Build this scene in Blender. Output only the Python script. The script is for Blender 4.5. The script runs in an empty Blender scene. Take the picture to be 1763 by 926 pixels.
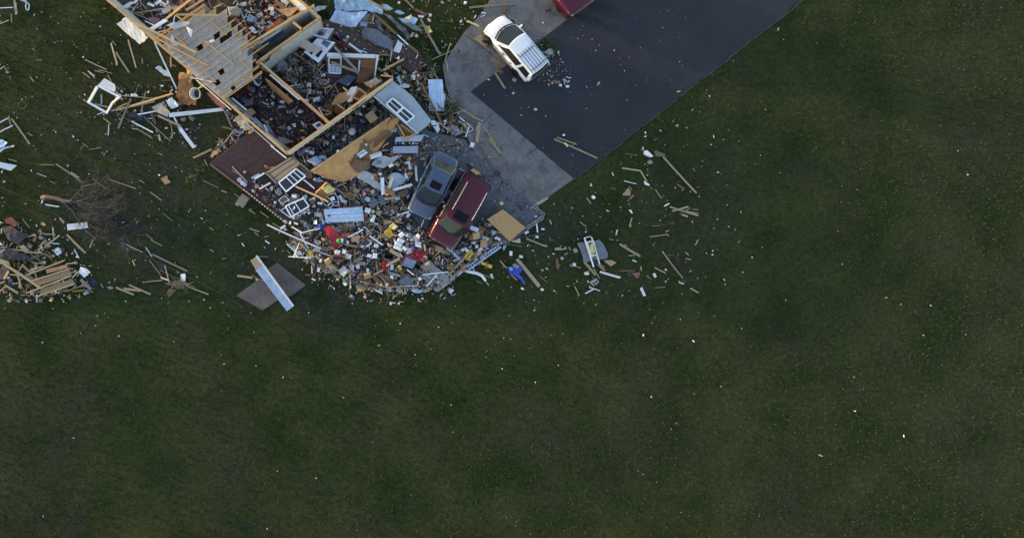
import bpy, bmesh, math, random
import numpy as np
from mathutils import Vector, Matrix, Euler, noise

# ------------------------------------------------------------------ camera, sky, sun, exposure
SC = bpy.context.scene
S, H, NX, NY = 25.5, 24.0, 620.0, 270.0          # pixels per metre on the ground, camera height, point straight below
cd = bpy.data.cameras.new("camera"); cam = bpy.data.objects.new("camera", cd)
SC.collection.objects.link(cam); SC.camera = cam
cam.location = (0, 0, H); cam.rotation_euler = (0, 0, 0)
cd.sensor_fit = 'HORIZONTAL'; cd.sensor_width = 36.0
cd.lens = 36.0 * (H * S) / 1763.0
cd.shift_x = (881.5 - NX) / 1763.0
cd.shift_y = -(463.0 - NY) / 1763.0
cd.clip_start = 0.1; cd.clip_end = 2000

SUN_EL, SUN_AZ = math.radians(4.0), math.radians(290.0)   # azimuth clockwise from +Y: low, from the picture's left
world = bpy.data.worlds.new("World"); SC.world = world; world.use_nodes = True
wn = world.node_tree; wn.nodes.clear()
sky = wn.nodes.new("ShaderNodeTexSky"); sky.sky_type = 'NISHITA'; sky.sun_disc = False
sky.sun_elevation = SUN_EL; sky.sun_rotation = SUN_AZ
sky.air_density = 1.0; sky.dust_density = 0.7; sky.ozone_density = 1.2
hs = wn.nodes.new("ShaderNodeHueSaturation"); hs.inputs['Saturation'].default_value = 0.95; hs.inputs['Hue'].default_value = 0.525
bg = wn.nodes.new("ShaderNodeBackground"); bg.inputs['Strength'].default_value = 0.15
wo = wn.nodes.new("ShaderNodeOutputWorld")
wn.links.new(sky.outputs[0], hs.inputs['Color']); wn.links.new(hs.outputs[0], bg.inputs[0]); wn.links.new(bg.outputs[0], wo.inputs[0])
sl = bpy.data.lights.new("sun", 'SUN'); sl.energy = 1.2; sl.angle = math.radians(1.5); sl.color = (1.0, 0.62, 0.33)
sun = bpy.data.objects.new("sun", sl); SC.collection.objects.link(sun)
sd = Vector((math.sin(SUN_AZ) * math.cos(SUN_EL), math.cos(SUN_AZ) * math.cos(SUN_EL), math.sin(SUN_EL)))
sun.rotation_euler = sd.to_track_quat('Z', 'Y').to_euler()
SC.view_settings.view_transform = 'Standard'; SC.view_settings.look = 'None'
SC.view_settings.gamma = 1.0; SC.view_settings.exposure = 2.38; SC.view_settings.use_curve_mapping = False

# ------------------------------------------------------------------ helpers
R = random.Random(11)
TY = (0, 126, 252, 378)
Z7 = 7.235
def P(px, py, z=0.0):
    k = (H - z) / H / S
    return Vector(((px - NX) * k, -(py - NY) * k, z))
def pix(c, r, x, y): return (200 * c + x / Z7, TY[r] + y / Z7)
def T(c, r, x, y, z=0.0): return P(*pix(c, r, x, y), z)
def wm(w, z=0.0): return w / Z7 / S * (H - z) / H
ORG = {}; AUTO = []

def tag(o, label=None, cat=None, group=None, kind=None):
    if label: o['label'] = label
    if cat: o['category'] = cat
    if group: o['group'] = group
    if kind: o['kind'] = kind
    return o
def link(o): SC.collection.objects.link(o); return o
def thing(name, label, cat, at, group=None):
    o = link(bpy.data.objects.new(name, None)); o.location = at; ORG[o] = Vector(at); o.empty_display_size = .2
    return tag(o, label, cat, group)

class MB:
    def __init__(s): s.v = []; s.f = []; s.m = []
    def add(s, vs, fs, mi=0):
        b = len(s.v); s.v += [Vector(v) for v in vs]
        for f in fs: s.f.append([b + i for i in f]); s.m.append(mi)
    def box(s, c, size, rot=None, mi=0):
        c = Vector(c); h = Vector(size) / 2
        M = rot if rot is not None else Matrix.Identity(3)
        vs = [c + M @ Vector((sx * h.x, sy * h.y, sz * h.z)) for sz in (-1, 1) for sx, sy in ((-1, -1), (1, -1), (1, 1), (-1, 1))]
        s.add(vs, [(3, 2, 1, 0), (4, 5, 6, 7), (0, 1, 5, 4), (1, 2, 6, 5), (2, 3, 7, 6), (3, 0, 4, 7)], mi)
    def beam(s, p0, p1, w, t, mi=0):
        p0, p1 = Vector(p0), Vector(p1); s.box((p0 + p1) / 2, ((p1 - p0).length, w, t), basis(p1 - p0), mi)
    def prism(s, pts, t, mi=0):
        n = len(pts); pts = [Vector(p) for p in pts]
        ar = sum(pts[i].x * pts[(i + 1) % n].y - pts[(i + 1) % n].x * pts[i].y for i in range(n))
        if ar < 0: pts = pts[::-1]
        lo = [p - Vector((0, 0, t)) for p in pts]
        s.add(pts + lo, [list(range(n)), list(range(2 * n - 1, n - 1, -1))] + [(i, n + i, n + (i + 1) % n, (i + 1) % n) for i in range(n)], mi)
    def tube(s, pts, rad, n=8, mi=0, closed=False):
        pts = [Vector(p) for p in pts]; rings = []
        if not hasattr(rad, '__len__'): rad = [rad] * len(pts)
        m = len(pts)
        for i, p in enumerate(pts):
            d = (pts[(i + 1) % m] - pts[i - 1]) if closed else (pts[min(i + 1, m - 1)] - pts[max(i - 1, 0)])
            if d.length < 1e-6: d = Vector((1, 0, 0))
            B = basis(d); rings.append([p + B @ Vector((0, math.cos(a) * rad[i], math.sin(a) * rad[i])) for a in [2 * math.pi * k / n for k in range(n)]])
        vs = [v for r_ in rings for v in r_]; fs = []
        for i in range(m if closed else m - 1):
            j = (i + 1) % m
            for k in range(n): fs.append((i * n + k, i * n + (k + 1) % n, j * n + (k + 1) % n, j * n + k))
        if not closed: fs += [list(range(n))[::-1], list(range((m - 1) * n, m * n))]
        s.add(vs, fs, mi)
    def lathe(s, c, prof, n=20, mi=0, rot=None):
        c = Vector(c); M = rot if rot is not None else Matrix.Identity(3); vs = []; fs = []
        for r_, z in prof: vs += [c + M @ Vector((r_ * math.cos(2 * math.pi * k / n), r_ * math.sin(2 * math.pi * k / n), z)) for k in range(n)]
        for i in range(len(prof) - 1):
            for k in range(n): fs.append((i * n + k, i * n + (k + 1) % n, (i + 1) * n + (k + 1) % n, (i + 1) * n + k))
        if prof[0][0] > .001: fs.append(list(range(n))[::-1])
        if prof[-1][0] > .001: fs.append(list(range((len(prof) - 1) * n, len(prof) * n)))
        s.add(vs, fs, mi)
    def grid(s, fn, nu, nv, mi=0, t=0.0):
        vs = [Vector(fn(i / nu, j / nv)) for j in range(nv + 1) for i in range(nu + 1)]
        fs = [(j * (nu + 1) + i, j * (nu + 1) + i + 1, (j + 1) * (nu + 1) + i + 1, (j + 1) * (nu + 1) + i) for j in range(nv) for i in range(nu)]
        s.add(vs, fs, mi)
        if t:
            b = len(vs); lo = [v - Vector((0, 0, t)) for v in vs]
            ring = [i for i in range(nu + 1)] + [j * (nu + 1) + nu for j in range(1, nv + 1)] + [nv * (nu + 1) + i for i in range(nu - 1, -1, -1)] + [j * (nu + 1) for j in range(nv - 1, 0, -1)]
            s.add(lo, [f[::-1] for f in fs], mi)
            o = len(s.v) - b; u = o - b
            for k in range(len(ring)):
                a, c = ring[k], ring[(k + 1) % len(ring)]
                s.f.append([u + a, o + a, o + c, u + c]); s.m.append(mi)
    def build(s, name, mats, parent=None, smooth=False, bevel=0.0, sub=0, origin=None):
        if not isinstance(mats, (list, tuple)): mats = [mats]
        mats = [MT[m] if isinstance(m, str) else m for m in mats]
        if parent is not None: org = ORG[parent]
        elif origin is not None: org = Vector(origin)
        else:
            n = max(1, len(s.v)); org = Vector((sum(v.x for v in s.v) / n, sum(v.y for v in s.v) / n, min(v.z for v in s.v)))
        me = bpy.data.meshes.new(name); me.from_pydata([v - org for v in s.v], [], s.f)
        for m in mats: me.materials.append(m)
        me.polygons.foreach_set('material_index', s.m)
        if smooth: me.polygons.foreach_set('use_smooth', [True] * len(me.polygons))
        me.update()
        bm = bmesh.new(); bm.from_mesh(me); bmesh.ops.recalc_face_normals(bm, faces=bm.faces)
        if bevel: bmesh.ops.bevel(bm, geom=bm.edges[:], offset=bevel, segments=1, affect='EDGES', clamp_overlap=True)
        bm.to_mesh(me); bm.free()
        o = link(bpy.data.objects.new(name, me)); ORG[o] = org
        if parent is not None: o.parent = parent
        else: o.location = org
        if sub:
            md = o.modifiers.new('sub', 'SUBSURF'); md.levels = sub; md.render_levels = sub
        return o
def basis(d):
    x = Vector(d).normalized(); up = Vector((0, 0, 1))
    if abs(x.z) > .98: up = Vector((0, 1, 0))
    y = up.cross(x).normalized(); z = x.cross(y)
    return Matrix((x, y, z)).transposed()
def rotz(a): return Matrix.Rotation(a, 3, 'Z')
def eul(a, b, c): return Euler((a, b, c)).to_matrix()

# ------------------------------------------------------------------ materials
MT = {}
def mat(key, col, rough=.75, var=.22, scale=6.0, bump=.15, metal=0.0, spec=.35, rnd=.18, grain=False, coat=0.0, detail=5):
    m = bpy.data.materials.new(key); m.use_nodes = True; nt = m.node_tree; N = nt.nodes; Lk = nt.links
    b = N['Principled BSDF']; b.inputs['Roughness'].default_value = rough; b.inputs['Metallic'].default_value = metal
    b.inputs['Specular IOR Level'].default_value = spec
    if coat: b.inputs['Coat Weight'].default_value = coat; b.inputs['Coat Roughness'].default_value = .06
    tc = N.new('ShaderNodeTexCoord'); mp = N.new('ShaderNodeMapping')
    mp.inputs['Scale'].default_value = (.5, 9, 9) if grain else (1, 1, 1)
    Lk.new(tc.outputs['Object'], mp.inputs[0])
    oi = N.new('ShaderNodeObjectInfo')
    off = N.new('ShaderNodeVectorMath'); off.operation = 'MULTIPLY_ADD'; off.inputs[1].default_value = (1, 1, 1)
    cmb = N.new('ShaderNodeCombineXYZ'); mu = N.new('ShaderNodeMath'); mu.operation = 'MULTIPLY'; mu.inputs[1].default_value = 37.0
    Lk.new(oi.outputs['Random'], mu.inputs[0]); Lk.new(mu.outputs[0], cmb.inputs[0]); Lk.new(mu.outputs[0], cmb.inputs[1])
    Lk.new(mp.outputs[0], off.inputs[0]); Lk.new(cmb.outputs[0], off.inputs[2])
    n1 = N.new('ShaderNodeTexNoise'); n1.inputs['Scale'].default_value = scale; n1.inputs['Detail'].default_value = detail; n1.inputs['Roughness'].default_value = .65
    Lk.new(off.outputs[0], n1.inputs['Vector'])
    r1 = N.new('ShaderNodeMapRange'); r1.inputs['From Min'].default_value = .3; r1.inputs['From Max'].default_value = .7
    r1.inputs['To Min'].default_value = 1 - var; r1.inputs['To Max'].default_value = 1 + var; Lk.new(n1.outputs[0], r1.inputs[0])
    r2 = N.new('ShaderNodeMapRange'); r2.inputs['To Min'].default_value = 1 - rnd; r2.inputs['To Max'].default_value = 1 + rnd; Lk.new(oi.outputs['Random'], r2.inputs[0])
    mm = N.new('ShaderNodeMath'); mm.operation = 'MULTIPLY'; Lk.new(r1.outputs[0], mm.inputs[0]); Lk.new(r2.outputs[0], mm.inputs[1])
    h = N.new('ShaderNodeHueSaturation'); h.inputs['Color'].default_value = (*col, 1); Lk.new(mm.outputs[0], h.inputs['Value'])
    Lk.new(h.outputs[0], b.inputs['Base Color'])
    if bump:
        bp = N.new('ShaderNodeBump'); bp.inputs['Strength'].default_value = bump; bp.inputs['Distance'].default_value = .03
        Lk.new(n1.outputs[0], bp.inputs['Height']); Lk.new(bp.outputs[0], b.inputs['Normal'])
    MT[key] = m; return m
for k, c, kw in [
    ('pine', (.33, .275, .175), dict(grain=True, scale=3)), ('wood', (.56, .345, .15), dict(grain=True, scale=3)),
    ('brown', (.19, .105, .055), dict(grain=True, scale=3)), ('greywood', (.23, .205, .16), dict(grain=True, scale=3)),
    ('oldwood', (.13, .105, .08), dict(grain=True, scale=3, var=.35)),
    ('white', (.72, .76, .80), dict(var=.1, scale=3)), ('drywall', (.50, .515, .50), dict(var=.14, scale=2.5)),
    ('ceilingboard', (.47, .48, .44), dict(var=.12, scale=2.5)), ('vinyl', (.64, .70, .76), dict(var=.1, scale=2, rough=.45)), ('metal', (.42, .56, .73), dict(var=.22, scale=2.5, rough=.42, metal=.25)),
    ('metaldark', (.17, .19, .21), dict(var=.3, scale=3, rough=.45, metal=.3)), ('siding', (.36, .42, .49), dict(var=.12, scale=3)),
    ('osb', (.44, .27, .125), dict(var=.35, scale=14, rnd=.1)), ('cardboard', (.38, .255, .145), dict(var=.15, scale=4)),
    ('plywood', (.24, .12, .052), dict(var=.25, scale=3)), ('panelwood', (.50, .27, .10), dict(var=.2, scale=2)),
    ('black', (.012, .012, .014), dict(rough=.6)), ('interior', (.012, .011, .011), dict(rough=.9)),  # 'interior': near-black, cabin shade painted onto the wagon's window panes
    ('navy', (.025, .03, .07), dict()), ('slateblue', (.06, .09, .14), dict(rough=.5)),
    ('red', (.27, .016, .028), dict(rough=.45)), ('darkred', (.14, .012, .016), dict()), ('brick', (.27, .085, .055), dict(scale=12, var=.3)),
    ('yellow', (.62, .40, .03), dict(rough=.5)), ('insul', (.62, .53, .19), dict(scale=10, var=.3)), ('blue', (.025, .07, .50), dict(rough=.45)),
    ('ltblue', (.28, .42, .56), dict()), ('green', (.06, .34, .08), dict()), ('pink', (.34, .13, .17), dict()), ('purple', (.06, .05, .10), dict()),
    ('greycloth', (.15, .17, .20), dict(scale=5, var=.2)), ('grey', (.24, .255, .27), dict()), ('beige', (.42, .38, .30), dict()),
    ('sofa', (.20, .115, .06), dict(scale=4)), ('shingle', (.035, .034, .038), dict(scale=9, var=.5)), ('bark', (.085, .078, .068), dict(scale=8, var=.4)),
    ('twig', (.075, .067, .058), dict(scale=8, var=.3)), ('leaf', (.05, .075, .025), dict(scale=8, var=.4)), ('straw', (.24, .20, .12), dict()),
    ('block', (.27, .275, .275), dict(scale=10)), ('stone', (.30, .29, .27), dict(scale=6)), ('tyre', (.012, .012, .013), dict(rough=.8)),
    ('rim', (.42, .44, .46), dict(rough=.35, metal=.7)), ('chrome', (.62, .64, .66), dict(rough=.25, metal=.8, var=.05, bump=0)),
    ('lamp', (.55, .57, .6), dict(rough=.15, var=.05, bump=0)), ('tail', (.28, .015, .015), dict(rough=.2, var=.05, bump=0)),
    ('plasticdark', (.02, .021, .023), dict(rough=.5)), ('seatcloth', (.10, .075, .055), dict()), ('rope', (.5, .36, .03), dict()),
    ('paintwhite', (.74, .82, .90), dict(rough=.3, var=.05, scale=2, bump=.02, coat=.6, rnd=0)),
    ('paintslate', (.066, .096, .158), dict(rough=.35, var=.10, scale=3, bump=.02, coat=.8, rnd=0, metal=.1)),
    ('paintmaroon', (.064, .005, .017), dict(rough=.32, var=.15, scale=3, bump=.02, coat=.8, rnd=0, metal=.15)),
    ('glass', (.020, .030, .036), dict(rough=.10, var=.25, scale=3, bump=.02, spec=.3, rnd=0)),
    ('sunglass', (.006, .006, .008), dict(rough=.2, var=.1, bump=0, spec=.25, rnd=0)), ('pane', (.02, .026, .034), dict(rough=.07, var=.3, scale=2, bump=.05, spec=.8)),
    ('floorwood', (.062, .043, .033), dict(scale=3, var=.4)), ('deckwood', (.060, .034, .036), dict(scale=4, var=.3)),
    ('porchwood', (.085, .064, .05), dict(scale=3, var=.35)), ('soil', (.055, .046, .036), dict(scale=5, var=.4)),
]: mat(k, c, **kw)
# ------------------------------------------------------------------ ground, paving
def nodes(key, rough=.9):
    m = bpy.data.materials.new(key); m.use_nodes = True; nt = m.node_tree; b = nt.nodes['Principled BSDF']
    b.inputs['Roughness'].default_value = rough; b.inputs['Specular IOR Level'].default_value = .25
    tc = nt.nodes.new('ShaderNodeTexCoord'); MT[key] = m
    def noi(scale, detail=5, rough=.6, dist=0.0):
        n = nt.nodes.new('ShaderNodeTexNoise'); n.inputs['Scale'].default_value = scale; n.inputs['Detail'].default_value = detail
        n.inputs['Roughness'].default_value = rough; n.inputs['Distortion'].default_value = dist; nt.links.new(tc.outputs['Object'], n.inputs['Vector']); return n.outputs[0]
    def rng(src, a, b_, c, d):
        n = nt.nodes.new('ShaderNodeMapRange'); nt.links.new(src, n.inputs[0])
        for i, v in enumerate((a, b_, c, d)): n.inputs[i + 1].default_value = v
        return n.outputs[0]
    def mix(fac, a, b_):
        n = nt.nodes.new('ShaderNodeMix'); n.data_type = 'RGBA'
        if isinstance(fac, float): n.inputs[0].default_value = fac
        else: nt.links.new(fac, n.inputs[0])
        for i, v in ((6, a), (7, b_)):
            if isinstance(v, tuple): n.inputs[i].default_value = (*v, 1)
            else: nt.links.new(v, n.inputs[i])
        return n.outputs[2]
    def hsv(col, val):
        n = nt.nodes.new('ShaderNodeHueSaturation'); nt.links.new(val, n.inputs['Value'])
        if isinstance(col, tuple): n.inputs['Color'].default_value = (*col, 1)
        else: nt.links.new(col, n.inputs['Color'])
        return n.outputs[0]
    def mul(a, b_):
        n = nt.nodes.new('ShaderNodeMath'); n.operation = 'MULTIPLY'; nt.links.new(a, n.inputs[0])
        if isinstance(b_, float): n.inputs[1].default_value = b_
        else: nt.links.new(b_, n.inputs[1])
        return n.outputs[0]
    def spot(x, y, r0, r1):          # 1 inside r0 falling to 0 at r1 (worn places that really lie there)
        d = nt.nodes.new('ShaderNodeVectorMath'); d.operation = 'DISTANCE'; nt.links.new(tc.outputs['Object'], d.inputs[0]); d.inputs[1].default_value = (x, y, 0)
        return rng(d.outputs['Value'], r0, r1, 1, 0)
    def bump(h, s, dist=.04):
        n = nt.nodes.new('ShaderNodeBump'); n.inputs['Strength'].default_value = s; n.inputs['Distance'].default_value = dist
        nt.links.new(h, n.inputs['Height']); nt.links.new(n.outputs[0], b.inputs['Normal'])
    def out(col): nt.links.new(col, b.inputs['Base Color'])
    return noi, rng, mix, hsv, mul, spot, bump, out
noi, rng, mix, hsv, mul, spot, bump, out = nodes('lawn', .95)
c = mix(rng(noi(.22, 4), .35, .65, 0, 1), (.019, .032, .009), (.044, .054, .019))
c = mix(mul(rng(noi(.13, 6, .65, .6), .48, .66, 0, .75), rng(noi(1.3, 4), .3, .7, .35, 1)), c, (.044, .042, .030))
for (px, py, a, b_) in ((300, 310, 1, 6.5), (165, 370, 1, 4), (455, 470, 1, 4), (250, 440, .5, 4), (975, 400, .3, 3.2), (790, 205, .3, 2.4), (570, 520, .5, 4)):
    p = P(px, py); c = mix(mul(mul(spot(p.x, p.y, a, b_), .95), rng(noi(.9, 6, .7), .38, .62, 0, 1)), c, (.042, .043, .036))
c = hsv(c, rng(noi(3.2, 6, .7), .28, .72, .6, 1.45))
c = hsv(c, rng(noi(17, 3, .7), .3, .7, .45, 1.6))
tc_l = [n for n in MT['lawn'].node_tree.nodes if n.type == 'TEX_COORD'][0]; NT = MT['lawn'].node_tree
def ring(cx, cy, r0, w):                 # pale wheel and mower tracks pressed into the grass
    d = NT.nodes.new('ShaderNodeVectorMath'); d.operation = 'DISTANCE'; NT.links.new(tc_l.outputs['Object'], d.inputs[0]); d.inputs[1].default_value = (cx, cy, 0)
    s_ = NT.nodes.new('ShaderNodeMath'); s_.operation = 'SUBTRACT'; NT.links.new(d.outputs['Value'], s_.inputs[0]); s_.inputs[1].default_value = r0
    ab = NT.nodes.new('ShaderNodeMath'); ab.operation = 'ABSOLUTE'; NT.links.new(s_.outputs[0], ab.inputs[0]); return rng(ab.outputs[0], 0.0, w, 1, 0)
brk = rng(noi(.7, 5, .7), .42, .62, 0, .7)
for cx, cy, r0 in ((20.0, 6.0, 40.4), (20.0, 6.0, 42.0), (60.0, -62.0, 62.0), (60.0, -62.0, 63.7), (12.0, -55.0, 36.0), (12.0, -55.0, 37.7)):
    c = mix(mul(ring(cx, cy, r0, .38), brk), c, (.043, .046, .030))
out(c); bump(noi(9, 6, .8), .9, .07); MT['lawn'].node_tree.nodes['Principled BSDF'].inputs['Specular IOR Level'].default_value = .04
noi, rng, mix, hsv, mul, spot, bump, out = nodes('concrete', .85)
c = mix(rng(noi(.5, 6, .65, .4), .35, .65, 0, 1), (.130, .130, .134), (.195, .192, .190))
c = mix(rng(noi(1.4, 6, .7), .50, .66, 0, .8), c, (.070, .070, .072)); c = mix(rng(noi(.35, 6, .75, 1.2), .50, .60, 0, .55), c, (.095, .092, .088))
for px, py, r_ in ((925, 320, 3.0), (880, 300, 2.5), (830, 110, 3)):
    p = P(px, py); c = mix(mul(mul(spot(p.x, p.y, .4, r_), .55), rng(noi(2.2, 5), .35, .6, 0, 1)), c, (.20, .21, .215))
out(hsv(c, rng(noi(14, 4, .7), .3, .7, .78, 1.22))); bump(noi(30, 3), .2, .01)
noi, rng, mix, hsv, mul, spot, bump, out = nodes('slab', .8)
c = mix(rng(noi(.6, 6, .65, .5), .35, .65, 0, 1), (.085, .100, .115), (.125, .142, .160))
c = mix(rng(noi(1.1, 6, .7, .5), .52, .68, 0, .8), c, (.045, .048, .052))
out(hsv(c, rng(noi(12, 4, .7), .3, .7, .75, 1.25))); bump(noi(30, 3), .2, .01)
noi, rng, mix, hsv, mul, spot, bump, out = nodes('asphalt', .82)
c = mix(rng(noi(.25, 5, .6), .35, .65, 0, 1), (.020, .023, .031), (.030, .033, .041))
out(hsv(c, rng(noi(26, 3, .75), .3, .7, .5, 1.7))); bump(noi(40, 3), .5, .015)
noi, rng, mix, hsv, mul, spot, bump, out = nodes('padstone', .9)
c = mix(rng(noi(.8, 5), .35, .65, 0, 1), (.110, .092, .088), (.150, .132, .124))
out(hsv(c, rng(noi(9, 4, .7), .3, .7, .7, 1.25))); bump(noi(20, 3), .3, .01)
noi, rng, mix, hsv, mul, spot, bump, out = nodes('mound', .95)
c = mix(rng(noi(2.2, 6, .7), .35, .65, 0, 1), (.035, .032, .03), (.085, .072, .058))
out(hsv(c, rng(noi(11, 4, .7), .3, .7, .5, 1.5))); bump(noi(12, 5), .8, .06)

def flat(name, pts, z, t, m, kind='structure', label=None, cat=None):
    mb = MB(); mb.prism([P(x, y, z) for x, y in pts], t); o = mb.build(name, m)
    return tag(o, label, cat, None, kind)
def ragged(a, b_, n, amp):
    rr = random.Random(int(a[0])); return [(a[0] + (b_[0] - a[0]) * i / n + (rr.gauss(0, .5) * amp if 0 < i < n else 0), a[1] + (b_[1] - a[1]) * i / n + (rr.gauss(0, .5) * amp if 0 < i < n else 0)) for i in range(n + 1)]
# lawn: one sheet out to the horizon, gently uneven near the house
mb = MB(); mb.grid(lambda u, v: ((u - .5) * 1200, (v - .5) * 1200, 0), 8, 8); lawn = mb.build('lawn', 'lawn', origin=(0, 0, 0)); tag(lawn, kind='structure')
tag(lawn, 'dark green mown lawn around the wrecked house', 'lawn')
flat('driveway', [(978, 33), (932.7, 67.7), (809.7, 157.8), (988, 308), (922, 355), (818, 265), (790, 205), (768, 150), (762, 112), (800, 55), (830, 22), (880, -60), (980, -190), (1140, -85)], .06, .1, 'concrete',
     label='pale grey concrete apron between the lawn, garage and blacktop', cat='driveway')
flat('asphalt_lot', [(809.7, 157.8), (932.7, 67.7), (978, 33), (1320, -220), (1900, -420)] + ragged((1480, -78), (988, 308), 90, 1.1) + [], .066, .1, 'asphalt',
     label='fresh black asphalt lot beside the concrete apron', cat='asphalt')
flat('asphalt_edge', ragged((988, 308.5), (1480, -77.5), 90, .9) + ragged((1481, -74.5), (989.5, 310.5), 90, 1.4), .045, .06, 'soil', label='thin crumbling soil edge along the asphalt', cat='edging')
flat('garage_floor', [(504, 268), (690, 148), (738, 226), (800, 240), (818, 264.5), (921, 354), (937, 370), (768, 491)], .064, .12, 'slab', label='blue grey concrete floor of the vanished garage', cat='garage floor')
for a, b_ in (((832, 212), (856, 188)), ((905, 270), (945, 240)), ((745, 300), (860, 395)), ((800, 60), (870, 112))):
    mb = MB(); p0, p1 = P(*a, .069), P(*b_, .069); mb.beam(p0, p1, .025, .006); tag(mb.build('pavement_joint', 'plasticdark'), 'thin dark joint line across the concrete', 'joint', 'concrete joints', 'structure')
flat('patio_pad', [(407, 509), (446, 480), (470, 501), (484, 513), (452, 534)], .05, .1, 'padstone', label='brown concrete pad left of the metal clad beam', cat='patio')
flat('patio_path', [(462, 462), (477.5, 452.5), (526.5, 491), (506, 506), (487, 516), (472, 503)], .07, .1, 'padstone', label='brown concrete pad right of the metal clad beam', cat='patio')

# grass tufts
def grass():
    rg = np.random.default_rng(3); n = 90000
    px = rg.uniform(-60, 1800, n); py = rg.uniform(-40, 960, n)
    def inside(poly):
        x, y = px, py; r_ = np.zeros(n, bool); m = len(poly)
        for i in range(m):
            x1, y1 = poly[i]; x2, y2 = poly[(i + 1) % m]
            cnd = ((y1 > y) != (y2 > y)) & (x < (x2 - x1) * (y - y1) / (y2 - y1 + 1e-9) + x1); r_ ^= cnd
        return r_
    bad = inside([(980, 33), (1320, -220), (1900, -420), (1203, 140), (1058, 254), (990, 310), (922, 358), (938, 372), (768, 492), (640, 480), (500, 395), (362, 282), (437, 224), (190, 0), (150, -60), (520, -60), (560, 30), (730, 95), (745, 220), (818, 262), (788, 205), (764, 150), (760, 112), (828, 22), (880, -60), (980, -190)])
    bad |= inside([(409, 509), (446, 482), (464, 463), (477, 454), (524, 491), (484, 514), (452, 532)])
    px, py = px[~bad], py[~bad]; n = len(px)
    X = (px - NX) / S; Y = -(py - NY) / S
    a = rg.uniform(0, 6.28, n); h = rg.uniform(.03, .085, n); w = rg.uniform(.02, .05, n); dx, dy = np.cos(a), np.sin(a)
    lx, ly = rg.normal(0, .045, n), rg.normal(0, .045, n)
    v = np.empty((n, 3, 3)); v[:, 0] = np.stack([X - dx * w, Y - dy * w, np.full(n, -.005)], 1); v[:, 1] = np.stack([X + dx * w, Y + dy * w, np.full(n, -.005)], 1); v[:, 2] = np.stack([X + lx, Y + ly, h], 1)
    me = bpy.data.meshes.new('grass_tufts'); me.vertices.add(n * 3); me.vertices.foreach_set('co', v.ravel())
    me.loops.add(n * 3); me.loops.foreach_set('vertex_index', np.arange(n * 3)); me.polygons.add(n)
    me.polygons.foreach_set('loop_start', np.arange(0, n * 3, 3)); me.polygons.foreach_set('material_index', rg.integers(0, 3, n))
    for k, c_ in enumerate(((.020, .038, .009), (.040, .060, .017), (.068, .074, .030))): me.materials.append(mat('grassblade%d' % k, c_, var=.2, bump=0, spec=.05))
    me.update(); me.validate(); o = link(bpy.data.objects.new('grass_tufts', me)); tag(o, 'short uneven grass growing over the whole lawn', 'grass', None, 'stuff')
grass()

# ------------------------------------------------------------------ the wrecked house
HZ = 2.6
house = thing('wrecked_house', 'roofless wrecked house with bare walls, open ceiling joists and debris filled rooms', 'house', P(470, 130, 0))
def flatpt(px, py, z, zr=HZ):
    p = P(px, py, zr); return Vector((p.x, p.y, z))
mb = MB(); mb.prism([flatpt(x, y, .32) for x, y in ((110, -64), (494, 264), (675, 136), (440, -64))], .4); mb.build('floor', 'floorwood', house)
mb = MB(); mb.prism([flatpt(x, y, .26) for x, y in ((106, -66), (493.5, 266.5), (678, 136), (442, -68))], .3); mb.build('foundation', 'brick', house)
def wall(a, b, skinL, skinR, ragL=0.0, ragR=0.0, z1=HZ, th=.14, z0=.32, plate='wood', rag_z=.9, seed=1, zR=0.0):
    rr = random.Random(seed)
    p0, p1 = flatpt(*a, z0, z1), flatpt(*b, z0, z1); d = (p1 - p0).normalized(); L = (p1 - p0).length; n = Vector((-d.y, d.x, 0))
    up = Vector((0, 0, 1)); h = z1 - z0
    # studs
    mb = MB(); k = 0.0
    while k < L:
        c0 = p0 + d * k; mb.box(c0 + up * (h / 2 - .03), (.04, th - .035, h - .07), basis(d)); k += .41
    st = mb.build('wall', plate, house)
    mb = MB(); mb.beam(p0 + up * (h - .02), p1 + up * (h - .02), th, .045)
    if rr.random() < .8: mb.beam(p0 + d * (L * .06) + up * (h + .025), p0 + d * (L * rr.uniform(.6, .97)) + up * (h + .025), th * .96, .04)
    mb.build('top_plate', plate, st)
    for sgn, sk, rg_ in ((1, skinL, ragL), (-1, skinR, ragR)):
        if not sk: continue
        mb = MB(); seg = .35; m = max(2, int(L / seg)); top = []
        cur = h - .06
        for i in range(m + 1):
            if rr.random() < rg_: cur = rr.uniform(rag_z, h - .06)
            elif rr.random() < .5: cur = h - .06
            top.append(cur + rr.uniform(-.02, .0))
        o_ = n * sgn * (th / 2)
        for i in range(m):
            zb_ = zR if sgn < 0 else 0.0; q0 = p0 + d * (L * i / m) + o_ + up * zb_; q1 = p0 + d * (L * (i + 1) / m) + o_ + up * zb_; e = n * sgn * .016
            vs = [q0, q1, q1 + up * (max(top[i + 1], zb_ + .1) - zb_), q0 + up * (max(top[i], zb_ + .1) - zb_)]; vs += [v + e for v in vs]
            mb.add(vs, [(0, 1, 2, 3), (7, 6, 5, 4), (0, 4, 5, 1), (1, 5, 6, 2), (2, 6, 7, 3), (3, 7, 4, 0)])
        mb.build('wall_board', sk, st)
    return st
wall((110, -64), (494, 264), 'drywall', 'siding', .05, .12, seed=2)
wall((494, 264), (675, 136), 'plywood', 'vinyl', .1, .03, seed=3, zR=1.35)
wall((551, 31), (438, -66), 'drywall', 'plywood', .1, .2, seed=4)
wall((407, 91), (541, 9), 'drywall', 'drywall', .1, .25, seed=5)
wall((441, 109), (549, 32), 'drywall', 'drywall', .1, .35, seed=6)
wall((446, 106), (568, 213), 'drywall', 'panelwood', .2, .4, seed=7)
wall((504, 38), (522, 53), 'drywall', 'drywall', .1, .1, seed=8)
wall((378, 33), (437, 84), 'drywall', 'plywood', .1, .1, seed=9)
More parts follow.
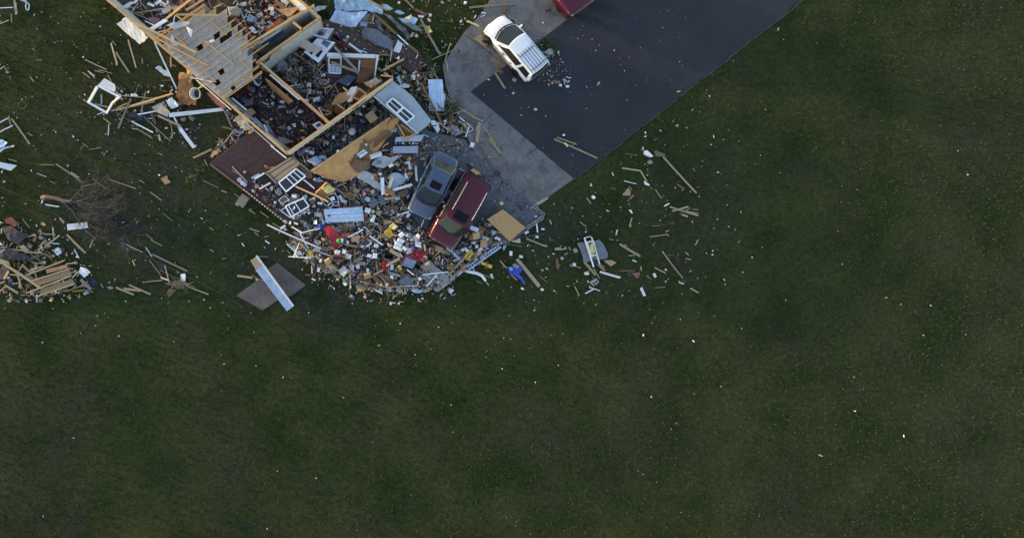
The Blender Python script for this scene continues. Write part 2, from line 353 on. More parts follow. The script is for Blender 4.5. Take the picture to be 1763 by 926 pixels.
wall((268, 68), (352, 8), 'drywall', 'drywall', .2, .6, seed=10)
# ceiling boards and joists
wl = lambda x: 70 + .847 * (x - 265)
ends = [352, 372, 391, 397, 404, 415, 423, 434, 440, 449, 463, 441, 446, 451]
rj = random.Random(5)
jl = []
for k in range(14):
    x0 = 269 + 8.75 * k; x1 = ends[k]; jl.append(((x0 + 1, wl(x0)), (x1, wl(x0) - .69 * (x1 - x0))))
for k, (a, b_) in enumerate(jl):
    for dup in ((0,) if k < 12 else (0, 1)):
        mb = MB(); s_ = rj.uniform(-.02, .02)
        p0, p1 = P(a[0], a[1] + dup * 3, HZ + .075), P(b_[0], b_[1] + dup * 3, HZ + .075 + s_); mb.beam(p0, p1, .036, .085); mb.build('joist', 'wood', house)
mb = MB()
for k in range(13):
    a0, b0 = jl[k]; a1, b1 = jl[k + 1]; n = 9
    x_end = min(b0[0], b1[0], 441 if k > 9 else 432) - (6 if k > 2 else 0)
    for j in range(n):
        if rj.random() < (.02 if k < 9 else .02) or (k in (4, 5) and j == 6) or (k > 11 and j in (3,)): continue
        def q(l0, l1, f):
            x = l0[0] + (x_end - l0[0]) * f; y = l0[1] + (l1[1] - l0[1]) * (x - l0[0]) / (l1[0] - l0[0]); return (x, y)
        pts = [q(a0, b0, j / n), q(a0, b0, (j + 1) / n), q(a1, b1, (j + 1) / n), q(a1, b1, j / n)]
        dz = rj.uniform(-.03, .02); w_ = [P(x, y, HZ + .015) for x, y in pts]
        cen = sum(w_, Vector()) / 4
        mb.prism([cen + (p - cen) * .985 + Vector((0, 0, dz + rj.uniform(-.015, .015))) for p in w_], .016)
mb.build('ceiling_board', 'ceilingboard', house)
for (a, b_) in (((352, 70), (402, 112)), ((300, 62), (330, 88)), ((412, 104), (432, 122)), ((360, 35), (390, 61)), ((345, 118), (372, 142))):
    mb = MB(); mb.beam(P(*a, HZ + .14), P(*b_, HZ + .14), .07, .03); mb.build('ceiling_strap', 'wood', house)
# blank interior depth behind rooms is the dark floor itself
# ------------------------------------------------------------------ decks
def deck(name, label, pts, z, m, ang, bw=.14, gap=.01, cat='deck', t=.03, skirt='brown'):
    root = thing(name, label, cat, P(*pts[0], 0)); poly = [P(x, y, z) for x, y in pts]
    d = Vector((math.cos(ang), math.sin(ang), 0)); n = Vector((-d.y, d.x, 0))
    us = [p.dot(d) for p in poly]; vs = [p.dot(n) for p in poly]; k = min(vs); mb = MB(); rr = random.Random(len(pts))
    while k < max(vs):
        kk = k + bw / 2; xs = []
        for i in range(len(poly)):
            a, b_ = i, (i + 1) % len(poly)
            if (vs[a] - kk) * (vs[b_] - kk) < 0:
                f = (kk - vs[a]) / (vs[b_] - vs[a]); xs.append(us[a] + f * (us[b_] - us[a]))
        xs.sort()
        for i in range(0, len(xs) - 1, 2):
            c0 = d * ((xs[i] + xs[i + 1]) / 2) + n * kk; c0.z = z - t / 2 + rr.uniform(-.006, .006)
            mb.box(c0, (xs[i + 1] - xs[i] + rr.uniform(-.02, .03), bw - gap, t), rotz(ang))
        k += bw
    mb.build('decking', m, root)
    mb = MB()
    for i in range(len(poly)):
        a, b_ = poly[i] - Vector((0, 0, t + .11)), poly[(i + 1) % len(poly)] - Vector((0, 0, t + .11)); mb.beam(a, b_, .05, .2)
    mb.build('rim_joist', skirt, root); return root
aA = -math.atan2(85.5, 102)     # direction a of the house in the ground plane
aB = math.atan2(128, 181)
dk = deck('rear_deck', 'dark red brown board deck against the house corner, partly buried in debris', [(361, 281), (437, 223), (507, 272), (572, 330), (578, 345), (504, 390)], .42, 'deckwood', aB)
for k in range(17):
    f = k / 16; mb = MB(); mb.box(P(420 + 72 * f, 327 + 57 * f, .50), (.09, .05, .05), rotz(aA)); mb.build('rail_clip', 'white', dk)
mb = MB(); mb.beam(P(362, 283, .46), P(503, 390, .46), .1, .04); mb.build('edge_board', 'brown', dk)
deck('front_porch', 'weathered brown porch deck under the torn metal roofing and grey blanket', [(556, 36), (618, 26), (722, 90), (700, 112), (668, 96), (610, 92)], .45, 'porchwood', aB, cat='porch')
deck('porch_end', 'red brown porch boards at the end of the porch above the metal sheet', [(722, 90), (728, 107), (709, 124), (688, 110), (700, 100)], .5, 'deckwood', aB, cat='porch')
deck('garden_step', 'small grey green wooden step at the lawn edge of the dark deck', [(404, 351.5), (417, 333.5), (430, 340.5), (418, 358)], .2, 'greywood', aA, bw=.15, cat='step')
# block foundation course
root = thing('block_wall', 'low course of hollow grey concrete blocks along the garage floor edge', 'block wall', P(930, 380, 0))
def block(mb, c, ang, s=1.0, z=.2, h=.2):
    M = rotz(ang); L, W = .40 * s, .20 * s
    for sy in (-1, 1): mb.box(Vector(c) + M @ Vector((0, sy * (W / 2 - .02), 0)), (L, .04, h), M)
    for sx in (-1, 0, 1): mb.box(Vector(c) + M @ Vector((sx * (L / 2 - .02), 0, 0)), (.04, W - .085, h - .006), M)
def brow(a, b_):
    p0, p1 = P(*a, .1), P(*b_, .1); L = (p1 - p0).length; n = int(L / .415); ang = math.atan2((p1 - p0).y, (p1 - p0).x)
    for i in range(n):
        mb = MB(); block(mb, p0 + (p1 - p0) * ((i + .5) / n), ang, 1.0); mb.build('block', 'block', root)
brow((917, 353), (938, 371)); brow((935, 373), (866, 421))
flat('apron_patch', [(923, 349), (944, 338.5), (944, 342.5), (925, 355)], .075, .02, 'stone', label='pale patched strip at the apron corner by the blocks', cat='paving')
# ------------------------------------------------------------------ cars
def car(name, label, front, rear, W, sp, mats, cat='car', zc=.7):
    pf, pr = P(*front, zc), P(*rear, zc); c = (pf + pr) / 2; c.z = sp.get('z', .066); L = (pf - pr).length
    ang = math.atan2(pf.y - pr.y, pf.x - pr.x)
    root = thing(name, label, cat, c); root.rotation_euler = (sp.get('roll', 0), 0, ang)
    O = Vector((0, 0, 0)); ORG_save = ORG[root]; ORG[root] = O
    def part(mb, n, m, parent=None, **k):
        o = mb.build(n, m, parent or root, **k); ORG[o] = O; return o
    X = lambda t: L / 2 - t * L
    # lower body
    mb = MB(); vs = []; st = sp['st']
    for t, wf, zt, zb in st:
        w = W / 2 * wf; ring = [(0, zb), (w * .8, zb), (w * .97, zb + .1), (w, (zb + zt) / 2), (w * .985, zt - .13), (w * .93, zt - .02), (w * .6, zt + .03), (0, zt + .045)]
        full = ring + [(-y, z) for y, z in ring[-2:0:-1]]
        vs += [(X(t), y, z) for y, z in full]
    m = 14; fs = []
    for i in range(len(st) - 1):
        for k in range(m): fs.append((i * m + k, i * m + (k + 1) % m, (i + 1) * m + (k + 1) % m, (i + 1) * m + k))
    fs += [list(range(m))[::-1], list(range((len(st) - 1) * m, len(st) * m))]
    mb.add(vs, fs); part(mb, 'body', mats['paint'], smooth=True, sub=1)
    # cabin
    zb, zr = sp['zb'], sp['zr']; xbf, xrf, xrr, xbr = [X(t) for t in sp['cab']]; wb, wr = W / 2 * sp.get('wb', .93), W / 2 * sp.get('wr', .70)
    bf, rf, rb = sp.get('bulge', .22), .10, .06
    def front_s(u, v):
        y = (wb + (wr - wb) * v) * (1 - 2 * u); x = xbf + (xrf - xbf) * v + (bf * (1 - v) + rf * v) * (1 - (1 - 2 * u) ** 2); return Vector((x, y, zb + (zr - zb) * v + .03 * v * (1 - (1 - 2 * u) ** 2)))
    def rear_s(u, v):
        y = -(wb + (wr - wb) * v) * (1 - 2 * u); x = xbr + (xrr - xbr) * v - (rb * (1 - (1 - 2 * u) ** 2)); return Vector((x, y, zb + (zr - zb) * v + .03 * v * (1 - (1 - 2 * u) ** 2)))
    def side_s(sg):
        def f(u, v):
            x = (xbf + (xbr - xbf) * u) * (1 - v) + (xrf + (xrr - xrf) * u) * v
            return Vector((x, sg * (wb + (wr - wb) * v + .04 * math.sin(math.pi * v)), zb + (zr - zb) * v))
        return f
    def roof_s(u, v):
        x = xrf + (xrr - xrf) * u; q = (1 - 2 * v); dx = rf * (1 - q * q) * (1 - u) - rb * (1 - q * q) * u
        return Vector((x + dx, wr * q, zr + .05 * (1 - q ** 4) * math.sin(math.pi * (.15 + .7 * u)) ** .5 + .0))
    mb = MB(); mb.grid(front_s, 8, 4); mb.grid(rear_s, 8, 4); mb.grid(side_s(1), 8, 4); mb.grid(side_s(-1), 8, 4); mb.grid(roof_s, 10, 8)
    cab = part(mb, 'cabin', mats['paint'], smooth=False)
    for p_ in cab.data.polygons: p_.use_smooth = True
    cab.data.shade_smooth() if hasattr(cab.data, 'shade_smooth') else None
    def pane(fn, u0, u1, v0, v1, off, n, mt, nm, nu=6, nv=3):
        def g(a, b_):
            u, v = u0 + (u1 - u0) * a, v0 + (v1 - v0) * b_; e = .01; p = fn(u, v); nn = (fn(u + e, v) - fn(u - e, v)).cross(fn(u, v + e) - fn(u, v - e)).normalized()
            if nn.dot(p - Vector((0, 0, .6))) < 0: nn = -nn
            return p + nn * off
        mb = MB(); mb.grid(g, nu, nv); return part(mb, nm, mt, smooth=True)
    gl = mats['glass']
    pane(front_s, .03, .97, .02, .93, .012, 1, gl, 'windshield', 8, 4); 
    pane(rear_s, .06, .94, .10 if sp.get('wagon') else .05, .90, .012, 1, sp.get('rearmat', gl), 'rear_window', 8, 3)
    for sg in (1, -1):
        for (u0, u1) in sp['win']:
            pane(side_s(sg), u0, u1, .06, .88, .012, 1, sp.get('sidemat', gl), 'side_window', 4, 3)
        mb = MB(); y = sg * (wb + .022); mb.beam((xbf - .15, y, zb + .01), (xbr + .1, y, zb + .01), .022, .03); part(mb, 'belt_trim', mats.get('trim', 'chrome'))
        if sp.get('strip'):
            mb = MB(); y = sg * W / 2 * 1.0; mb.beam((X(.07), y, .58), (X(.93), y, .58), .04, .07); part(mb, 'rub_strip', 'plasticdark')
        # mirror
        mb = MB(); mb.box((xbf - .28, sg * (wb + .13), zb + .10), (.13, .22, .13)); part(mb, 'mirror', sp.get('mirror', mats['paint']), bevel=.03)
        # lights
        f = st[1]; y = sg * W / 2 * .66
        mb = MB(); mb.grid(lambda u, v: (X(.012 + .045 * v + .022 * u), sg * W / 2 * (.46 + .42 * u), st[1][2] - .015 + .035 * v - .02 * u), 4, 2, t=.05); part(mb, 'headlight', 'lamp')
        mb = MB(); mb.box((X(.985), sg * W / 2 * .80, sp.get('tz', .8)), (.08, .2, .12 if not sp.get('wagon') else .3)); part(mb, 'taillight', 'tail', bevel=.02)
        for t in sp['hand']:
            mb = MB(); mb.box((X(t), sg * (W / 2 * .995), zb - .16), (.2, .05, .05)); part(mb, 'door_handle', sp.get('handlemat', 'chrome'), bevel=.01)
        for t in sp['ax']:
            st_ang = sp.get('steer', 0) if t < .4 else 0
            Mx = rotz(st_ang) @ Matrix.Rotation(math.pi / 2, 3, 'X'); r_ = sp.get('wheel', .33); cc = (X(t), sg * (W / 2 - .10 + (.12 if st_ang else 0)), r_)
            mb = MB(); mb.lathe(cc, [(r_ * .62, -.11), (r_ * .93, -.11), (r_, -.07), (r_, .07), (r_ * .93, .11), (r_ * .62, .11)], 24, rot=Mx); w_ = part(mb, 'wheel', 'tyre', smooth=True)
            mb = MB(); mb.lathe(cc, [(.03, -.1), (r_ * .60, -.09), (r_ * .62, .0), (r_ * .60, .09), (.03, .1)], 20, rot=Mx); part(mb, 'rim', sp.get('rimmat', 'rim'), w_)
            mb = MB(); mb.lathe((X(t), sg * (W / 2 - .03), r_ + .02), [(r_ * 1.16, -.04), (r_ * 1.16, .04), (.01, .04)], 22, rot=Matrix.Rotation(math.pi / 2, 3, 'X')); part(mb, 'wheel_arch', 'plasticdark')
    mb = MB(); mb.grid(lambda u, v: front_s(.06 + .88 * u, 0) + Vector((.03 + .10 * v, 0, .02 - .01 * v)), 10, 1, t=.02); part(mb, 'cowl', 'plasticdark')
    for sg in (1, -1):
        a = front_s(.5 + sg * .05, .0) + Vector((.02, 0, .05)); b_ = front_s(.5 + sg * .36, .10) + Vector((.03, 0, .03)); mb = MB(); mb.beam(a, b_, .025, .02); part(mb, 'wiper', 'black')
    # hood and trunk seams, bumper lips
    mb = MB(); w1 = W / 2 * .93
    for sg in (1, -1):
        pts = [(X(t), sg * W / 2 * wf * .90, zt + .012) for t, wf, zt, _ in st[1:] if X(t) > xbf + .1]
        if len(pts) > 1: mb.tube(pts, .008, 4)
    if mb.v: part(mb, 'hood_seam', 'plasticdark')
    e = st[1]; mb = MB(); mb.grid(lambda u, v: (X(.004) - .17 * (2 * u - 1) ** 2 - .05 * v + .06, W / 2 * .86 * (1 - 2 * u), .40 + .18 * v), 10, 2, t=.04); part(mb, 'front_bumper', sp.get('bump', mats['paint']), smooth=True)
    mb = MB(); mb.grid(lambda u, v: (X(.996) + .13 * (2 * u - 1) ** 2 - .06 + .05 * v, W / 2 * .88 * (1 - 2 * u), .44 + .18 * v), 10, 2, t=.04); part(mb, 'rear_bumper', sp.get('bump', mats['paint']), smooth=True)
    mb = MB(); mb.grid(lambda u, v: (X(.0) - .17 * (2 * u - 1) ** 2 + .045, W / 2 * .50 * (1 - 2 * u), .44 + .14 * v), 8, 1, t=.03); part(mb, 'grille', 'plasticdark')
    if sp.get('sunroof'):
        u0, u1 = sp['sunroof']
        pane(roof_s, u0, u1, .22, .78, .014, 1, 'sunglass', 'sunroof', 4, 4)
    if sp.get('rails'):
        u0, u1, dz, mt = sp['rails']
        for q in (.07, .93):
            mb = MB(); pts = [roof_s(u0 + (u1 - u0) * k / 6, q) + Vector((0, 0, dz if 0 < k < 6 else .02)) for k in range(7)]; mb.tube(pts, .017, 6); part(mb, 'roof_rail', mt)
        for u in sp.get('cross', ()):
            mb = MB(); mb.tube([roof_s(u, .08 + .84 * k / 6) + Vector((0, 0, dz)) for k in range(7)], .02, 6); part(mb, 'cross_bar', mt)
        for q in sp.get('slats', ()):
            mb = MB(); mb.tube([roof_s(sp['slat_u'][0] + (sp['slat_u'][1] - sp['slat_u'][0]) * k / 6, q) + Vector((0, 0, .014)) for k in range(7)], .014, 5); part(mb, 'roof_slat', 'plasticdark')
    for q in sp.get('ribs', ()):
        mb = MB(); mb.tube([roof_s(.06 + .88 * k / 6, q) + Vector((0, 0, .004)) for k in range(7)], .012, 5); part(mb, 'roof_rib', mats['paint'])
    if sp.get('spoiler'):
        mb = MB(); mb.grid(lambda u, v: roof_s(1.0, .08 + .84 * u) + Vector((-.02 - .24 * v, 0, .01 - .04 * v)), 8, 2, t=.03); part(mb, 'spoiler', mats['paint'])
    ORG[root] = ORG_save
    return root
sed = [(0, .66, .58, .32), (.025, .82, .66, .24), (.08, .93, .74, .2), (.2, .99, .84, .2), (.32, 1, .91, .2), (.5, 1, .93, .2), (.72, 1, .95, .2), (.86, .97, .97, .22), (.95, .90, .97, .26), (.985, .82, .90, .3), (1, .70, .7, .36)]
suv = [(0, .74, .80, .40), (.02, .88, .92, .32), (.07, .96, 1.02, .3), (.18, .99, 1.08, .3), (.28, 1, 1.12, .3), (.5, 1, 1.14, .3), (.75, 1, 1.14, .3), (.92, .99, 1.13, .32), (.98, .95, 1.10, .34), (1, .86, .9, .42)]
wag = [(0, .66, .58, .32), (.025, .82, .68, .24), (.08, .94, .76, .2), (.2, .99, .85, .2), (.32, 1, .91, .2), (.5, 1, .93, .2), (.75, 1, .94, .2), (.92, .98, .94, .22), (.975, .92, .92, .26), (1, .80, .70, .34)]
car('grey_sedan', 'slate grey sedan with a dark sunroof standing on the garage floor', (719.5, 372), (771, 266), 1.86, dict(st=sed, zb=.92, zr=1.40, cab=(.285, .455, .735, .865), win=[(.10, .45), (.49, .86)], hand=(.5, .7), ax=(.19, .79), sunroof=(.08, .42), tz=.82, bulge=.26, wr=.68),
    dict(paint='paintslate', glass='glass'))
car('maroon_utility_vehicle', 'dark maroon sport utility vehicle with roof rails beside the grey sedan', (757, 421), (822, 305), 2.02, dict(st=suv, zb=1.12, zr=1.78, cab=(.245, .375, .90, .985), win=[(.06, .33), (.36, .60), (.63, .92)], hand=(.46, .65), ax=(.17, .78), wheel=.38, sunroof=(.06, .28), rails=(.20, .93, .05, 'vinyl'), tz=.95, bulge=.24, wagon=1, wr=.80, spoiler=1, z=.066),
    dict(paint='paintmaroon', glass='glass'), cat='vehicle', zc=.9)
car('white_wagon', 'white station wagon with a roof rack and broken side windows on the apron', (848.5, 37), (925, 129), 1.86, dict(st=wag, zb=.93, zr=1.44, cab=(.25, .43, .925, .985), win=[(.08, .60), (.66, .93)], sidemat='interior', rearmat='interior', hand=(.46, .62), handlemat='plasticdark', ax=(.17, .78), steer=.5, rails=(.30, .97, .05, 'plasticdark'), cross=(.42, .90), slats=(.22, .36, .5, .64, .78), slat_u=(.34, .97), strip=1, tz=.78, wagon=1, wr=.74, bulge=.30, bump='vinyl', roll=.0),  # dark panes paint the shaded cabin where window glass is missing
    dict(paint='paintwhite', glass='glass', trim='paintwhite'))
car('red_pickup', 'dark red vehicle with a black bumper parked on the apron above the white wagon', (967, 13), (1077, -73), 2.0, dict(st=suv, zb=1.1, zr=1.72, cab=(.34, .45, .68, .72), win=[(.08, .5), (.54, .9)], hand=(.5, .62), ax=(.19, .80), wheel=.38, tz=.9, bulge=.22, bump='plasticdark', wr=.74, ribs=()),
    dict(paint='paintmaroon', glass='glass'), cat='vehicle', zc=.9)
# ------------------------------------------------------------------ loose sheets, boxes, planks
def npoly(c, r, pts, z):
    zs = z if hasattr(z, '__len__') else [z] * len(pts)
    return [T(c, r, x, y, zz) for (x, y), zz in zip(pts, zs)]
def sheet_mesh(pts, t=.02, crumple=0.0, sub=2, seed=1, freq=1.3):
    bm = bmesh.new(); n = len(pts)
    ar = sum(pts[i].x * pts[(i + 1) % n].y - pts[(i + 1) % n].x * pts[i].y for i in range(n))
    if ar < 0: pts = pts[::-1]
    if crumple >= .03 and sub:                       # torn, uneven edges
        rr = random.Random(seed * 31 + n); q_ = []
        for i in range(len(pts)):
            a, b_ = pts[i], pts[(i + 1) % len(pts)]; L = (b_ - a).length; k = min(7, max(1, int(L / .16))); q_.append(a)
            if L > .25:
                pn = Vector((-(b_ - a).y, (b_ - a).x, 0)).normalized()
                for s_ in range(1, k): q_.append(a.lerp(b_, (s_ + rr.uniform(-.25, .25)) / k) + pn * rr.gauss(0, min(.035, L * .03)))
        pts = q_
    vs = [bm.verts.new(p) for p in pts]; bm.faces.new(vs); bmesh.ops.triangulate(bm, faces=bm.faces)
    if crumple:
        for _ in range(sub + 1):
            es = [e for e in bm.edges if e.calc_length() > .22]
            if es: bmesh.ops.subdivide_edges(bm, edges=es, cuts=1); bmesh.ops.triangulate(bm, faces=bm.faces)
        for v in bm.verts:
            q = v.co * freq + Vector((seed * 7.3, seed * 3.1, 0)); v.co.z += crumple * (noise.noise(q) + .6 * noise.noise(q * 2.7)) ; v.co += Vector((noise.noise(q * 2 + Vector((9, 0, 0))), noise.noise(q * 2 + Vector((0, 9, 0))), 0)) * crumple * .35
    bmesh.ops.recalc_face_normals(bm, faces=bm.faces)
    if sum(f.normal.z for f in bm.faces) < 0: bmesh.ops.reverse_faces(bm, faces=bm.faces)
    mb = MB(); bm.verts.index_update(); N = len(bm.verts); up = [v.co.copy() for v in bm.verts]; fs = [[v.index for v in f.verts] for f in bm.faces]
    mb.add(up + [v - Vector((0, 0, t)) for v in up], fs + [[N + i for i in f[::-1]] for f in fs] + [[e.verts[1].index, e.verts[0].index, N + e.verts[0].index, N + e.verts[1].index] for e in bm.edges if e.is_boundary]); bm.free(); return mb
SEED = [0]
def sheet(c, r, pts, z, m, name, label, cat, t=.02, crumple=0.0, parent=None, group=None, smooth=False, freq=1.3, auto=False):
    SEED[0] += 1; mb = sheet_mesh(npoly(c, r, pts, z), t, crumple, 2, SEED[0], freq); o = mb.build(name, m, parent, smooth=smooth)
    if not parent:
        if auto: reg(o, label, c, r, pts, cat, group)
        else: tag(o, label, cat, group)
    return o
def reg(o, base, c, r, pts, cat, group, size=None):
    xy = [pix(c, r, x, y) for x, y in pts]; cx = sum(p[0] for p in xy) / len(xy); cy = sum(p[1] for p in xy) / len(xy)
    if size is None: size = max((Vector(a) - Vector(b_)).length for a in xy for b_ in xy)
    tag(o, None, cat, group); AUTO.append((o, base, cx, cy, size))
def ribbed(c, r, q, z, m, name, label, cat, rib=.23, amp=.018, along=0, t=.006, bend=0.0, crump=0.0, parent=None, smooth=False):
    p = npoly(c, r, q, z); SEED[0] += 1; sd_ = SEED[0]
    L = (p[1] - p[0]).length if along == 0 else (p[3] - p[0]).length; nu = max(8, int(L / rib) * 6)
    def fn(u, v):
        a = p[0] + (p[1] - p[0]) * u; b_ = p[3] + (p[2] - p[3]) * u; w = a + (b_ - a) * v; k = (u if along == 0 else v) * L / rib
        f = k - math.floor(k); w = w + Vector((0, 0, amp * (1 if f < .22 else 0) + bend * math.sin(math.pi * (v if along == 0 else u))))
        if crump: qn = w * 1.1 + Vector((sd_ * 5.1, 0, 0)); w = w + Vector((noise.noise(qn + Vector((5, 0, 0))) * .3, noise.noise(qn + Vector((0, 5, 0))) * .3, noise.noise(qn) + .5 * noise.noise(qn * 2.6))) * crump
        return w
    mb = MB(); mb.grid(fn, nu if along == 0 else 14, 14 if along == 0 else nu, 0, t); o = mb.build(name, m, parent, smooth=smooth)
    if not parent: tag(o, label, cat)
    return o
PN = [0]
def plank(c, r, x0, y0, x1, y1, w, m='pine', z=.05, t=.04, name='plank', base=None, cat='plank', group='loose planks and boards', parent=None, taper=0.0):
    """one board whose ends may be broken off at a slant"""
    PN[0] += 1; rr = random.Random(PN[0] * 13 + 5)
    z0, z1 = z if hasattr(z, '__len__') else (z, z)
    p0, p1 = T(c, r, x0, y0, z0), T(c, r, x1, y1, z1); d = p1 - p0; L = d.length; B = basis(d); W = max(.032, wm(w * (.72 if w < 45 else .95), (z0 + z1) / 2)); n = 5
    mb = MB(); e0, e1 = rr.uniform(-.5, .5) * W, rr.uniform(-.6, .6) * W; vs = []
    bow = rr.uniform(-.012, .012) * L
    for i in range(n + 1):
        f = i / n; x = -L / 2 + L * f; b_ = bow * (1 - (2 * f - 1) ** 2); ww = W / 2 * (1 - taper * f)
        for sy, sz in ((-1, -1), (1, -1), (1, 1), (-1, 1)):
            xx = x + (e0 * sy if i == 0 else e1 * sy if i == n else 0) * .5; vs.append((xx, sy * ww + b_, sz * t / 2))
    fs = [(3, 2, 1, 0), tuple(n * 4 + k for k in range(4))]
    for i in range(n):
        for k in range(4): fs.append((i * 4 + k, i * 4 + (k + 1) % 4, (i + 1) * 4 + (k + 1) % 4, (i + 1) * 4 + k))
    mb.add(vs, fs); o = mb.build(name, m, None, origin=(0, 0, 0)); o.location = (p0 + p1) / 2; o.rotation_euler = (B @ Matrix.Rotation(rr.uniform(-.25, .25), 3, 'X')).to_euler()
    if parent is not None:
        o.parent = parent; o.location = (p0 + p1) / 2 - ORG[parent]; return o
    ln = 'long' if L > 2.2 else 'short' if L < .9 else ''
    tone = {'pine': 'pale tan', 'wood': 'bright orange tan', 'brown': 'brown', 'greywood': 'grey weathered', 'oldwood': 'dark old', 'white': 'white painted', 'vinyl': 'white vinyl', 'metal': 'grey metal', 'redwood': 'red brown'}.get(m, m)
    if name == 'plank':
        if m in ('white', 'vinyl', 'metal', 'ltblue'): o.name, cat, group = 'pale_batten', 'batten', 'loose pale battens'
        elif w < 15: o.name, cat, group = 'wooden_lath', 'lath', 'loose laths'
        elif L < .75: o.name, cat, group = 'offcut', 'offcut', 'short wooden offcuts'
    reg(o, base or ' '.join(x for x in (ln, tone, ('narrow lath' if o.name.startswith('wooden_lath') else 'offcut' if o.name.startswith('offcut') else 'wooden board') if m in ('pine', 'wood', 'brown', 'greywood', 'oldwood', 'redwood') else 'strip') if x), c, r, [(x0, y0), (x1, y1)], cat, group)
    return o
def carton(c, r, x, y, l, w, h, ang, m, z, name='carton', base='tan cardboard box', cat='box', group='cardboard boxes', open_=False, tilt=0.0, flaps=None):
    """box: l, w in zoomed pixels, h in metres"""
    l, w = wm(l, z), wm(w, z); mb = MB(); M = eul(tilt, tilt * .5, math.radians(-ang))
    p = T(c, r, x, y, z + h / 2)
    if not open_: mb.box(p, (l, w, h), M)
    else:
        th = .02
        mb.box(p - M @ Vector((0, 0, h / 2 - th / 2)), (l, w, th), M)
        for sg in (-1, 1):
            mb.box(p + M @ Vector((0, sg * (w / 2 - th / 2), 0)), (l, th, h), M); mb.box(p + M @ Vector((sg * (l / 2 - th / 2), 0, 0)), (th, w - 2 * th - .004, h - .004), M)
    o = mb.build(name, m, bevel=.006 if not open_ else 0); reg(o, base, c, r, [(x - 10, y), (x + 10, y)], cat, group, size=max(l, w)); return o
def ball(c, r, x, y, rad, m, z, name, base, cat, group=None, squash=.8):
    mb = MB(); k = wm(rad, z); mb.lathe(T(c, r, x, y, z + k * squash), [(.001, -k * squash)] + [(k * math.cos(a), k * squash * math.sin(a)) for a in [-1.1, -.6, 0, .6, 1.1]] + [(.001, k * squash)], 14); o = mb.build(name, m, smooth=True); reg(o, base, c, r, [(x - rad, y), (x + rad, y)], cat, group); return o
def window_frame(name, label, c, r, q, z, cuts, m='white', w=.07, t=.06, glass=True, cat='window frame', parent=None, gm='pane', cross=()):
    """q: four corners; cuts: fractions along edge 0-1 where a bar runs across to edge 3-2; cross: the other way"""
    p = npoly(c, r, q, z); cen = sum(p, Vector()) / 4; at = cen.copy(); at.z = min(v.z for v in p) - t
    root = thing(name, label, cat, at) if parent is None else parent
    L = lambda u, v: (p[0] + (p[1] - p[0]) * u) * (1 - v) + (p[3] + (p[2] - p[3]) * u) * v
    mb = MB(); mb.beam(L(0, 0), L(1, 0), w, t); mb.beam(L(1, 1), L(0, 1), w, t)
    dz = Vector((0, 0, .003)); mb.beam(L(1, 0) + dz, L(1, 1) + dz, w, t); mb.beam(L(0, 1) + dz, L(0, 0) + dz, w, t); fr = mb.build('frame', m, root)
    for u in cuts: mb = MB(); mb.beam(L(u, .03), L(u, .97), w * .75, t * .8); mb.build('bar', m, root)
    for v in cross: mb = MB(); mb.beam(L(.03, v), L(.97, v), w * .45, t * .5); mb.build('bar', m, root)
    if glass:
        us = [0] + list(cuts) + [1]
        for a, b_ in zip(us, us[1:]):
            mb = MB(); s_ = [L(a + .01, .02), L(b_ - .01, .02), L(b_ - .01, .98), L(a + .01, .98)]; mb.prism([x - Vector((0, 0, .008)) for x in s_], .008); mb.build('pane', gm, root)
    return root
# ---- fallen grey wall panel with a double window
fw = thing('fallen_window_siding', 'blue grey fallen wall panel with a white double window leaning off the house wall', 'wall panel', T(3, 1, 640, 420, 0))
q = [(560, 100), (800, 290), (1040, 600), (865, 750), (320, 290)]; zz = [2.3, 1.9, 1.2, 1.1, 2.1]
mb = MB(); mb.prism(npoly(3, 1, q, zz), .03); mb.build('siding_face', 'siding', fw)
mb = MB(); pp = npoly(3, 1, q, [v - .036 for v in zz]); mb.prism([p for p in pp], .1); mb.build('stud_core', 'plywood', fw)
mb = MB(); mb.beam(T(3, 1, 318, 292, 2.1), T(3, 1, 862, 754, 1.08), .06, .16); mb.build('edge_trim', 'vinyl', fw)
wq = [(548, 315), (818, 540), (722, 622), (468, 388)]
p = npoly(3, 1, wq, [2.12, 1.66, 1.52, 1.98]); p = [v + Vector((0, 0, .03)) for v in p]
L_ = lambda u, v: (p[0] + (p[1] - p[0]) * u) * (1 - v) + (p[3] + (p[2] - p[3]) * u) * v
mb = MB()
for a, b_ in (((0, 0), (1, 0)), ((0, 1), (1, 1)), ((0, 0), (0, 1)), ((1, 0), (1, 1)), ((.5, 0), (.5, 1))): mb.beam(L_(*a) + Vector((0, 0, .02 + .002 * a[0])), L_(*b_) + Vector((0, 0, .02 + .002 * a[0])), .10 if a[0] != .5 else .14, .05)
wf_ = mb.build('window', 'white', fw)
for a in (0, .5):
    mb = MB(); mb.prism([L_(a + .03, .05), L_(a + .47, .05), L_(a + .47, .95), L_(a + .03, .95)], .01); mb.build('pane', 'pane', wf_)
    mb = MB(); mb.beam(L_(a + .03, .5) + Vector((0, 0, .025)), L_(a + .47, .5) + Vector((0, 0, .025)), .05, .04); mb.build('sash', 'white', wf_)
for k, (a, b_) in enumerate((((590, 600), (730, 850)), ((690, 840), (1000, 640)), ((650, 640), (850, 780)), ((720, 790), (760, 850)), ((600, 570), (520, 520)))):
    mb = MB(); mb.beam(T(3, 1, *a, .9), T(3, 1, *b_, .75), .1, .06); mb.build('broken_stud', 'wood', fw)
sheet(3, 1, [(600, 600), (780, 720), (740, 840), (690, 830), (600, 690)], [.8, .8, .6, .5, .6], 'plywood', 'plywood_scrap', 'orange brown plywood scrap under the grey wall panel edge', 'plywood')
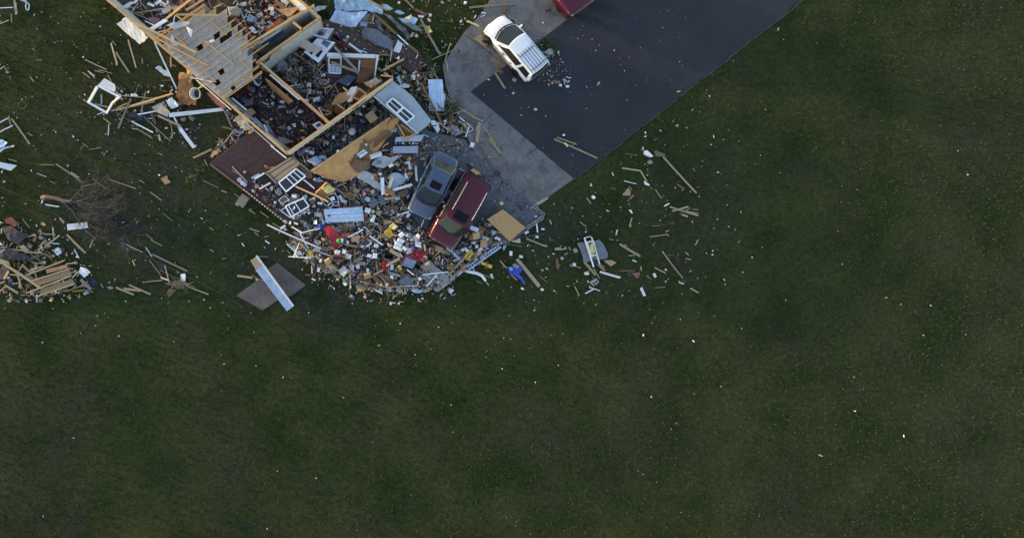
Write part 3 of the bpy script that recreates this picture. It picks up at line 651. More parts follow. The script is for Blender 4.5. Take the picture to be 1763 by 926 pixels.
# ---- brown window wall lying on its back
bw = thing('fallen_window_wall', 'brown board wall section with white fascia, gridded window and door gap lying on its back', 'wall section', P(607, 118, .5))
def B4(x, y, z=0.9): return P(540 + x / 10.287, 75 + y / 10.287, z)
mb = MB(); mb.prism([B4(235, 165, 1.3), B4(1090, 195, 1.3), B4(1090, 262, 1.25), B4(235, 235, 1.25)], .05); mb.build('fascia', 'white', bw)
mb = MB(); mb.prism([B4(1092, 198, 1.29), B4(1160, 208, 1.29), B4(1090, 590, .9), B4(1075, 590, .9), B4(1105, 270, 1.2)], .05); mb.build('fascia', 'white', bw)
mb = MB(); mb.prism([B4(225, 237, 1.22), B4(1105, 268, 1.22), B4(1100, 300, 1.2), B4(225, 262, 1.2)], .1); mb.build('header', 'brown', bw)
mb = MB(); mb.prism([B4(225, 262, 1.2), B4(262, 262, 1.2), B4(262, 540, .9), B4(240, 545, .9)], .08); mb.build('jamb', 'brown', bw)
mb = MB(); mb.prism([B4(240, 545, .9), B4(800, 575, .8), B4(800, 600, .8), B4(240, 620, .85)], .08); mb.build('sill_board', 'deckwood', bw)
sp_ = []
for k in range(6):
    mb = MB(); y0 = 298 + k * 46; mb.prism([B4(845, y0, 1.1 - .05 * k), B4(1095 - 3 * k, y0 + 6, 1.1 - .05 * k), B4(1092 - 3 * k, y0 + 44, 1.07 - .05 * k), B4(840, y0 + 39, 1.07 - .05 * k)], .03); mb.build('siding_board', 'plywood', bw)
mb = MB(); mb.prism([B4(800, 296, 1.16), B4(830, 298, 1.16), B4(815, 480, 1.0), B4(790, 560, .9), B4(778, 560, .9)], .06); mb.build('jamb', 'white', bw)
def Q(u, v): return (B4(268, 255, 1.2) * (1 - u) + B4(485, 262, 1.2) * u) * (1 - v) + (B4(278, 525, .95) * (1 - u) + B4(476, 535, .95) * u) * v
mb = MB()
for a, b_ in (((0, 0), (1, 0)), ((0, 1), (1, 1)), ((0, 0), (0, 1)), ((1, 0), (1, 1))): mb.beam(Q(*a), Q(*b_), .08, .06 + .004 * a[0])
wf_ = mb.build('window', 'white', bw)
mb = MB(); mb.prism([Q(.04, .5), Q(.96, .5), Q(.96, .97), Q(.04, .97)], .01); mb.build('pane', 'ltblue', wf_)
for u in (.35, .68): mb = MB(); mb.beam(Q(u, .47) + Vector((0, 0, .01)), Q(u, .97) + Vector((0, 0, .01)), .035, .03); mb.build('muntin', 'white', wf_)
for v in (.47, .64, .81): mb = MB(); mb.beam(Q(.03, v) + Vector((0, 0, .012)), Q(.97, v) + Vector((0, 0, .012)), .035, .03); mb.build('muntin', 'white', wf_)
for a, b_, w in (((630, 10), (780, 470), 42), ((330, 345), (780, 510), 42)): pass
def B4p(a, b_, w, m, z, base):
    z0, z1 = z; p0, p1 = B4(*a, z0), B4(*b_, z1); mb = MB(); mb.beam(p0, p1, w, .05); o = mb.build('stud', m, origin=(p0 + p1) / 2); tag(o, base, 'stud', 'studs on the brown wall section'); return o
B4p((365, 60), (785, 500), .15, 'greywood', (1.6, 1.3), 'grey stud lying diagonally across the white fascia of the brown wall section')
B4p((315, 335), (790, 515), .15, 'pine', (1.35, 1.25), 'tan stud crossing from the gridded window of the brown wall section')
mb = MB(); mb.prism([B4(830, 460, 1.15), B4(1025, 520, 1.15), B4(950, 690, .9), B4(850, 700, .85), B4(740, 690, .85)], .04); tag(mb.build('brown_cabinet_board', 'oldwood'), 'grey brown cabinet door propped against the brown wall section', 'cabinet door')
# dark blue chest
ch = thing('storage_chest', 'dark slate blue flat topped chest below the brown wall section', 'chest', B4(580, 660, .33))
tp = [B4(405, 665, 1.0), B4(610, 548, 1.0), B4(765, 605, 1.0), B4(590, 765, 1.0)]
mb = MB(); mb.prism(tp, .06); mb.build('lid', 'slateblue', ch)
cen = sum(tp, Vector()) / 4; mb = MB(); mb.prism([cen + (v - cen) * .95 - Vector((0, 0, .065)) for v in tp], .55); mb.build('body', 'navy', ch)
mb = MB(); mb.box(B4(620, 725, 1.01), (.12, .06, .03), rotz(.5)); mb.build('latch', 'chrome', ch)
# ---- OSB sheets and brown panels by the chest
sheet(2, 1, [(1235, 380), (1310, 265), (1440, 225), (1490, 250), (1450, 330), (1380, 370), (1290, 395), (1250, 400)], [1.2, 1.5, 1.7, 1.8, 1.6, 1.4, 1.3, 1.2], 'osb', 'torn_board', 'torn pale strand board leaning below the dark blue chest', 'board', t=.03, crumple=.05)
sheet(3, 1, [(-20, 250), (40, 175), (112, 168), (100, 200), (45, 350), (-10, 370)], [1.7, 2.0, 2.1, 2.0, 1.6, 1.5], 'white', 'torn_board', 'bright white ragged board tilted beside the strand board', 'board', t=.03, crumple=.04)
sheet(2, 1, [(1160, 400), (1240, 385), (1265, 475), (1190, 480)], [1.0, 1.1, .9, .8], 'plywood', 'cabinet_facing', 'brown drawer front below the torn strand board', 'drawer front')
fr = thing('broken_crate', 'broken wooden crate frame with dark opening against the house wall', 'crate', T(3, 1, 150, 240, .35))
for a, b_ in (((125, 190), (225, 262)), ((125, 190), (50, 300)), ((225, 262), (140, 330)), ((50, 300), (140, 335))):
    mb = MB(); mb.beam(T(3, 1, *a, 1.9), T(3, 1, *b_, 1.75), .12, .12); mb.build('rail', 'wood', fr)
mb = MB(); mb.prism(npoly(3, 1, [(130, 205), (215, 262), (140, 320), (60, 295)], 1.5), .02); mb.build('back', 'brown', fr)
sheet(2, 1, [(1270, 400), (1330, 385), (1390, 470), (1320, 520), (1270, 480)], [1.2, 1.3, 1.1, .9, 1.0], 'plywood', 'cabinet_board', 'orange brown cabinet side below the torn strand board', 'cabinet side', crumple=.02)
sheet(3, 1, [(90, 118), (130, -10), (275, -5), (195, 128)], [1.1, 1.4, 1.4, 1.0], 'brown', 'door_slab', 'brown door slab between the chest and the beige cushion', 'door', t=.04)
sheet(3, 1, [(235, 112), (330, 48), (415, 112), (320, 175)], [1.7, 1.8, 1.7, 1.6], 'beige', 'seat_cushion', 'beige square cushion by the house wall corner', 'cushion', t=.14, crumple=.05, smooth=True)
sheet(3, 1, [(190, 120), (240, 105), (310, 150), (290, 190), (215, 150)], [1.5, 1.6, 1.7, 1.6, 1.5], 'wood', 'board_scrap', 'orange tan board scrap beside the beige cushion', 'board')
# ---- tan plywood sheet wall in front of the house wall
pw = thing('fallen_interior_wall', 'long tan fallen interior wall sheet with folded brown panels along the garage floor', 'wall sheet', P(620, 250, .07))
pts = [P(536.5, 295, .9), P(676, 203, 1.1), P(688, 207, 1.0), P(655, 233, .8), P(626, 252, .75), P(628, 272, .6), P(622, 300, .5), P(591, 314, .45), P(560, 307, .55)]
sheet_ = sheet_mesh(pts, .05, .02, 2, 4); sheet_.build('face_sheet', 'panelwood', pw)
mb = MB(); mb.beam(P(536, 294.5, .98), P(672, 203, 1.16), .13, .1); mb.build('edge_stud', 'wood', pw)
for q, z, m in (([(0, 70), (90, 130), (100, 180), (20, 235), (0, 150)], .75, 'plywood'),):
    mb = MB(); mb.prism(npoly(3, 2, q, z), .04); mb.build('folded_panel', m, pw)
sheet(3, 2, [(-15, 43), (200, -100), (290, 70), (90, 240), (0, 200)], [.85, 1.0, .9, .75, .8], 'sofa', 'folded_panel', '', '', parent=pw, crumple=.03)
mb = MB(); mb.beam(T(3, 1, 230, 890, 1.05), T(3, 1, 500, 715, 1.12), .22, .05); mb.build('loose_board', 'brown', pw)
sheet(3, 1, [(500, 715), (550, 760), (430, 850), (330, 926), (200, 926), (330, 840)], [1.0, 1.0, .9, .85, .8, .9], 'plywood', 'folded_panel', '', '', parent=pw)
sheet(3, 1, [(600, 560), (640, 570), (540, 690), (480, 730), (380, 770), (420, 700), (520, 600)], [1.3, 1.3, 1.2, 1.1, 1.0, 1.05, 1.2], 'panelwood', 'folded_panel', '', '', parent=pw, crumple=.04)
sheet(3, 2, [(20, 240), (100, 160), (280, 172), (262, 225), (230, 285), (112, 330)], [.8, 1.0, .95, .85, .7, .6], 'sofa', 'sofa_back', 'brown fabric sofa back lying at the end of the tan wall sheet', 'sofa', t=.22, crumple=.05, smooth=True)
pn = thing('switchboard', 'white electric panel plate with black switches on the tan wall sheet', 'panel', T(3, 2, 170, 90, .8))
mb = MB(); mb.prism(npoly(3, 2, [(100, 100), (195, 38), (240, 80), (150, 148)], .9), .06); pl_ = mb.build('plate', 'white', pn)
for k in range(4): mb = MB(); mb.box(T(3, 2, 130 + k * 24, 105 - k * 12, .92), (.06, .08, .04), rotz(.5)); mb.build('switch', 'black', pn)
# ---- planked floor piece, window frames on the deck
bp = thing('tilted_plank_floor', 'grey brown board panel tilted from the house corner down to the deck', 'board panel', T(2, 2, 640, 320, .4))
for k in range(7):
    f0, f1 = k / 7, (k + 1) / 7 - .012
    a0, a1, b0, b1 = T(2, 2, 415, 325, .55), T(2, 2, 545, 455, .55), T(2, 2, 725, 138, 1.1), T(2, 2, 850, 222, 1.1)
    mb = MB(); mb.prism([a0 + (a1 - a0) * f0, a0 + (a1 - a0) * f1, b0 + (b1 - b0) * f1, b0 + (b1 - b0) * f0], .03); mb.build('panel_board', 'oldwood' if k % 3 == 1 else 'greywood', bp)
mb = MB(); mb.beam(T(2, 2, 410, 322, .58), T(2, 2, 550, 462, .58), .08, .1); mb.build('edge_rail', 'pine', bp)
sheet(2, 2, [(720, 265), (870, 225), (985, 330), (1000, 400), (900, 400), (800, 280)], [.8, .8, .7, .6, .6, .7], 'oldwood', 'board_scrap', 'dark old board scrap behind the larger white window frame', 'board', crumple=.02)
window_frame('white_window_frame', 'larger white four pane window frame lying on the tilted board panel', 2, 2, [(577, 452), (795, 280), (910, 372), (670, 565)], [.75, .95, .9, .75], (.42, .62, .82), w=.09)
window_frame('twisted_window_frame', 'twisted white window frame near the lower end of the dark deck', 2, 2, [(660, 745), (885, 648), (958, 745), (735, 880)], [.62, .7, .66, .6], (.16, .52), w=.08, glass=True)
window_frame('narrow_sash_window', 'narrow slanted white sash frame attached beside the twisted window frame', 2, 2, [(603, 800), (672, 752), (740, 872), (722, 888)], .6, (), w=.05, gm='pane', cat='sash')
window_frame('small_picture_frame', 'small thin white picture frame between the two white window frames', 2, 2, [(575, 672), (650, 612), (705, 662), (627, 718)], .58, (), w=.035, t=.03, gm='oldwood', cat='frame')
sheet(2, 2, [(690, 640), (830, 600), (870, 690), (700, 725)], .5, 'greycloth', 'rubber_mat', 'dark grey mat between the white window frames', 'mat', crumple=.02)
sheet(2, 2, [(735, 890), (955, 775), (965, 800), (770, 920)], [.5, .55, .5, .48], 'vinyl', 'siding_strip', 'pale siding strip under the twisted window frame', 'siding')
df = thing('fallen_door_frame', 'dark door frame with two white jambs lying on the dark deck', 'door frame', T(2, 2, 370, 440, .42))
for a, b_ in (((280, 405), (398, 335)), ((338, 530), (476, 455))): mb = MB(); mb.beam(T(2, 2, *a, .62), T(2, 2, *b_, .62), .11, .12); mb.build('jamb', 'white', df)
mb = MB(); mb.prism(npoly(2, 2, [(292, 412), (400, 345), (462, 445), (348, 512)], .5), .03); mb.build('door_leaf', 'black', df)
for x, y, r_ in ((95, 418, 28), (130, 456, 27), (162, 478, 24)):
    mb = MB(); k = wm(r_, .5); mb.lathe(T(2, 2, x, y, .43), [(k * .5, 0), (k, .09), (k * .96, .1), (k * .45, .04), (.001, .035)], 18); o = mb.build('bowl', 'white', smooth=True); reg(o, 'round white bowl on the dark deck edge', 2, 2, [(x - r_, y), (x + r_, y)], 'bowl', 'white bowls on the deck')
mb = MB(); mb.lathe(T(2, 2, 163, 320, .43), [(.09, 0), (.1, .14), (.05, .16)], 12); tag(mb.build('small_pot', 'grey'), 'small grey pot standing alone on the dark deck', 'pot')
sheet(2, 2, [(235, 385), (330, 335), (345, 355), (285, 400), (240, 405)], .5, 'ltblue', 'foam_block', 'pale blue foam strip beside the fallen door frame', 'foam', t=.1)
# open wooden drawer box and wire chair
bx = thing('wooden_crate', 'open bright wooden drawer box holding crumpled yellow insulation', 'drawer', T(2, 2, 1160, 560, .3))
c_ = T(2, 2, 1150, 560, .75); M = eul(.25, -.2, .75)
for v, s_ in (((0, 0, -.16), (1.05, .7, .03)), ((0, .35, 0), (1.05, .03, .32)), ((0, -.35, 0), (1.05, .03, .32)), ((.52, 0, 0), (.03, .68, .3)), ((-.52, 0, 0), (.03, .68, .3))):
    mb = MB(); mb.box(c_ + M @ Vector(v), s_, M); mb.build('side' if v[2] == 0 else 'bottom', 'wood', bx)
sheet(2, 2, [(1110, 520), (1180, 480), (1280, 520), (1270, 560), (1180, 590)], [.95, 1.0, 1.05, .95, .9], 'insul', 'insulation_clump', 'yellow insulation clump in the wooden drawer box', 'insulation', t=.08, crumple=.12, smooth=True)
wc = thing('wire_chair', 'overturned white wire garden chair above the blue roofing sheet', 'chair', T(2, 2, 1230, 700, .25))
def loop(pts, z, r_=.022, closed=True, nm='hoop'):
    mb = MB(); mb.tube([T(2, 2, x, y, z + dz) for x, y, dz in pts], r_, 6, closed=closed); mb.build(nm, 'white', wc)
loop([(1100, 660, .3), (1165, 740, .2), (1250, 690, .35), (1190, 640, .5)], .3, closed=False, nm='leg')
loop([(1195, 740, 0), (1245, 690, .2), (1250, 740, .15), (1215, 780, 0)], .4, nm='seat_hoop')
loop([(1250, 690, .2), (1310, 690, .25), (1335, 735, .2), (1270, 740, .15)], .4, nm='back_hoop')
loop([(1270, 575, .3), (1310, 635, .3), (1330, 735, .2), (1335, 770, 0)], .4, closed=False, nm='leg')
loop([(1215, 780, 0), (1222, 805, -.1)], .4, closed=False, nm='leg')
sheet(2, 2, [(1215, 640), (1265, 620), (1280, 665), (1225, 680)], .8, 'white', 'seat_pad', '', '', parent=wc, t=.03, crumple=.04)
# ---- blue white roofing sheets
ribbed(2, 2, [(1140, 785), (1620, 752), (1640, 930), (1165, 955)], [.75, .8, .7, .68], 'metal', 'roofing_sheet', 'flat pale blue roofing sheet above the red plastic lid', 'roofing sheet', rib=.26, along=1)
mb = MB(); mb.box(T(2, 2, 1203, 866, .78), (.17, .09, .012)); tag(mb.build('sticker', 'black'), 'small black plate lying on the flat pale blue roofing sheet', 'plate')
ribbed(3, 1, [(990, 82), (1172, 80), (1190, 470), (1005, 476)], [.5, .6, .35, .3], 'metal', 'roofing_sheet', 'upright pale ribbed roofing sheet between the brown beam and the apron', 'roofing sheet', rib=.2, bend=.08, crump=.03)
sheet(3, 1, [(1165, 250), (1200, 260), (1202, 380), (1175, 472), (1160, 470)], [.42, .3, .3, .3, .34], 'metal', 'bent_roofing', 'bent flap on the side of the upright roofing sheet', 'roofing flap', crumple=.04)
ribbed(2, 0, [(1285, 135), (1690, 160), (1545, 360), (1210, 262)], [1.5, 1.8, 1.3, 1.1], 'metal', 'roofing_sheet', 'large drooping pale blue roofing sheet over the porch', 'roofing sheet', rib=.3, bend=.06, crump=.26)
sheet(2, 0, [(1270, 20), (1300, -60), (1490, -70), (1500, 20), (1400, 80), (1560, 130), (1290, 130)], [1.9, 2.1, 2.2, 2.3, 2.0, 1.9, 1.7], 'metal', 'roofing_sheet', 'crumpled roofing sheet at the top of the porch wreckage', 'roofing sheet', t=.01, crumple=.22, freq=1.8)
sheet(3, 0, [(60, 20), (185, -40), (300, 20), (430, 120), (430, 172), (190, 130), (60, 130)], [2.0, 2.2, 2.2, 1.9, 1.7, 1.8, 1.8], 'metal', 'roofing_sheet', 'long crumpled roofing sheet beside the orange beam', 'roofing sheet', t=.01, crumple=.16, freq=1.6)
sheet(3, 0, [(430, 160), (520, 190), (620, 290), (720, 370), (775, 460), (745, 500), (690, 420), (590, 320), (500, 230)], [1.6, 1.6, 1.4, 1.1, .8, .6, .8, 1.2, 1.5], 'metaldark', 'twisted_metal', 'long twisted dark metal strip hanging off the porch', 'metal strip', t=.015, crumple=.12, freq=2.2)
sheet(3, 0, [(610, 228), (700, 240), (800, 300), (930, 380), (900, 395), (780, 360), (680, 290)], [1.0, 1.0, .9, .7, .6, .8, .9], 'metaldark', 'twisted_metal', 'shorter pointed metal strip reaching toward the weathered post', 'metal strip', t=.015, crumple=.08)
sheet(3, 0, [(690, 235), (770, 190), (865, 240), (825, 310), (740, 270)], [.9, 1.0, 1.0, .9, .9], 'metal', 'metal_scrap', 'pale corrugated scrap at the porch end near yellow fluff', 'metal scrap', crumple=.06)
sheet(3, 0, [(620, 225), (700, 235), (760, 285), (700, 285)], [1.1, 1.1, 1.0, 1.0], 'metal', 'metal_scrap', 'narrow pale scrap tucked under the corrugated scrap', 'metal scrap', crumple=.06)
sheet(3, 0, [(565, 150), (640, 130), (700, 175), (640, 190)], [1.3, 1.4, 1.2, 1.2], 'metal', 'metal_scrap', 'small crumpled pale scrap at the grass edge of the porch', 'metal scrap', crumple=.1)
sheet(3, 0, [(400, 55), (470, 60), (560, 110), (520, 130), (450, 100)], [1.6, 1.6, 1.4, 1.4, 1.5], 'metal', 'metal_scrap', 'thin bent pale scrap next to the orange beam end', 'metal scrap', crumple=.1)
sheet(3, 0, [(160, 265), (240, 290), (225, 335), (135, 320)], [1.0, 1.0, .9, .9], 'metal', 'metal_scrap', 'square pale scrap above the grey blanket', 'metal scrap', crumple=.04)
sheet(3, 0, [(205, 160), (275, 180), (240, 260), (170, 262)], [1.3, 1.3, 1.1, 1.1], 'metaldark', 'metal_scrap', 'dark bent scrap between roofing sheet and brown beam', 'metal scrap', crumple=.05)
sheet(3, 0, [(150, 410), (200, 340), (330, 365), (430, 430), (520, 480), (560, 540), (540, 632), (440, 600), (330, 558), (220, 480)], [.6, .7, .75, .7, .65, .6, .55, .55, .6, .6], 'greycloth', 'grey_blanket', 'grey speckled blanket spread over the porch boards', 'blanket', t=.03, crumple=.1, smooth=True)
sheet(3, 0, [(325, 250), (380, 245), (440, 390), (380, 380)], [.9, .9, .75, .75], 'greycloth', 'rolled_cloth', 'rolled grey cloth above the grey blanket', 'cloth', t=.12, crumple=.06, smooth=True)
sheet(3, 0, [(555, 640), (615, 500), (680, 548), (632, 665)], [.7, .85, .8, .7], 'white', 'white_board', 'bent white board at the blanket end on the porch', 'board', crumple=.04)
sheet(2, 0, [(1000, 110), (1060, 80), (1180, 80), (1150, 120), (1050, 150)], [.6, .7, .7, .6, .6], 'vinyl', 'siding_strip', 'white curled siding strip on the grass above the porch', 'siding', crumple=.06)
# ---- white appliances in the room below the hall
def appliance(name, label, pts, z, h, m, parts, cat):
    root = thing(name, label, cat, T(2, 0, *pts[0], .34)); tp = npoly(2, 0, pts, z); mb = MB(); mb.prism([v - Vector((0, 0, .012)) for v in tp], h); mb.build('body', 'metaldark', root)
    cen = sum(tp, Vector()) / len(tp); mb = MB(); mb.prism([cen + (v - cen) * 1.02 for v in tp], .05); mb.build('top', m, root)
    for q, mm_, nm in parts: mb = MB(); zz_ = z if not hasattr(z, '__len__') else sum(z) / len(z); mb.prism(npoly(2, 0, q, zz_ + .02), .03); mb.build(nm, mm_, root)
    return root
appliance('washing_machine', 'white washing machine top smeared with dirt in the open room', [(985, 440), (1065, 345), (1262, 358), (1180, 492)], 1.2, .75, 'white', [([(1060, 400), (1090, 360), (1190, 375), (1150, 440)], 'grey', 'lid'), ([(1180, 420), (1215, 372), (1240, 376), (1200, 440)], 'drywall', 'control_strip')], 'appliance')
appliance('kitchen_range', 'white cooking range tilted over with dark oven openings', [(895, 650), (1060, 480), (1278, 532), (1072, 782)], 1.1, .6, 'white', [([(1030, 700), (1095, 620), (1130, 640), (1070, 722)], 'black', 'oven_window'), ([(1105, 540), (1140, 500), (1230, 535), (1180, 600)], 'metaldark', 'cooktop'), ([(960, 665), (980, 645), (1010, 655), (985, 685)], 'black', 'knob_panel')], 'appliance')
sheet(2, 0, [(770, 545), (885, 468), (980, 540), (1135, 600), (1050, 672), (920, 625)], [1.35, 1.45, 1.4, 1.3, 1.25, 1.3], 'beige', 'beige_board', 'beige board lying on the white cooking range', 'board', t=.03, crumple=.02)
sheet(2, 0, [(525, 745), (560, 700), (690, 800), (685, 865), (600, 860)], .8, 'grey', 'cardboard_sheet', 'grey brown sheet on the floor below the hall wall', 'sheet', crumple=.05)
sheet(2, 0, [(715, 770), (760, 720), (815, 745), (770, 815)], .75, 'grey', 'floor_tile', 'square grey tile below the beige board', 'tile')
# hall contents
sheet(2, 0, [(335, 540), (605, 372), (655, 405), (400, 592)], [2.2, 2.3, 1.9, 1.6], 'slateblue', 'hall_door', 'blue grey door leaning inside the dark hall', 'door', t=.04)
sheet(2, 0, [(330, 538), (600, 370), (612, 382), (345, 552)], [2.28, 2.38, 2.3, 2.2], 'vinyl', 'pale_board', 'pale board along the leaning blue grey door', 'board', t=.04)
sheet(2, 0, [(430, 640), (540, 570), (600, 580), (520, 660), (445, 690)], [1.4, 1.5, 1.4, 1.2, 1.2], 'metaldark', 'grey_sheet', 'dark grey panel lower in the hall', 'panel')
sheet(2, 0, [(785, 240), (860, 195), (930, 235), (840, 310)], 1.2, 'drywall', 'sink', 'pale sink top with small holes in the little room', 'sink', t=.06)
mb = MB(); mb.box(T(2, 0, 843, 280, 1.25), (.12, .1, .03)); mb.box(T(2, 0, 905, 245, 1.25), (.1, .1, .03)); tag(mb.build('drain_fitting', 'black'), 'dark drain fittings on the pale sink top', 'drain')
sheet(2, 0, [(490, 690), (620, 600), (620, 640), (500, 712)], [2.7, 2.72, 2.6, 2.6], 'pine', 'torn_board', 'tan torn board on the hall wall top', 'board', crumple=.03)
# bedroom boards
for pts, z, m, lb in (([(20, 240), (50, 222), (262, 460), (232, 480)], 1.6, 'brick', 'red brown headboard standing along the joist ends'), ([(405, 382), (585, 225), (635, 255), (430, 412)], 1.3, 'brick', 'red brown board against the bedroom wall'), ([(430, 335), (505, 280), (515, 310), (450, 362)], 1.5, 'osb', 'tan patch of board beside the red brown board'),
                      ([(455, 50), (520, 85), (570, 115), (690, 190), (700, 215), (600, 160)], 1.4, 'cardboard', 'curved tan cardboard sheet in the top bedroom'), ([(565, 112), (700, 100), (770, 95), (820, 100), (740, 190), (690, 210)], 1.6, 'cardboard', 'broad tan cardboard sheet at the top bedroom wall'), ([(510, 20), (560, 0), (680, 95), (620, 110)], 1.3, 'brown', 'dark brown board at the top of the bedroom'),
                      ([(200, 360), (250, 330), (315, 400), (285, 420)], .9, 'vinyl', 'white plastic rack by the red brown headboard'), ([(800, 85), (880, 55), (895, 75), (915, 130), (870, 105)], 2.75, 'white', 'white torn sheet at the top of the hall wall')):
    sheet(2, 0, pts, z, m, 'loose_board' if m != 'white' else 'torn_sheet', lb, 'board', t=.05, crumple=.03 if m != 'brick' else 0)
sheet(2, 0, [(-60, 90), (60, 80), (120, 140), (60, 200), (-40, 200)], 1.2, 'beige', 'mattress', 'pale mattress corner at the joist ends', 'mattress', t=.2, crumple=.05, smooth=True)
# dining room contents
for pts, z, m, lb, nm, cat, t in (
    ([(400, 60), (470, 100), (760, 350), (700, 392), (480, 195)], [2.3, 2.3, 2.2, 1.0, 1.0], 'panelwood', 'brown panel leaning along the central partition wall', 'leaning_sheet', 'panel', .03),
    ([(455, 20), (480, 18), (855, 330), (820, 335)], [2.35, 2.35, 2.2, 2.2], 'white', 'white board along the far side of the central partition', 'white_board', 'board', .04),
    ([(205, 562), (285, 550), (395, 655), (385, 720), (360, 700)], [1.3, 1.4, 1.2, 1.4, 1.5], 'ltblue', 'pale blue board leaning inside the left outer wall', 'leaning_board', 'board', .02),
    ([(385, 645), (452, 642), (520, 760), (585, 860), (560, 885)], [1.5, 1.4, 1.2, 1.1, 1.5], 'metaldark', 'dark grey leaning panel inside the left outer wall', 'leaning_sheet', 'panel', .03),
    ([(384, 646), (402, 640), (470, 770), (455, 775)], [1.55, 1.55, 1.45, 1.45], 'white', 'white edge board on the dark grey leaning panel', 'edge_board', 'board', .05),
    ([(562, 792), (640, 800), (772, 852), (700, 872), (622, 898)], [1.0, 1.0, .8, .8, .9], 'beige', 'beige board on the floor at the room corner', 'beige_floorboard', 'board', .03),
    ([(150, 500), (225, 432), (296, 490), (212, 552)], [1.4, 1.4, 1.3, 1.3], 'cardboard', 'tan box panel by the left outer wall', 'cardboard_sheet', 'cardboard', .03),
    ([(120, 340), (260, 320), (260, 380), (190, 410)], .8, 'metaldark', 'dark slab of furniture in the dining room', 'furniture_slab', 'furniture', .1),
    ([(230, 50), (310, 60), (350, 110), (330, 165), (290, 150)], 1.0, 'vinyl', 'white curved tub edge under the last joists', 'tub_edge', 'tub', .1),
    ([(270, 75), (320, 80), (350, 120), (320, 140)], 1.05, 'navy', 'dark blue cloth beside the white tub edge', 'dark_cloth', 'cloth', .05),
    ([(480, 500), (640, 480), (800, 560), (700, 640), (520, 640)], .34, 'soil', 'bare brown rug on the dining room floor', 'brown_rug', 'rug', .01),
    ([(-40, 350), (0, 312), (178, 462), (125, 500)], [1.3, 1.6, 1.6, 1.3], 'beige', 'beige wall board behind the white ledge', 'wall_board_scrap', 'board', .02)):
    sheet(2, 1, pts, z, m, nm, lb, cat, t=t, crumple=.02)
plank(2, 1, 0, 312, 178, 462, 26, 'white', 1.75, name='white_ledge', base='white ledge along the left outer wall', cat='ledge')
pf_ = thing('picture_frame', 'white framed picture in the corner of the partition wall', 'picture', T(2, 1, 1070, 655, .34))
mb = MB(); mb.prism(npoly(2, 1, [(992, 642), (1080, 600), (1142, 652), (1062, 712)], [1.2, 1.3, 1.3, 1.2]), .04); mb.build('mat_board', 'white', pf_)
mb = MB(); mb.prism(npoly(2, 1, [(1035, 650), (1085, 620), (1108, 645), (1055, 675)], 1.3), .02); mb.build('picture', 'purple', pf_)
# ------------------------------------------------------------------ left yard
wfr = thing('broken_white_frame', 'broken white metal frame with a folded top panel on the left lawn', 'frame', P(178, 172, 0))
mb = MB(); mb.prism(npoly(0, 1, [(1220, 152), (1300, 65), (1425, 140), (1440, 180), (1425, 240)], [.9, 1.1, 1.1, 1.0, .95]), .03); mb.build('top_panel', 'white', wfr)
mb = MB(); mb.prism(npoly(0, 1, [(1205, 165), (1222, 150), (1500, 290), (1490, 312)], [.85, .9, .9, .85]), .1); mb.build('crossbar', 'vinyl', wfr)
for a, b_, w, z0, z1 in (((1213, 172), (1102, 368), .17, .85, .2), ((1095, 362), (1340, 500), .14, .2, .12), ((1490, 300), (1400, 370), .12, .85, .5), ((1402, 368), (1328, 500), .12, .5, .12)):
    mb = MB(); mb.beam(T(0, 1, *a, z0), T(0, 1, *b_, z1), w, .07); mb.build('leg', 'white', wfr)
sheet(1, 1, [(0, 255), (60, 265), (45, 320), (-15, 330)], .6, 'vinyl', 'bent_bracket', 'crumpled white bracket at the right corner of the broken white frame', 'bracket', crumple=.1)
sheet(0, 1, [(-20, 825), (30, 830), (85, 868), (40, 926), (-20, 930)], .4, 'metal', 'metal_scrap', 'crumpled metal scrap at the left picture edge above a white sheet', 'metal scrap', crumple=.12)
sheet(0, 2, [(-20, 40), (60, 10), (175, -15), (175, 5), (60, 35), (-10, 80)], .4, 'metal', 'metal_scrap', 'curved metal gutter scrap just above the white sheet at the lawn edge', 'metal scrap', crumple=.05)
sheet(0, 2, [(-40, 190), (210, 238), (132, 305), (-40, 255)], [.4, .25, .1, .2], 'vinyl', 'white_sheet', 'flat white sheet with a pointed end at the lawn edge', 'sheet')
sheet(0, 1, [(70, 926), (150, 900), (172, 912), (150, 926)], .2, 'grey', 'metal_scrap', 'small dull scrap beside the curved gutter scrap', 'metal scrap', crumple=.04)
mb = MB(); mb.tube([T(0, 1, 275 + 50 * math.cos(a), 400 + 42 * math.sin(a), .02) for a in [2 * math.pi * k / 24 for k in range(24)]], .012, 5, closed=True); tag(mb.build('wire_ring', 'greywood'), 'faint wire ring lying in the grass of the left lawn', 'ring')
mb = MB(); mb.tube([T(0, 0, 343 + 22 * math.cos(a), 85 + 45 * math.sin(a), .08) for a in [2 * math.pi * k / 16 for k in range(16)]], .035, 6, closed=True); tag(mb.build('metal_loop', 'vinyl'), 'white metal loop on the grass at the top left corner', 'loop')
sheet(0, 0, [(245, 0), (290, -30), (340, 25), (325, 45)], .2, 'ltblue', 'blue_strip', 'pale blue strip next to the white metal loop', 'strip')
sheet(0, 0, [(165, 0), (195, 0), (210, 90), (225, 180), (190, 190), (180, 100)], .1, 'greycloth', 'cloth_strip', 'grey torn cloth strip on the grass at the top left corner', 'cloth', crumple=.06)
sheet(1, 0, [(5, 300), (120, 212), (180, 250), (405, 470), (300, 555), (140, 430)], [1.5, 2.4, 2.5, 2.1, 1.2, 1.2], 'vinyl', 'hanging_siding', 'large pale sheet bent outward from the left outer wall', 'siding', t=.02, crumple=.06)
sheet(1, 0, [(485, 850), (530, 820), (670, 915), (660, 960), (590, 940)], .15, 'vinyl', 'siding_scrap', 'pale bent scrap beside the long white pole', 'siding', crumple=.04)
plank(1, 0, 475, 520, 755, 1110, 24, 'white', (1.2, .25), name='white_pole', base='long white pole leaning from the outer wall to the lawn', cat='pole')
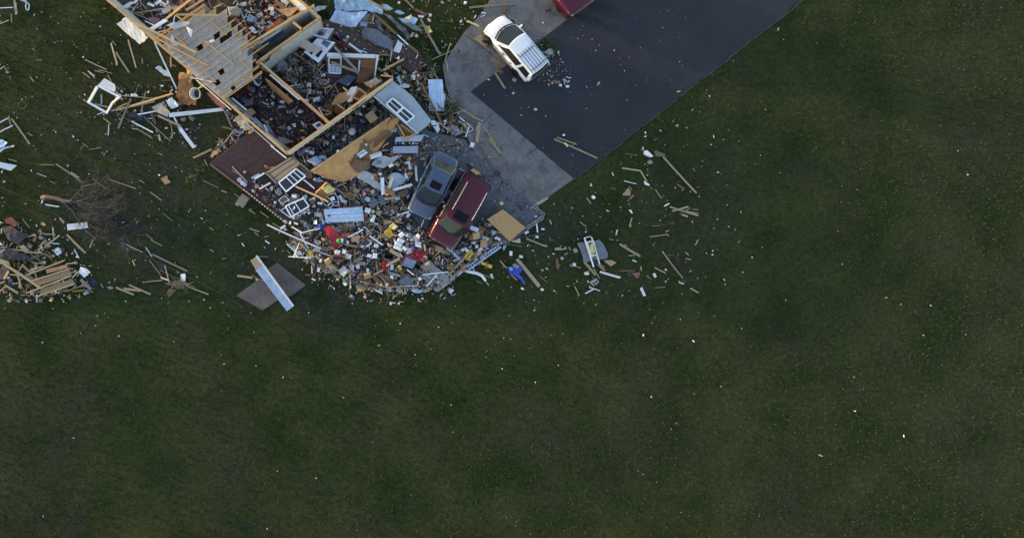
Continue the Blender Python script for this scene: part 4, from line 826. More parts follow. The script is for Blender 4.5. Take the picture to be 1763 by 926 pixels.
# plywood, tub, siding strip
sheet(1, 1, [(790, -10), (850, -5), (905, 60), (990, 200), (1000, 395), (835, 390), (740, 300), (770, 150)], [1.0, 1.2, 1.1, .6, .3, .2, .3, .7], 'plywood', 'curved_plywood', 'large curved orange brown plywood sheet leaning outside the outer wall', 'plywood', t=.03, crumple=.07)
sheet(1, 1, [(880, -60), (930, -10), (960, 60), (905, 130), (880, 60)], [1.2, 1.3, 1.1, .9, 1.1], 'wood', 'splintered_wood', 'splintered tan wood on top of the curved plywood', 'wood scrap', crumple=.1)
tb = thing('wash_tub', 'round white tub with a dark inside between the plywood and outer wall', 'tub', T(1, 1, 1050, 262, 0))
mb = MB(); k = wm(74, .7); mb.lathe(T(1, 1, 1052, 262, .35), [(k * .7, 0), (k * .95, .55), (k, .6), (k * .90, .6), (k * .72, .2), (.001, .16)], 24, rot=eul(.12, -.2, 0)); mb.build('bowl', 'drywall', tb, smooth=True)
mb = MB(); mb.lathe(T(1, 1, 1055, 260, .62), [(k * .70, 0), (k * .74, .2), (.001, .18)], 20, rot=eul(.12, -.2, 0)); mb.build('inside', 'black', tb, smooth=True)
sheet(1, 1, [(1125, 248), (1200, 250), (1370, 430), (1325, 455), (1200, 340)], [.9, 1.0, .9, .6, .7], 'brick', 'wall_skirting', 'brick red cladding strip fallen from the outer wall', 'cladding', t=.04, crumple=.03)
ribbed(1, 1, [(662, 500), (1330, 432), (1340, 470), (660, 552)], [.35, .5, .45, .3], 'vinyl', 'vinyl_siding', 'long ribbed white vinyl siding strip crossing the lawn to the outer wall', 'siding', rib=.17, amp=.03, along=1)
sheet(1, 1, [(440, 425), (560, 368), (668, 482), (640, 548), (490, 482)], [.35, .4, .4, .3, .3], 'beige', 'olive_board', 'olive beige board with a corner torn off left of the vinyl strip', 'board', crumple=.02)
sheet(1, 1, [(615, 345), (700, 305), (745, 350), (785, 412), (700, 438), (650, 410)], [.5, .7, .7, .5, .4, .5], 'white', 'crumpled_sheet', 'crumpled white plastic sheet beside the curved plywood', 'plastic sheet', crumple=.2, freq=2.5)
sheet(1, 1, [(545, 385), (590, 345), (640, 420), (600, 420)], .5, 'greycloth', 'cloth_scrap', 'grey cloth above the olive beige board', 'cloth', crumple=.1)
sheet(1, 1, [(760, 340), (830, 350), (830, 400), (790, 420)], .4, 'soil', 'dark_rag', 'dark rag under the curved plywood edge', 'rag', crumple=.1)
sheet(1, 1, [(890, 552), (975, 540), (955, 602)], .06, 'cardboard', 'board_scrap', 'brown triangular scrap below the vinyl strip', 'scrap')
sheet(1, 1, [(130, 495), (255, 480), (262, 545), (140, 560)], .12, 'shingle', 'shingle_scrap', 'dark shingle scrap among the boards on the left lawn', 'shingle', crumple=.05)
sheet(1, 1, [(180, 258), (240, 250), (270, 280), (240, 300), (185, 295)], .12, 'white', 'white_foam', 'small white lump on the tan boards of the left lawn', 'plastic scrap', crumple=.06, t=.05)
sheet(1, 1, [(230, 500), (300, 530), (360, 590), (260, 590), (215, 540)], .08, 'navy', 'dark_plastic', 'dark plastic sheet under the white strip on the left lawn', 'plastic sheet', crumple=.06)
sheet(2, 1, [(30, 560), (90, 510), (190, 600), (240, 690), (160, 720), (50, 620)], .7, 'beige', 'olive_board', 'olive beige torn board between dark deck and outer wall', 'board', crumple=.08)
sheet(2, 1, [(185, 740), (250, 700), (270, 720), (215, 760)], .6, 'wood', 'board_scrap', 'orange scrap at the top corner of the dark deck', 'scrap', crumple=.05)
sheet(1, 2, [(550, 400), (632, 364), (642, 410), (686, 446), (610, 476)], .05, 'cardboard', 'cardboard_piece', 'torn cardboard lying alone on the middle of the left lawn', 'cardboard', crumple=.03)
sheet(1, 2, [(1180, 120), (1200, 60), (1290, 30), (1310, 10), (1270, 60), (1190, 150)], .4, 'wood', 'splintered_wood', 'splintered tan wood at the left corner of the dark deck', 'wood scrap', crumple=.08)
# weeds
def weeds(pts, label, n=26):
    mb = MB(); rr = random.Random(n)
    base = [T(*p, .0) for p in pts]
    for i in range(n):
        f = rr.random() * (len(base) - 1); k = int(f); q = base[k] + (base[min(k + 1, len(base) - 1)] - base[k]) * (f - k) + Vector((rr.uniform(-.2, .2), rr.uniform(-.2, .2), 0))
        tip = q + Vector((rr.uniform(-.25, .25), rr.uniform(-.25, .25), rr.uniform(.25, .7))); mb.tube([q, (q + tip) / 2 + Vector((.03, 0, .03)), tip], [.012, .01, .005], 4)
        for _ in range(3):
            w = q.lerp(tip, rr.uniform(.4, 1)); a = rr.uniform(0, 6.28); mb.add([w, w + Vector((math.cos(a) * .16, math.sin(a) * .16, .02)), w + Vector((math.cos(a + .5) * .12, math.sin(a + .5) * .12, .05))], [(0, 1, 2)])
    o = mb.build('weed_clump', 'leaf'); tag(o, label, 'weeds', 'weeds around the wreck')
weeds([(1, 2, 950, 440), (1, 2, 960, 330), (1, 2, 1100, 270)], 'tall thin weeds curving beside the dark deck corner')
weeds([(2, 0, 1170, 80), (2, 0, 1250, 150), (2, 0, 1240, 200)], 'green weeds between the hall wall and the drooping roofing sheet', 60)
weeds([(4, 0, 900, 560), (4, 0, 980, 520), (4, 0, 1060, 600)], 'dry weeds beside the rear of the white wagon', 50)
weeds([(2, 2, 800, 860), (2, 2, 900, 840), (2, 2, 960, 880)], 'green foliage by the lower end of the dark deck', 60)
weeds([(3, 1, 1190, 400), (3, 1, 1260, 450), (3, 1, 1330, 400)], 'green weeds between upright roofing sheet and apron', 60)
weeds([(3, 1, 640, 260), (3, 1, 800, 330), (3, 1, 960, 480)], 'trampled weeds along the upper side of the grey wall piece', 70)
weeds([(3, 1, 700, 60), (3, 1, 860, 260), (3, 1, 1000, 560)], 'flattened dark weeds beside the brown beam', 110)
weeds([(3, 0, 880, 620), (3, 0, 960, 760), (3, 0, 1080, 900)], 'trampled weeds between porch end and apron', 60)
# fallen tree
ft = thing('fallen_tree', 'uprooted bare tree lying on the left lawn with a tangle of thin branches', 'tree', T(0, 2, 540, 640, 0))
mb = MB(); mb.tube([T(0, 2, x, y, z) for x, y, z in ((530, 640, .18), (600, 635, .2), (700, 648, .25), (790, 680, .3), (870, 688, .4), (950, 690, .5))], [.17, .15, .14, .12, .11, .06], 10); mb.tube([T(0, 2, x, y, z) for x, y, z in ((720, 655, .25), (800, 700, .25), (860, 760, .2), (925, 830, .2), (975, 926, .15), (1010, 1000, .1))], [.09, .08, .06, .05, .045, .02], 8); mb.build('trunk', 'bark', ft, smooth=True)
mb = MB(); rt = random.Random(21)
def branch(p, d, L, r_, depth):
    pts = [p]; q = p.copy(); dd = d.copy()
    for i in range(4):
        dd = (dd + Vector((rt.gauss(0, .22), rt.gauss(0, .22), rt.gauss(0, .16)))).normalized(); q = q + dd * L / 4; q.z = max(.02, min(.8, q.z)); pts.append(q.copy())
    mb.tube(pts, [r_, r_ * .85, r_ * .7, r_ * .55, r_ * .35], 4)
    if depth:
        for k in range(rt.choice((3, 4, 4))):
            s_ = rt.randint(1, 4); nd = (dd + Vector((rt.gauss(0, .7), rt.gauss(0, .7), rt.gauss(0, .35)))).normalized(); branch(pts[s_], nd, L * rt.uniform(.5, .8), r_ * .6, depth - 1)
for (x, y, z), (tx, ty), L in (((860, 685, .4), (1040, 560), 1.0), ((900, 690, .45), (1250, 620), 1.7), ((930, 700, .5), (1350, 760), 1.9), ((880, 690, .4), (1300, 880), 1.7), ((950, 690, .5), (1447, 640), 2.0), ((940, 700, .5), (1447, 800), 1.9), ((920, 760, .2), (1150, 926), 1.1), ((1150, 700, .7), (1560, 700), 1.5), ((1250, 760, .6), (1600, 800), 1.4), ((960, 850, .2), (1200, 1000), 1.2), ((1300, 600, .5), (1440, 480), .9), ((530, 640, .2), (570, 520), .35), ((1250, 850, .2), (1600, 1150), 1.5), ((1350, 950, .15), (1750, 1350), 1.6), ((1100, 950, .12), (1500, 1300), 1.3), ((1500, 1000, .1), (1900, 1250), 1.2)):
    a = T(0, 2, x, y, z); b_ = T(0, 2, tx, ty, z); branch(a, (b_ - a).normalized(), L, .03, 4 if L > 1.4 else 3 if L > .5 else 1)
mb.build('crown', 'twig', ft)
cb = MB(); cb.tube([P(x, y, z) for x, y, z in ((-30, 310, .05), (0, 322, .06), (45, 340, .06), (80, 358, .05), (110, 378, .05), (160, 405, .05), (215, 426, .05), (262, 446, .06), (283, 456, .06), (330, 479, .06), (380, 504, .05), (420, 530, .04))], .016, 5); tag(cb.build('fallen_cable', 'twig'), 'thin fallen utility cable running across the left lawn under the tree', 'cable')
# bottom left wreckage
sh = thing('broken_roof_section', 'broken pale timber roof section with parallel rafters at the bottom of the left lawn', 'roof section', T(0, 3, 700, 740, 0))
for q, z in (([(570, 622), (828, 560), (846, 600), (582, 672)], .35), ([(430, 770), (860, 630), (892, 688), (470, 826), (440, 810)], .4), ([(500, 866), (890, 738), (924, 790), (560, 930), (520, 920)], .45)):
    p = npoly(0, 3, q, z); sheet_mesh(p, .03, .02, 1, 3).build('roof_board', 'cardboard', sh)
for a, b_ in (((330, 690), (800, 510)), ((400, 765), (868, 612)), ((340, 912), (880, 702)), ((480, 950), (932, 798)), ((390, 632), (545, 578))):
    mb = MB(); mb.beam(T(0, 3, *a, .5), T(0, 3, *b_, .52), .09, .12); mb.build('rafter', 'pine', sh)
sheet(0, 3, [(15, 100), (130, 80), (345, 205), (232, 312), (100, 250)], [.3, .4, .3, .2, .25], 'shingle', 'shingle_slab', 'dark shingle covered roof slab on the left lawn edge', 'roof slab', t=.08, crumple=.06)
sheet(0, 3, [(60, 0), (130, -30), (232, 50), (190, 88), (80, 42)], [.3, .3, .2, .2, .2], 'brick', 'brick_chunk', 'reddish chunk of cladding above the shingle slab', 'cladding', t=.1, crumple=.05)
sheet(0, 3, [(-30, 370), (110, 362), (330, 448), (440, 525), (200, 500), (-30, 475)], [.3, .35, .3, .2, .25, .25], 'shingle', 'shingle_slab', 'ragged dark roof slab between the boards at the lawn edge', 'roof slab', t=.08, crumple=.05)
sheet(0, 3, [(-20, 560), (130, 600), (60, 740), (-20, 760)], .3, 'shingle', 'shingle_slab', 'dark roof slab at the bottom left picture corner', 'roof slab', crumple=.06)
sheet(0, 3, [(80, 740), (160, 740), (200, 830), (130, 830)], .15, 'navy', 'dark_cloth', 'dark blue cloth under the crossing boards at the bottom left', 'cloth', crumple=.08)
sheet(0, 3, [(832, 60), (1085, 32), (1096, 104), (842, 134)], [.12, .15, .12, .1], 'white', 'white_sheet_board', 'rectangular white panel on the grass below the bare tree', 'panel', t=.03)
sheet(0, 3, [(970, 650), (1010, 588), (1080, 602), (1128, 662), (1042, 728), (1000, 690)], [.3, .5, .5, .4, .3, .3], 'white', 'crumpled_sheet', 'crumpled white plastic right of the broken timber roof section', 'plastic sheet', crumple=.14)
sheet(0, 3, [(668, 402), (712, 350), (774, 396), (716, 447)], [.1, .25, .15, .1], 'white', 'white_foam', 'white foam lump above the broken timber roof section', 'foam', t=.15, crumple=.08)
sheet(0, 3, [(1060, 740), (1150, 720), (1220, 800), (1120, 840)], .05, 'navy', 'dark_bag', 'dark plastic bag beside the split log', 'bag', crumple=.12)
sheet(0, 3, [(1330, 840), (1380, 830), (1425, 850), (1360, 870)], .06, 'grey', 'paper_scrap', 'small grey scrap of paper at the lower left lawn', 'paper', crumple=.05)
sheet(0, 3, [(505, 40), (530, 30), (570, 60), (560, 80), (510, 70)], .06, 'cardboard', 'cardboard_piece', 'tan cardboard scrap above the short boards on the left lawn', 'cardboard', crumple=.05)
sheet(0, 3, [(730, -20), (760, -20), (805, 30), (785, 55)], .06, 'cardboard', 'cardboard_piece', 'tan cardboard scrap above the white panel', 'cardboard', crumple=.05)
sheet(1, 3, [(800, 682), (855, 672), (864, 700), (858, 770), (808, 778)], [.1, .15, .15, .1, .08], 'white', 'white_sheet_board', 'small upright white panel near the straw bundle', 'panel')
sheet(1, 3, [(60, 290), (110, 280), (170, 360), (130, 400), (80, 370)], .06, 'purple', 'purple_cloth', 'purple cloth bundle on the lower left lawn', 'cloth', crumple=.1)
sheet(1, 3, [(470, 500), (600, 550), (600, 660), (520, 600)], .03, 'shingle', 'dark_sheet', 'dark sheet under the long lower left board', 'sheet', crumple=.03)
sb = thing('straw_bundle', 'bundle of loose straw and twigs on the lower left lawn', 'straw', T(1, 3, 780, 800, 0))
mb = MB(); rs = random.Random(4)
for i in range(40):
    a = T(1, 3, 800 + rs.gauss(0, 50), 800 + rs.gauss(0, 14), rs.uniform(.02, .2)); an = rs.gauss(.1, .35); d = Vector((math.cos(an), -math.sin(an), rs.uniform(-.1, .1))) * rs.uniform(.25, .6); mb.beam(a - d, a + d, .03, .02)
for i in range(10):
    a = T(1, 3, 690 + rs.gauss(0, 14), 880 + rs.gauss(0, 20), .08); an = rs.gauss(.9, .3); d = Vector((math.cos(an), math.sin(an), 0)) * .3; mb.beam(a - d, a + d, .04, .03)
mb.build('stalks', 'straw', sb)
# ---- right lawn
tp = thing('blue_tarp', 'crumpled bright blue tarp on the right lawn beside a long board', 'tarp', T(4, 3, 620, 640, 0))
sheet(4, 3, [(525, 590), (570, 580), (610, 620), (720, 595), (742, 610), (690, 650), (640, 690), (570, 685)], [.15, .3, .3, .15, .1, .2, .2, .1], 'blue', 'upper_fold', '', '', parent=tp, crumple=.12, t=.01)
sheet(4, 3, [(590, 675), (660, 660), (712, 720), (760, 800), (735, 800), (690, 745)], [.1, .25, .2, .05, .05, .15], 'blue', 'lower_fold', '', '', parent=tp, crumple=.12, t=.01)
sheet(4, 3, [(555, 600), (590, 590), (600, 630), (570, 640)], .32, 'ltblue', 'reverse_fold', '', '', parent=tp, crumple=.05, t=.01)
sheet(4, 3, [(590, 560), (640, 550), (685, 580), (670, 615), (610, 605)], [.2, .3, .25, .2, .2], 'grey', 'concrete_chunk', 'rounded grey chunk lying against the blue tarp', 'concrete chunk', t=.15, crumple=.1, smooth=True)
def yellow_case(c, r, q, z, label, word):
    root = thing('yellow_case', label, 'case', T(c, r, *q[0], 0)); p = npoly(c, r, q, z); mb = MB(); mb.prism(p, .16); mb.build('case_body', 'yellow', root)
    d = (p[1] - p[0]).normalized(); cen = sum(p, Vector()) / 4; n = Vector((-d.y, d.x, 0)); mb = MB()
    for k in range(word): mb.box(cen + d * ((k - (word - 1) / 2) * .13) + Vector((0, 0, .006)) + n * (.03 if k % 2 else -.02), (.08, .17, .006), basis(d))
    mb.build('printed_mark', 'brown', root)
yellow_case(4, 3, [(205, 555), (213, 525), (347, 572), (332, 612)], .25, 'yellow plastic case with brown print lying on the grass by the white pipe', 4)
yellow_case(4, 3, [(-5, 470), (48, 392), (110, 420), (52, 510)], .5, 'yellow plastic case with brown print standing in the pile edge', 3)
pp_ = thing('downspout', 'bent white downspout with a tan broken end on the right lawn', 'downspout', T(4, 3, 100, 660, 0))
mb = MB(); mb.tube([T(4, 3, x, y, z) for x, y, z in ((-20, 630, .2), (60, 650, .22), (150, 668, .22), (210, 695, .18), (240, 730, .15), (258, 758, .1))], [.09, .1, .1, .095, .09, .08], 8); mb.build('pipe', 'vinyl', pp_)
mb = MB(); mb.beam(T(4, 3, 265, 780, .08), T(4, 3, 300, 815, .08), .1, .07); mb.build('broken_end', 'pine', pp_)
ld = thing('aluminium_ladder', 'aluminium ladder lying along the lower garage edge', 'ladder', P(830, 443, .05))
a0, a1 = T(4, 3, 425, 315, .35), T(4, 3, 20, 592, .25); b0, b1 = T(4, 3, 452, 342, .35), T(4, 3, 50, 625, .25)
for a, b_ in ((a0, a1), (b0, b1)): mb = MB(); mb.beam(a, b_, .07, .08); mb.build('side_rail', 'metal', ld)
for k in range(13): f = (k + .5) / 13; mb = MB(); mb.beam(a0.lerp(a1, f), b0.lerp(b1, f), .06, .05); mb.build('rung', 'metal', ld)
cbk = thing('concrete_block', 'single hollow concrete block on the right lawn below the hand truck', 'concrete block', T(5, 3, 170, 778, 0))
mb = MB(); block(mb, T(5, 3, 170, 778, .11), .58, 1.15, h=.2); mb.build('block_shell', 'block', cbk)
gp = sheet(5, 3, [(-40, 300), (0, 285), (220, 250), (285, 310), (335, 420), (325, 485), (80, 530), (45, 560), (20, 450)], [.15, .18, .2, .2, .15, .12, .12, .08, .1], 'greycloth', 'grey_sheet', 'grey purple sheet on the right lawn under the hand truck', 'sheet', t=.02, crumple=.04)
ht = thing('hand_truck', 'white framed hand truck with yellow packing lying on the grey sheet', 'hand truck', T(5, 3, 140, 380, .1))
for a, b_, w in (((45, 230), (160, 590), .07), ((135, 225), (235, 555), .07), ((80, 282), (158, 268), .07), ((128, 455), (200, 432), .07)): mb = MB(); mb.beam(T(5, 3, *a, .42), T(5, 3, *b_, .36), w, .06); mb.build('rail', 'white', ht)
for a, b_ in (((80, 285), (128, 452)), ((158, 270), (200, 434))): mb = MB(); mb.beam(T(5, 3, *a, .46), T(5, 3, *b_, .46), .07, .05); mb.build('inner_rail', 'white', ht)
mb = MB(); mb.prism(npoly(5, 3, [(88, 290), (152, 278), (192, 430), (132, 445)], .33), .02); mb.build('back_plate', 'black', ht)
sheet(5, 3, [(110, 310), (150, 295), (175, 400), (150, 440), (120, 445), (112, 380)], [.38, .5, .46, .42, .4, .45], 'insul', 'packing', '', '', parent=ht, t=.06, crumple=.1)
mb = MB(); mb.tube([T(5, 3, x, y, .4) for x, y in ((45, 230), (60, 225), (120, 210), (140, 230))], .03, 6); mb.build('handle', 'white', ht)
sheet(5, 3, [(160, 500), (220, 500), (240, 560), (150, 560)], .2, 'navy', 'dark_rag', 'dark rag at the foot of the hand truck', 'rag', crumple=.08)
sheet(5, 3, [(285, 510), (380, 505), (447, 540), (372, 585), (345, 560)], .08, 'cardboard', 'cardboard_piece', 'tan cardboard with a pointed end right of the hand truck', 'cardboard', crumple=.04)
sheet(5, 3, [(640, 665), (735, 655), (738, 690), (700, 735)], .06, 'brown', 'board_scrap', 'brown triangular scrap on the lower right lawn', 'scrap', crumple=.03)
sheet(5, 3, [(560, 660), (620, 645), (640, 710), (600, 720)], .04, 'shingle', 'shingle_scrap', 'dark shingle scrap left of the brown triangular scrap', 'shingle', crumple=.05)
sheet(5, 2, [(520, 590), (548, 570), (590, 518), (622, 555), (620, 616), (526, 610)], .06, 'cardboard', 'cardboard_piece', 'heart shaped tan cardboard on the right lawn', 'cardboard', crumple=.03)
sheet(5, 2, [(793, 62), (830, 52), (906, 125), (870, 138), (800, 105)], [.1, .2, .15, .1, .1], 'white', 'white_chunk', 'white angular chunk near the top of the right lawn', 'foam', t=.1, crumple=.05)
sheet(5, 2, [(835, 190), (880, 172), (902, 215), (860, 222)], .1, 'grey', 'grey_chunk', 'grey chunk below the white angular chunk', 'concrete chunk', t=.1, crumple=.04)
sheet(5, 2, [(928, 70), (950, 50), (985, 75), (1050, 100), (1040, 130), (940, 130)], [.15, .25, .2, .1, .1, .1], 'oldwood', 'root_stump', 'splintered brown stump end at the top of the long right board', 'wood scrap', t=.1, crumple=.06)
for q, lb in (([(793, 432), (850, 470), (856, 492), (805, 480)], 'white scrap at the lower end of the short right board'), ([(605, 795), (630, 790), (648, 836), (635, 835)], 'white folded scrap below the heart shaped cardboard'), ([(140, 620), (165, 612), (188, 640), (165, 660), (145, 648)], 'white oval lump left of the heart shaped cardboard')):
    sheet(5, 2, q, .08, 'white', 'white_scrap', lb, 'scrap', t=.05, crumple=.04)
for q, lb in (([(905, 680), (930, 668), (948, 705), (930, 728)], 'white bent scrap below the short right lawn board'), ([(50, 665), (75, 650), (105, 668), (95, 690), (60, 690)], 'grey white lump left of the concrete block')):
    sheet(5, 3, q, .1, 'white', 'white_scrap', lb, 'scrap', t=.08, crumple=.05)
sheet(5, 3, [(1285, 480), (1320, 485), (1325, 545), (1290, 550)], .05, 'shingle', 'shingle_scrap', 'dark shingle scrap near the right end of the lower lawn', 'shingle', crumple=.05)
sheet(5, 3, [(1230, 750), (1300, 745), (1320, 790), (1250, 800)], .05, 'shingle', 'shingle_scrap', 'dark shingle scrap at the lower end of the long thin board', 'shingle', crumple=.05)
sheet(4, 3, [(575, 265), (640, 250), (688, 225), (690, 292), (600, 280)], [.12, .2, .2, .12, .1], 'beige', 'cardboard_piece', 'pale cardboard below the large strand board', 'cardboard', crumple=.06)
sheet(4, 3, [(1120, 355), (1190, 345), (1210, 365), (1265, 340), (1272, 365), (1215, 378), (1130, 382)], .06, 'pine', 'splintered_wood', 'splintered tan strip on the lawn left of the grey purple sheet', 'wood scrap', crumple=.04)
sheet(4, 3, [(1345, 370), (1390, 350), (1420, 400), (1370, 420)], .08, 'grey', 'paper_scrap', 'grey crumpled paper left of the grey purple sheet', 'paper', crumple=.06)
carton(4, 3, 1365, 560, 30, 38, .12, 5, 'white', .01, 'white_box', 'small white box on the lawn left of the hand truck', 'box', 'boxes on the lawn')
ob = sheet(4, 2, [(478, 785), (560, 850), (760, 1012), (560, 1185), (278, 910)], [.9, .75, .5, .55, .9], 'osb', 'strand_board', 'large strand board sheet tilted over the garage floor corner', 'board', t=.03)
sheet(4, 2, [(240, 880), (450, 765), (478, 785), (280, 908)], [.2, .2, .88, .85], 'oldwood', 'edge_plank', 'dark edge piece along the upper side of the large strand board', 'board', t=.03)
# wood block, chunk by the wagon, wooden block by wheel
wb = thing('wooden_planer', 'orange brown wooden tool with a dark handle on the garage floor', 'tool', T(4, 2, 140, 320, .07))
mb = MB(); mb.prism(npoly(4, 2, [(72, 300), (110, 280), (202, 330), (152, 362)], .25), .17); mb.build('tool_body', 'wood', wb)
mb = MB(); mb.beam(T(4, 2, 25, 215, .2), T(4, 2, 75, 275, .24), .1, .07); mb.build('handle', 'black', wb)
sheet(4, 2, [(200, 355), (218, 355), (215, 380), (0, 372), (20, 360)], .1, 'plasticdark', 'black_strip', 'black strip lying behind the maroon vehicle', 'strip')
sheet(4, 2, [(370, 330), (420, 300), (455, 330), (430, 375), (380, 370)], .12, 'soil', 'leaf_heap', 'heap of wet leaves on the garage floor joint', 'leaves', t=.05, crumple=.1)
sheet(4, 2, [(435, 700), (470, 690), (495, 715), (460, 740)], .5, 'insul', 'foam_scrap', 'yellow green foam scrap at the top of the large strand board', 'foam', t=.08, crumple=.06)
sheet(4, 0, [(128, 470), (190, 428), (325, 525), (265, 578)], [.25, .3, .25, .2], 'pine', 'wood_block', 'tan wooden block under the front wheel of the white wagon', 'wood block', t=.2, crumple=.02)
sheet(4, 0, [(980, 650), (1040, 610), (1092, 612), (1112, 668), (1060, 692)], [.2, .3, .3, .25, .2], 'stone', 'concrete_chunk', 'pale flat chunk beside the rear of the white wagon', 'concrete chunk', t=.15, crumple=.04)
# ---- bottom beam
bb = thing('clad_beam', 'big old beam clad in pale metal lying across the brown pad', 'beam', P(462, 480, .1))
mb = MB(); p0, p1, p2 = P(437.5, 445, .3), P(446.5, 460, .3), P(500, 530, .3); mb.beam(p0, p1, .50, .22); mb.build('timber', 'pine', bb)
mb = MB(); mb.beam(p1, p2, .54, .25); mb.build('metal_cladding', 'metal', bb)
mb = MB(); mb.beam(P(441.5, 440, .43), P(505, 527, .43), .12, .06); mb.build('edge_strip', 'vinyl', bb)
# ---- pile objects with a clear look
rl = thing('red_plastic_lid', 'large folded red plastic lid below the flat pale blue roofing sheet', 'plastic lid', T(2, 3, 1240, 220, .1))
sheet(2, 3, [(1130, 110), (1225, 72), (1345, 195), (1330, 250), (1215, 270), (1180, 190)], [.8, 1.0, .8, .7, .6, .7], 'red', 'upper_panel', '', '', parent=rl, crumple=.05, t=.02)
sheet(2, 3, [(1215, 270), (1330, 245), (1345, 322), (1278, 375), (1245, 330)], [.6, .7, .5, .3, .4], 'red', 'lower_panel', '', '', parent=rl, crumple=.05, t=.02)
ball(2, 3, 1097, 76, 34, 'blue', .4, 'blue_ball', 'bright blue ball', 'ball')
ball(2, 3, 1327, 265, 32, 'green', .7, 'green_ball', 'bright green ball', 'ball')
tc_ = thing('red_tool_chest', 'red tool chest with rows of pale drawer fronts in the pile', 'tool chest', T(3, 3, 750, 520, .2))
mb = MB(); mb.prism(npoly(3, 3, [(650, 562), (722, 448), (855, 502), (800, 610)], .8), .4); mb.build('case', 'metaldark', tc_)
for k in range(5):
    a, b_ = (668 + k * 11, 560 - k * 19), (800 + k * 11, 605 - k * 19); mb = MB(); mb.beam(T(3, 3, *a, .83), T(3, 3, *b_, .83), .045, .03); mb.build('drawer_pull', 'metal', tc_)
mb = MB(); mb.beam(T(3, 3, 640, 560, .82), T(3, 3, 716, 442, .82), .08, .1); mb.build('side', 'red', tc_)
mb = MB(); mb.beam(T(3, 3, 722, 442, .83), T(3, 3, 860, 498, .83), .1, .1); mb.build('top_rail', 'red', tc_)
mb = MB(); mb.beam(T(3, 3, 700, 605, .5), T(3, 3, 830, 690, .45), .1, .08); mb.build('drawer_runner', 'darkred', tc_)
rs_ = thing('red_shelf_rack', 'red steel rack with parallel rails above the tool chest', 'rack', T(3, 3, 880, 440, .3))
for k in range(4):
    mb = MB(); a = (815 - k * 15, 370 + k * 33); b_ = (975 - k * 12, 430 + k * 30); mb.beam(T(3, 3, *a, .85), T(3, 3, *b_, .9), .13 if k != 2 else .09, .06); mb.build('rail', 'red', rs_)
for a, b_ in (((815, 365), (770, 475)), ((975, 425), (935, 525))): mb = MB(); mb.beam(T(3, 3, *a, .92), T(3, 3, *b_, .92), .08, .05); mb.build('side_rail', 'red', rs_)
rb_ = thing('red_toolbox', 'small red toolbox beside the green bottle in the pile', 'toolbox', T(3, 3, 455, 575, .3))
mb = MB(); mb.prism(npoly(3, 3, [(425, 528), (490, 520), (492, 632), (430, 640)], .8), .3); mb.build('box_body', 'red', rb_, bevel=.02)
mb = MB(); mb.beam(T(3, 3, 458, 545, .83), T(3, 3, 460, 615, .83), .05, .05); mb.build('handle', 'darkred', rb_)
sheet(3, 3, [(800, 612), (890, 560), (1010, 515), (1080, 580), (1190, 660), (1292, 772), (1112, 902), (980, 778), (900, 720)], [.25, .3, .4, .35, .35, .3, .15, .15, .2], 'grey', 'cement_board', 'large grey cement board sheet at the bottom of the pile', 'board', t=.03, crumple=.02)
sheet(3, 3, [(888, 582), (1010, 503), (1078, 580), (960, 655)], [.5, .6, .55, .45], 'cardboard', 'cardboard_sheet', 'open tan cardboard on top of the grey cement board', 'cardboard', crumple=.05)
sheet(3, 3, [(945, 548), (1000, 520), (1010, 555), (955, 575)], .65, 'white', 'paper_sheet', 'white paper on the open tan cardboard', 'paper', crumple=.02)
sheet(3, 3, [(620, 762), (720, 688), (832, 742), (762, 822), (640, 805)], .4, 'greycloth', 'grey_mat', 'dark grey folded mat left of the grey cement board', 'mat', crumple=.08)
sheet(3, 3, [(440, 150), (512, 98), (562, 192), (508, 242), (480, 215)], [.8, .9, .8, .7, .75], 'yellow', 'yellow_sheet', 'ochre yellow sheet in the pile below the roofing sheet', 'sheet', crumple=.05)
sheet(3, 3, [(505, 95), (560, 40), (615, 90), (560, 130)], .85, 'insul', 'insulation_clump', 'pale yellow insulation above the ochre yellow sheet', 'insulation', t=.08, crumple=.1)
mb = MB(); k = .12; mb.lathe(T(3, 3, 355, 560, .5), [(k, 0), (k, .3), (k * .4, .38), (k * .4, .44)], 14, rot=eul(1.2, 0, .3)); mb.lathe(T(3, 3, 355, 540, .52), [(k * .4, 0), (k * .4, .05)], 8); tag(mb.build('green_bottle', 'leaf', smooth=True), 'dark green bottle left of the small red toolbox', 'bottle')
# big pieces between pile and tan wall
sheet(3, 2, [(285, 228), (330, 170), (395, 125), (450, 120), (525, 140), (610, 112), (670, 108), (590, 172), (520, 225), (432, 272), (360, 262)], [.6, .7, .8, .8, .7, .8, .7, .7, .6, .6, .6], 'drywall', 'plasterboard', 'torn white plasterboard with ragged edges above the grey sheets', 'plasterboard', crumple=.06)
mb = MB(); mb.tube([T(3, 2, 275, 135, .85), T(3, 2, 340, 112, .9), T(3, 2, 412, 88, .9)], .17, 12); tag(mb.build('white_roll', 'vinyl', smooth=True), 'thick white roll beside the brown sofa back', 'roll')
sheet(3, 2, [(98, 380), (180, 300), (300, 345), (330, 425), (425, 478), (385, 545), (340, 522)], [.5, .6, .6, .55, .5, .45, .45], 'drywall', 'plasterboard', 'broad grey plasterboard sheet at the end of the tan wall', 'plasterboard', crumple=.03)
sheet(3, 2, [(500, 372), (560, 330), (640, 338), (742, 388), (690, 450), (592, 532), (520, 520)], [.6, .65, .65, .55, .5, .45, .5], 'siding', 'plasterboard', 'bluish grey plasterboard sheet beside the grey sedan', 'plasterboard', crumple=.03)
sheet(3, 2, [(385, 500), (430, 470), (510, 520), (520, 560), (400, 560)], [.5, .6, .5, .45, .45], 'ltblue', 'plasterboard', 'small pale blue plasterboard piece under the striped boards', 'plasterboard', crumple=.03)
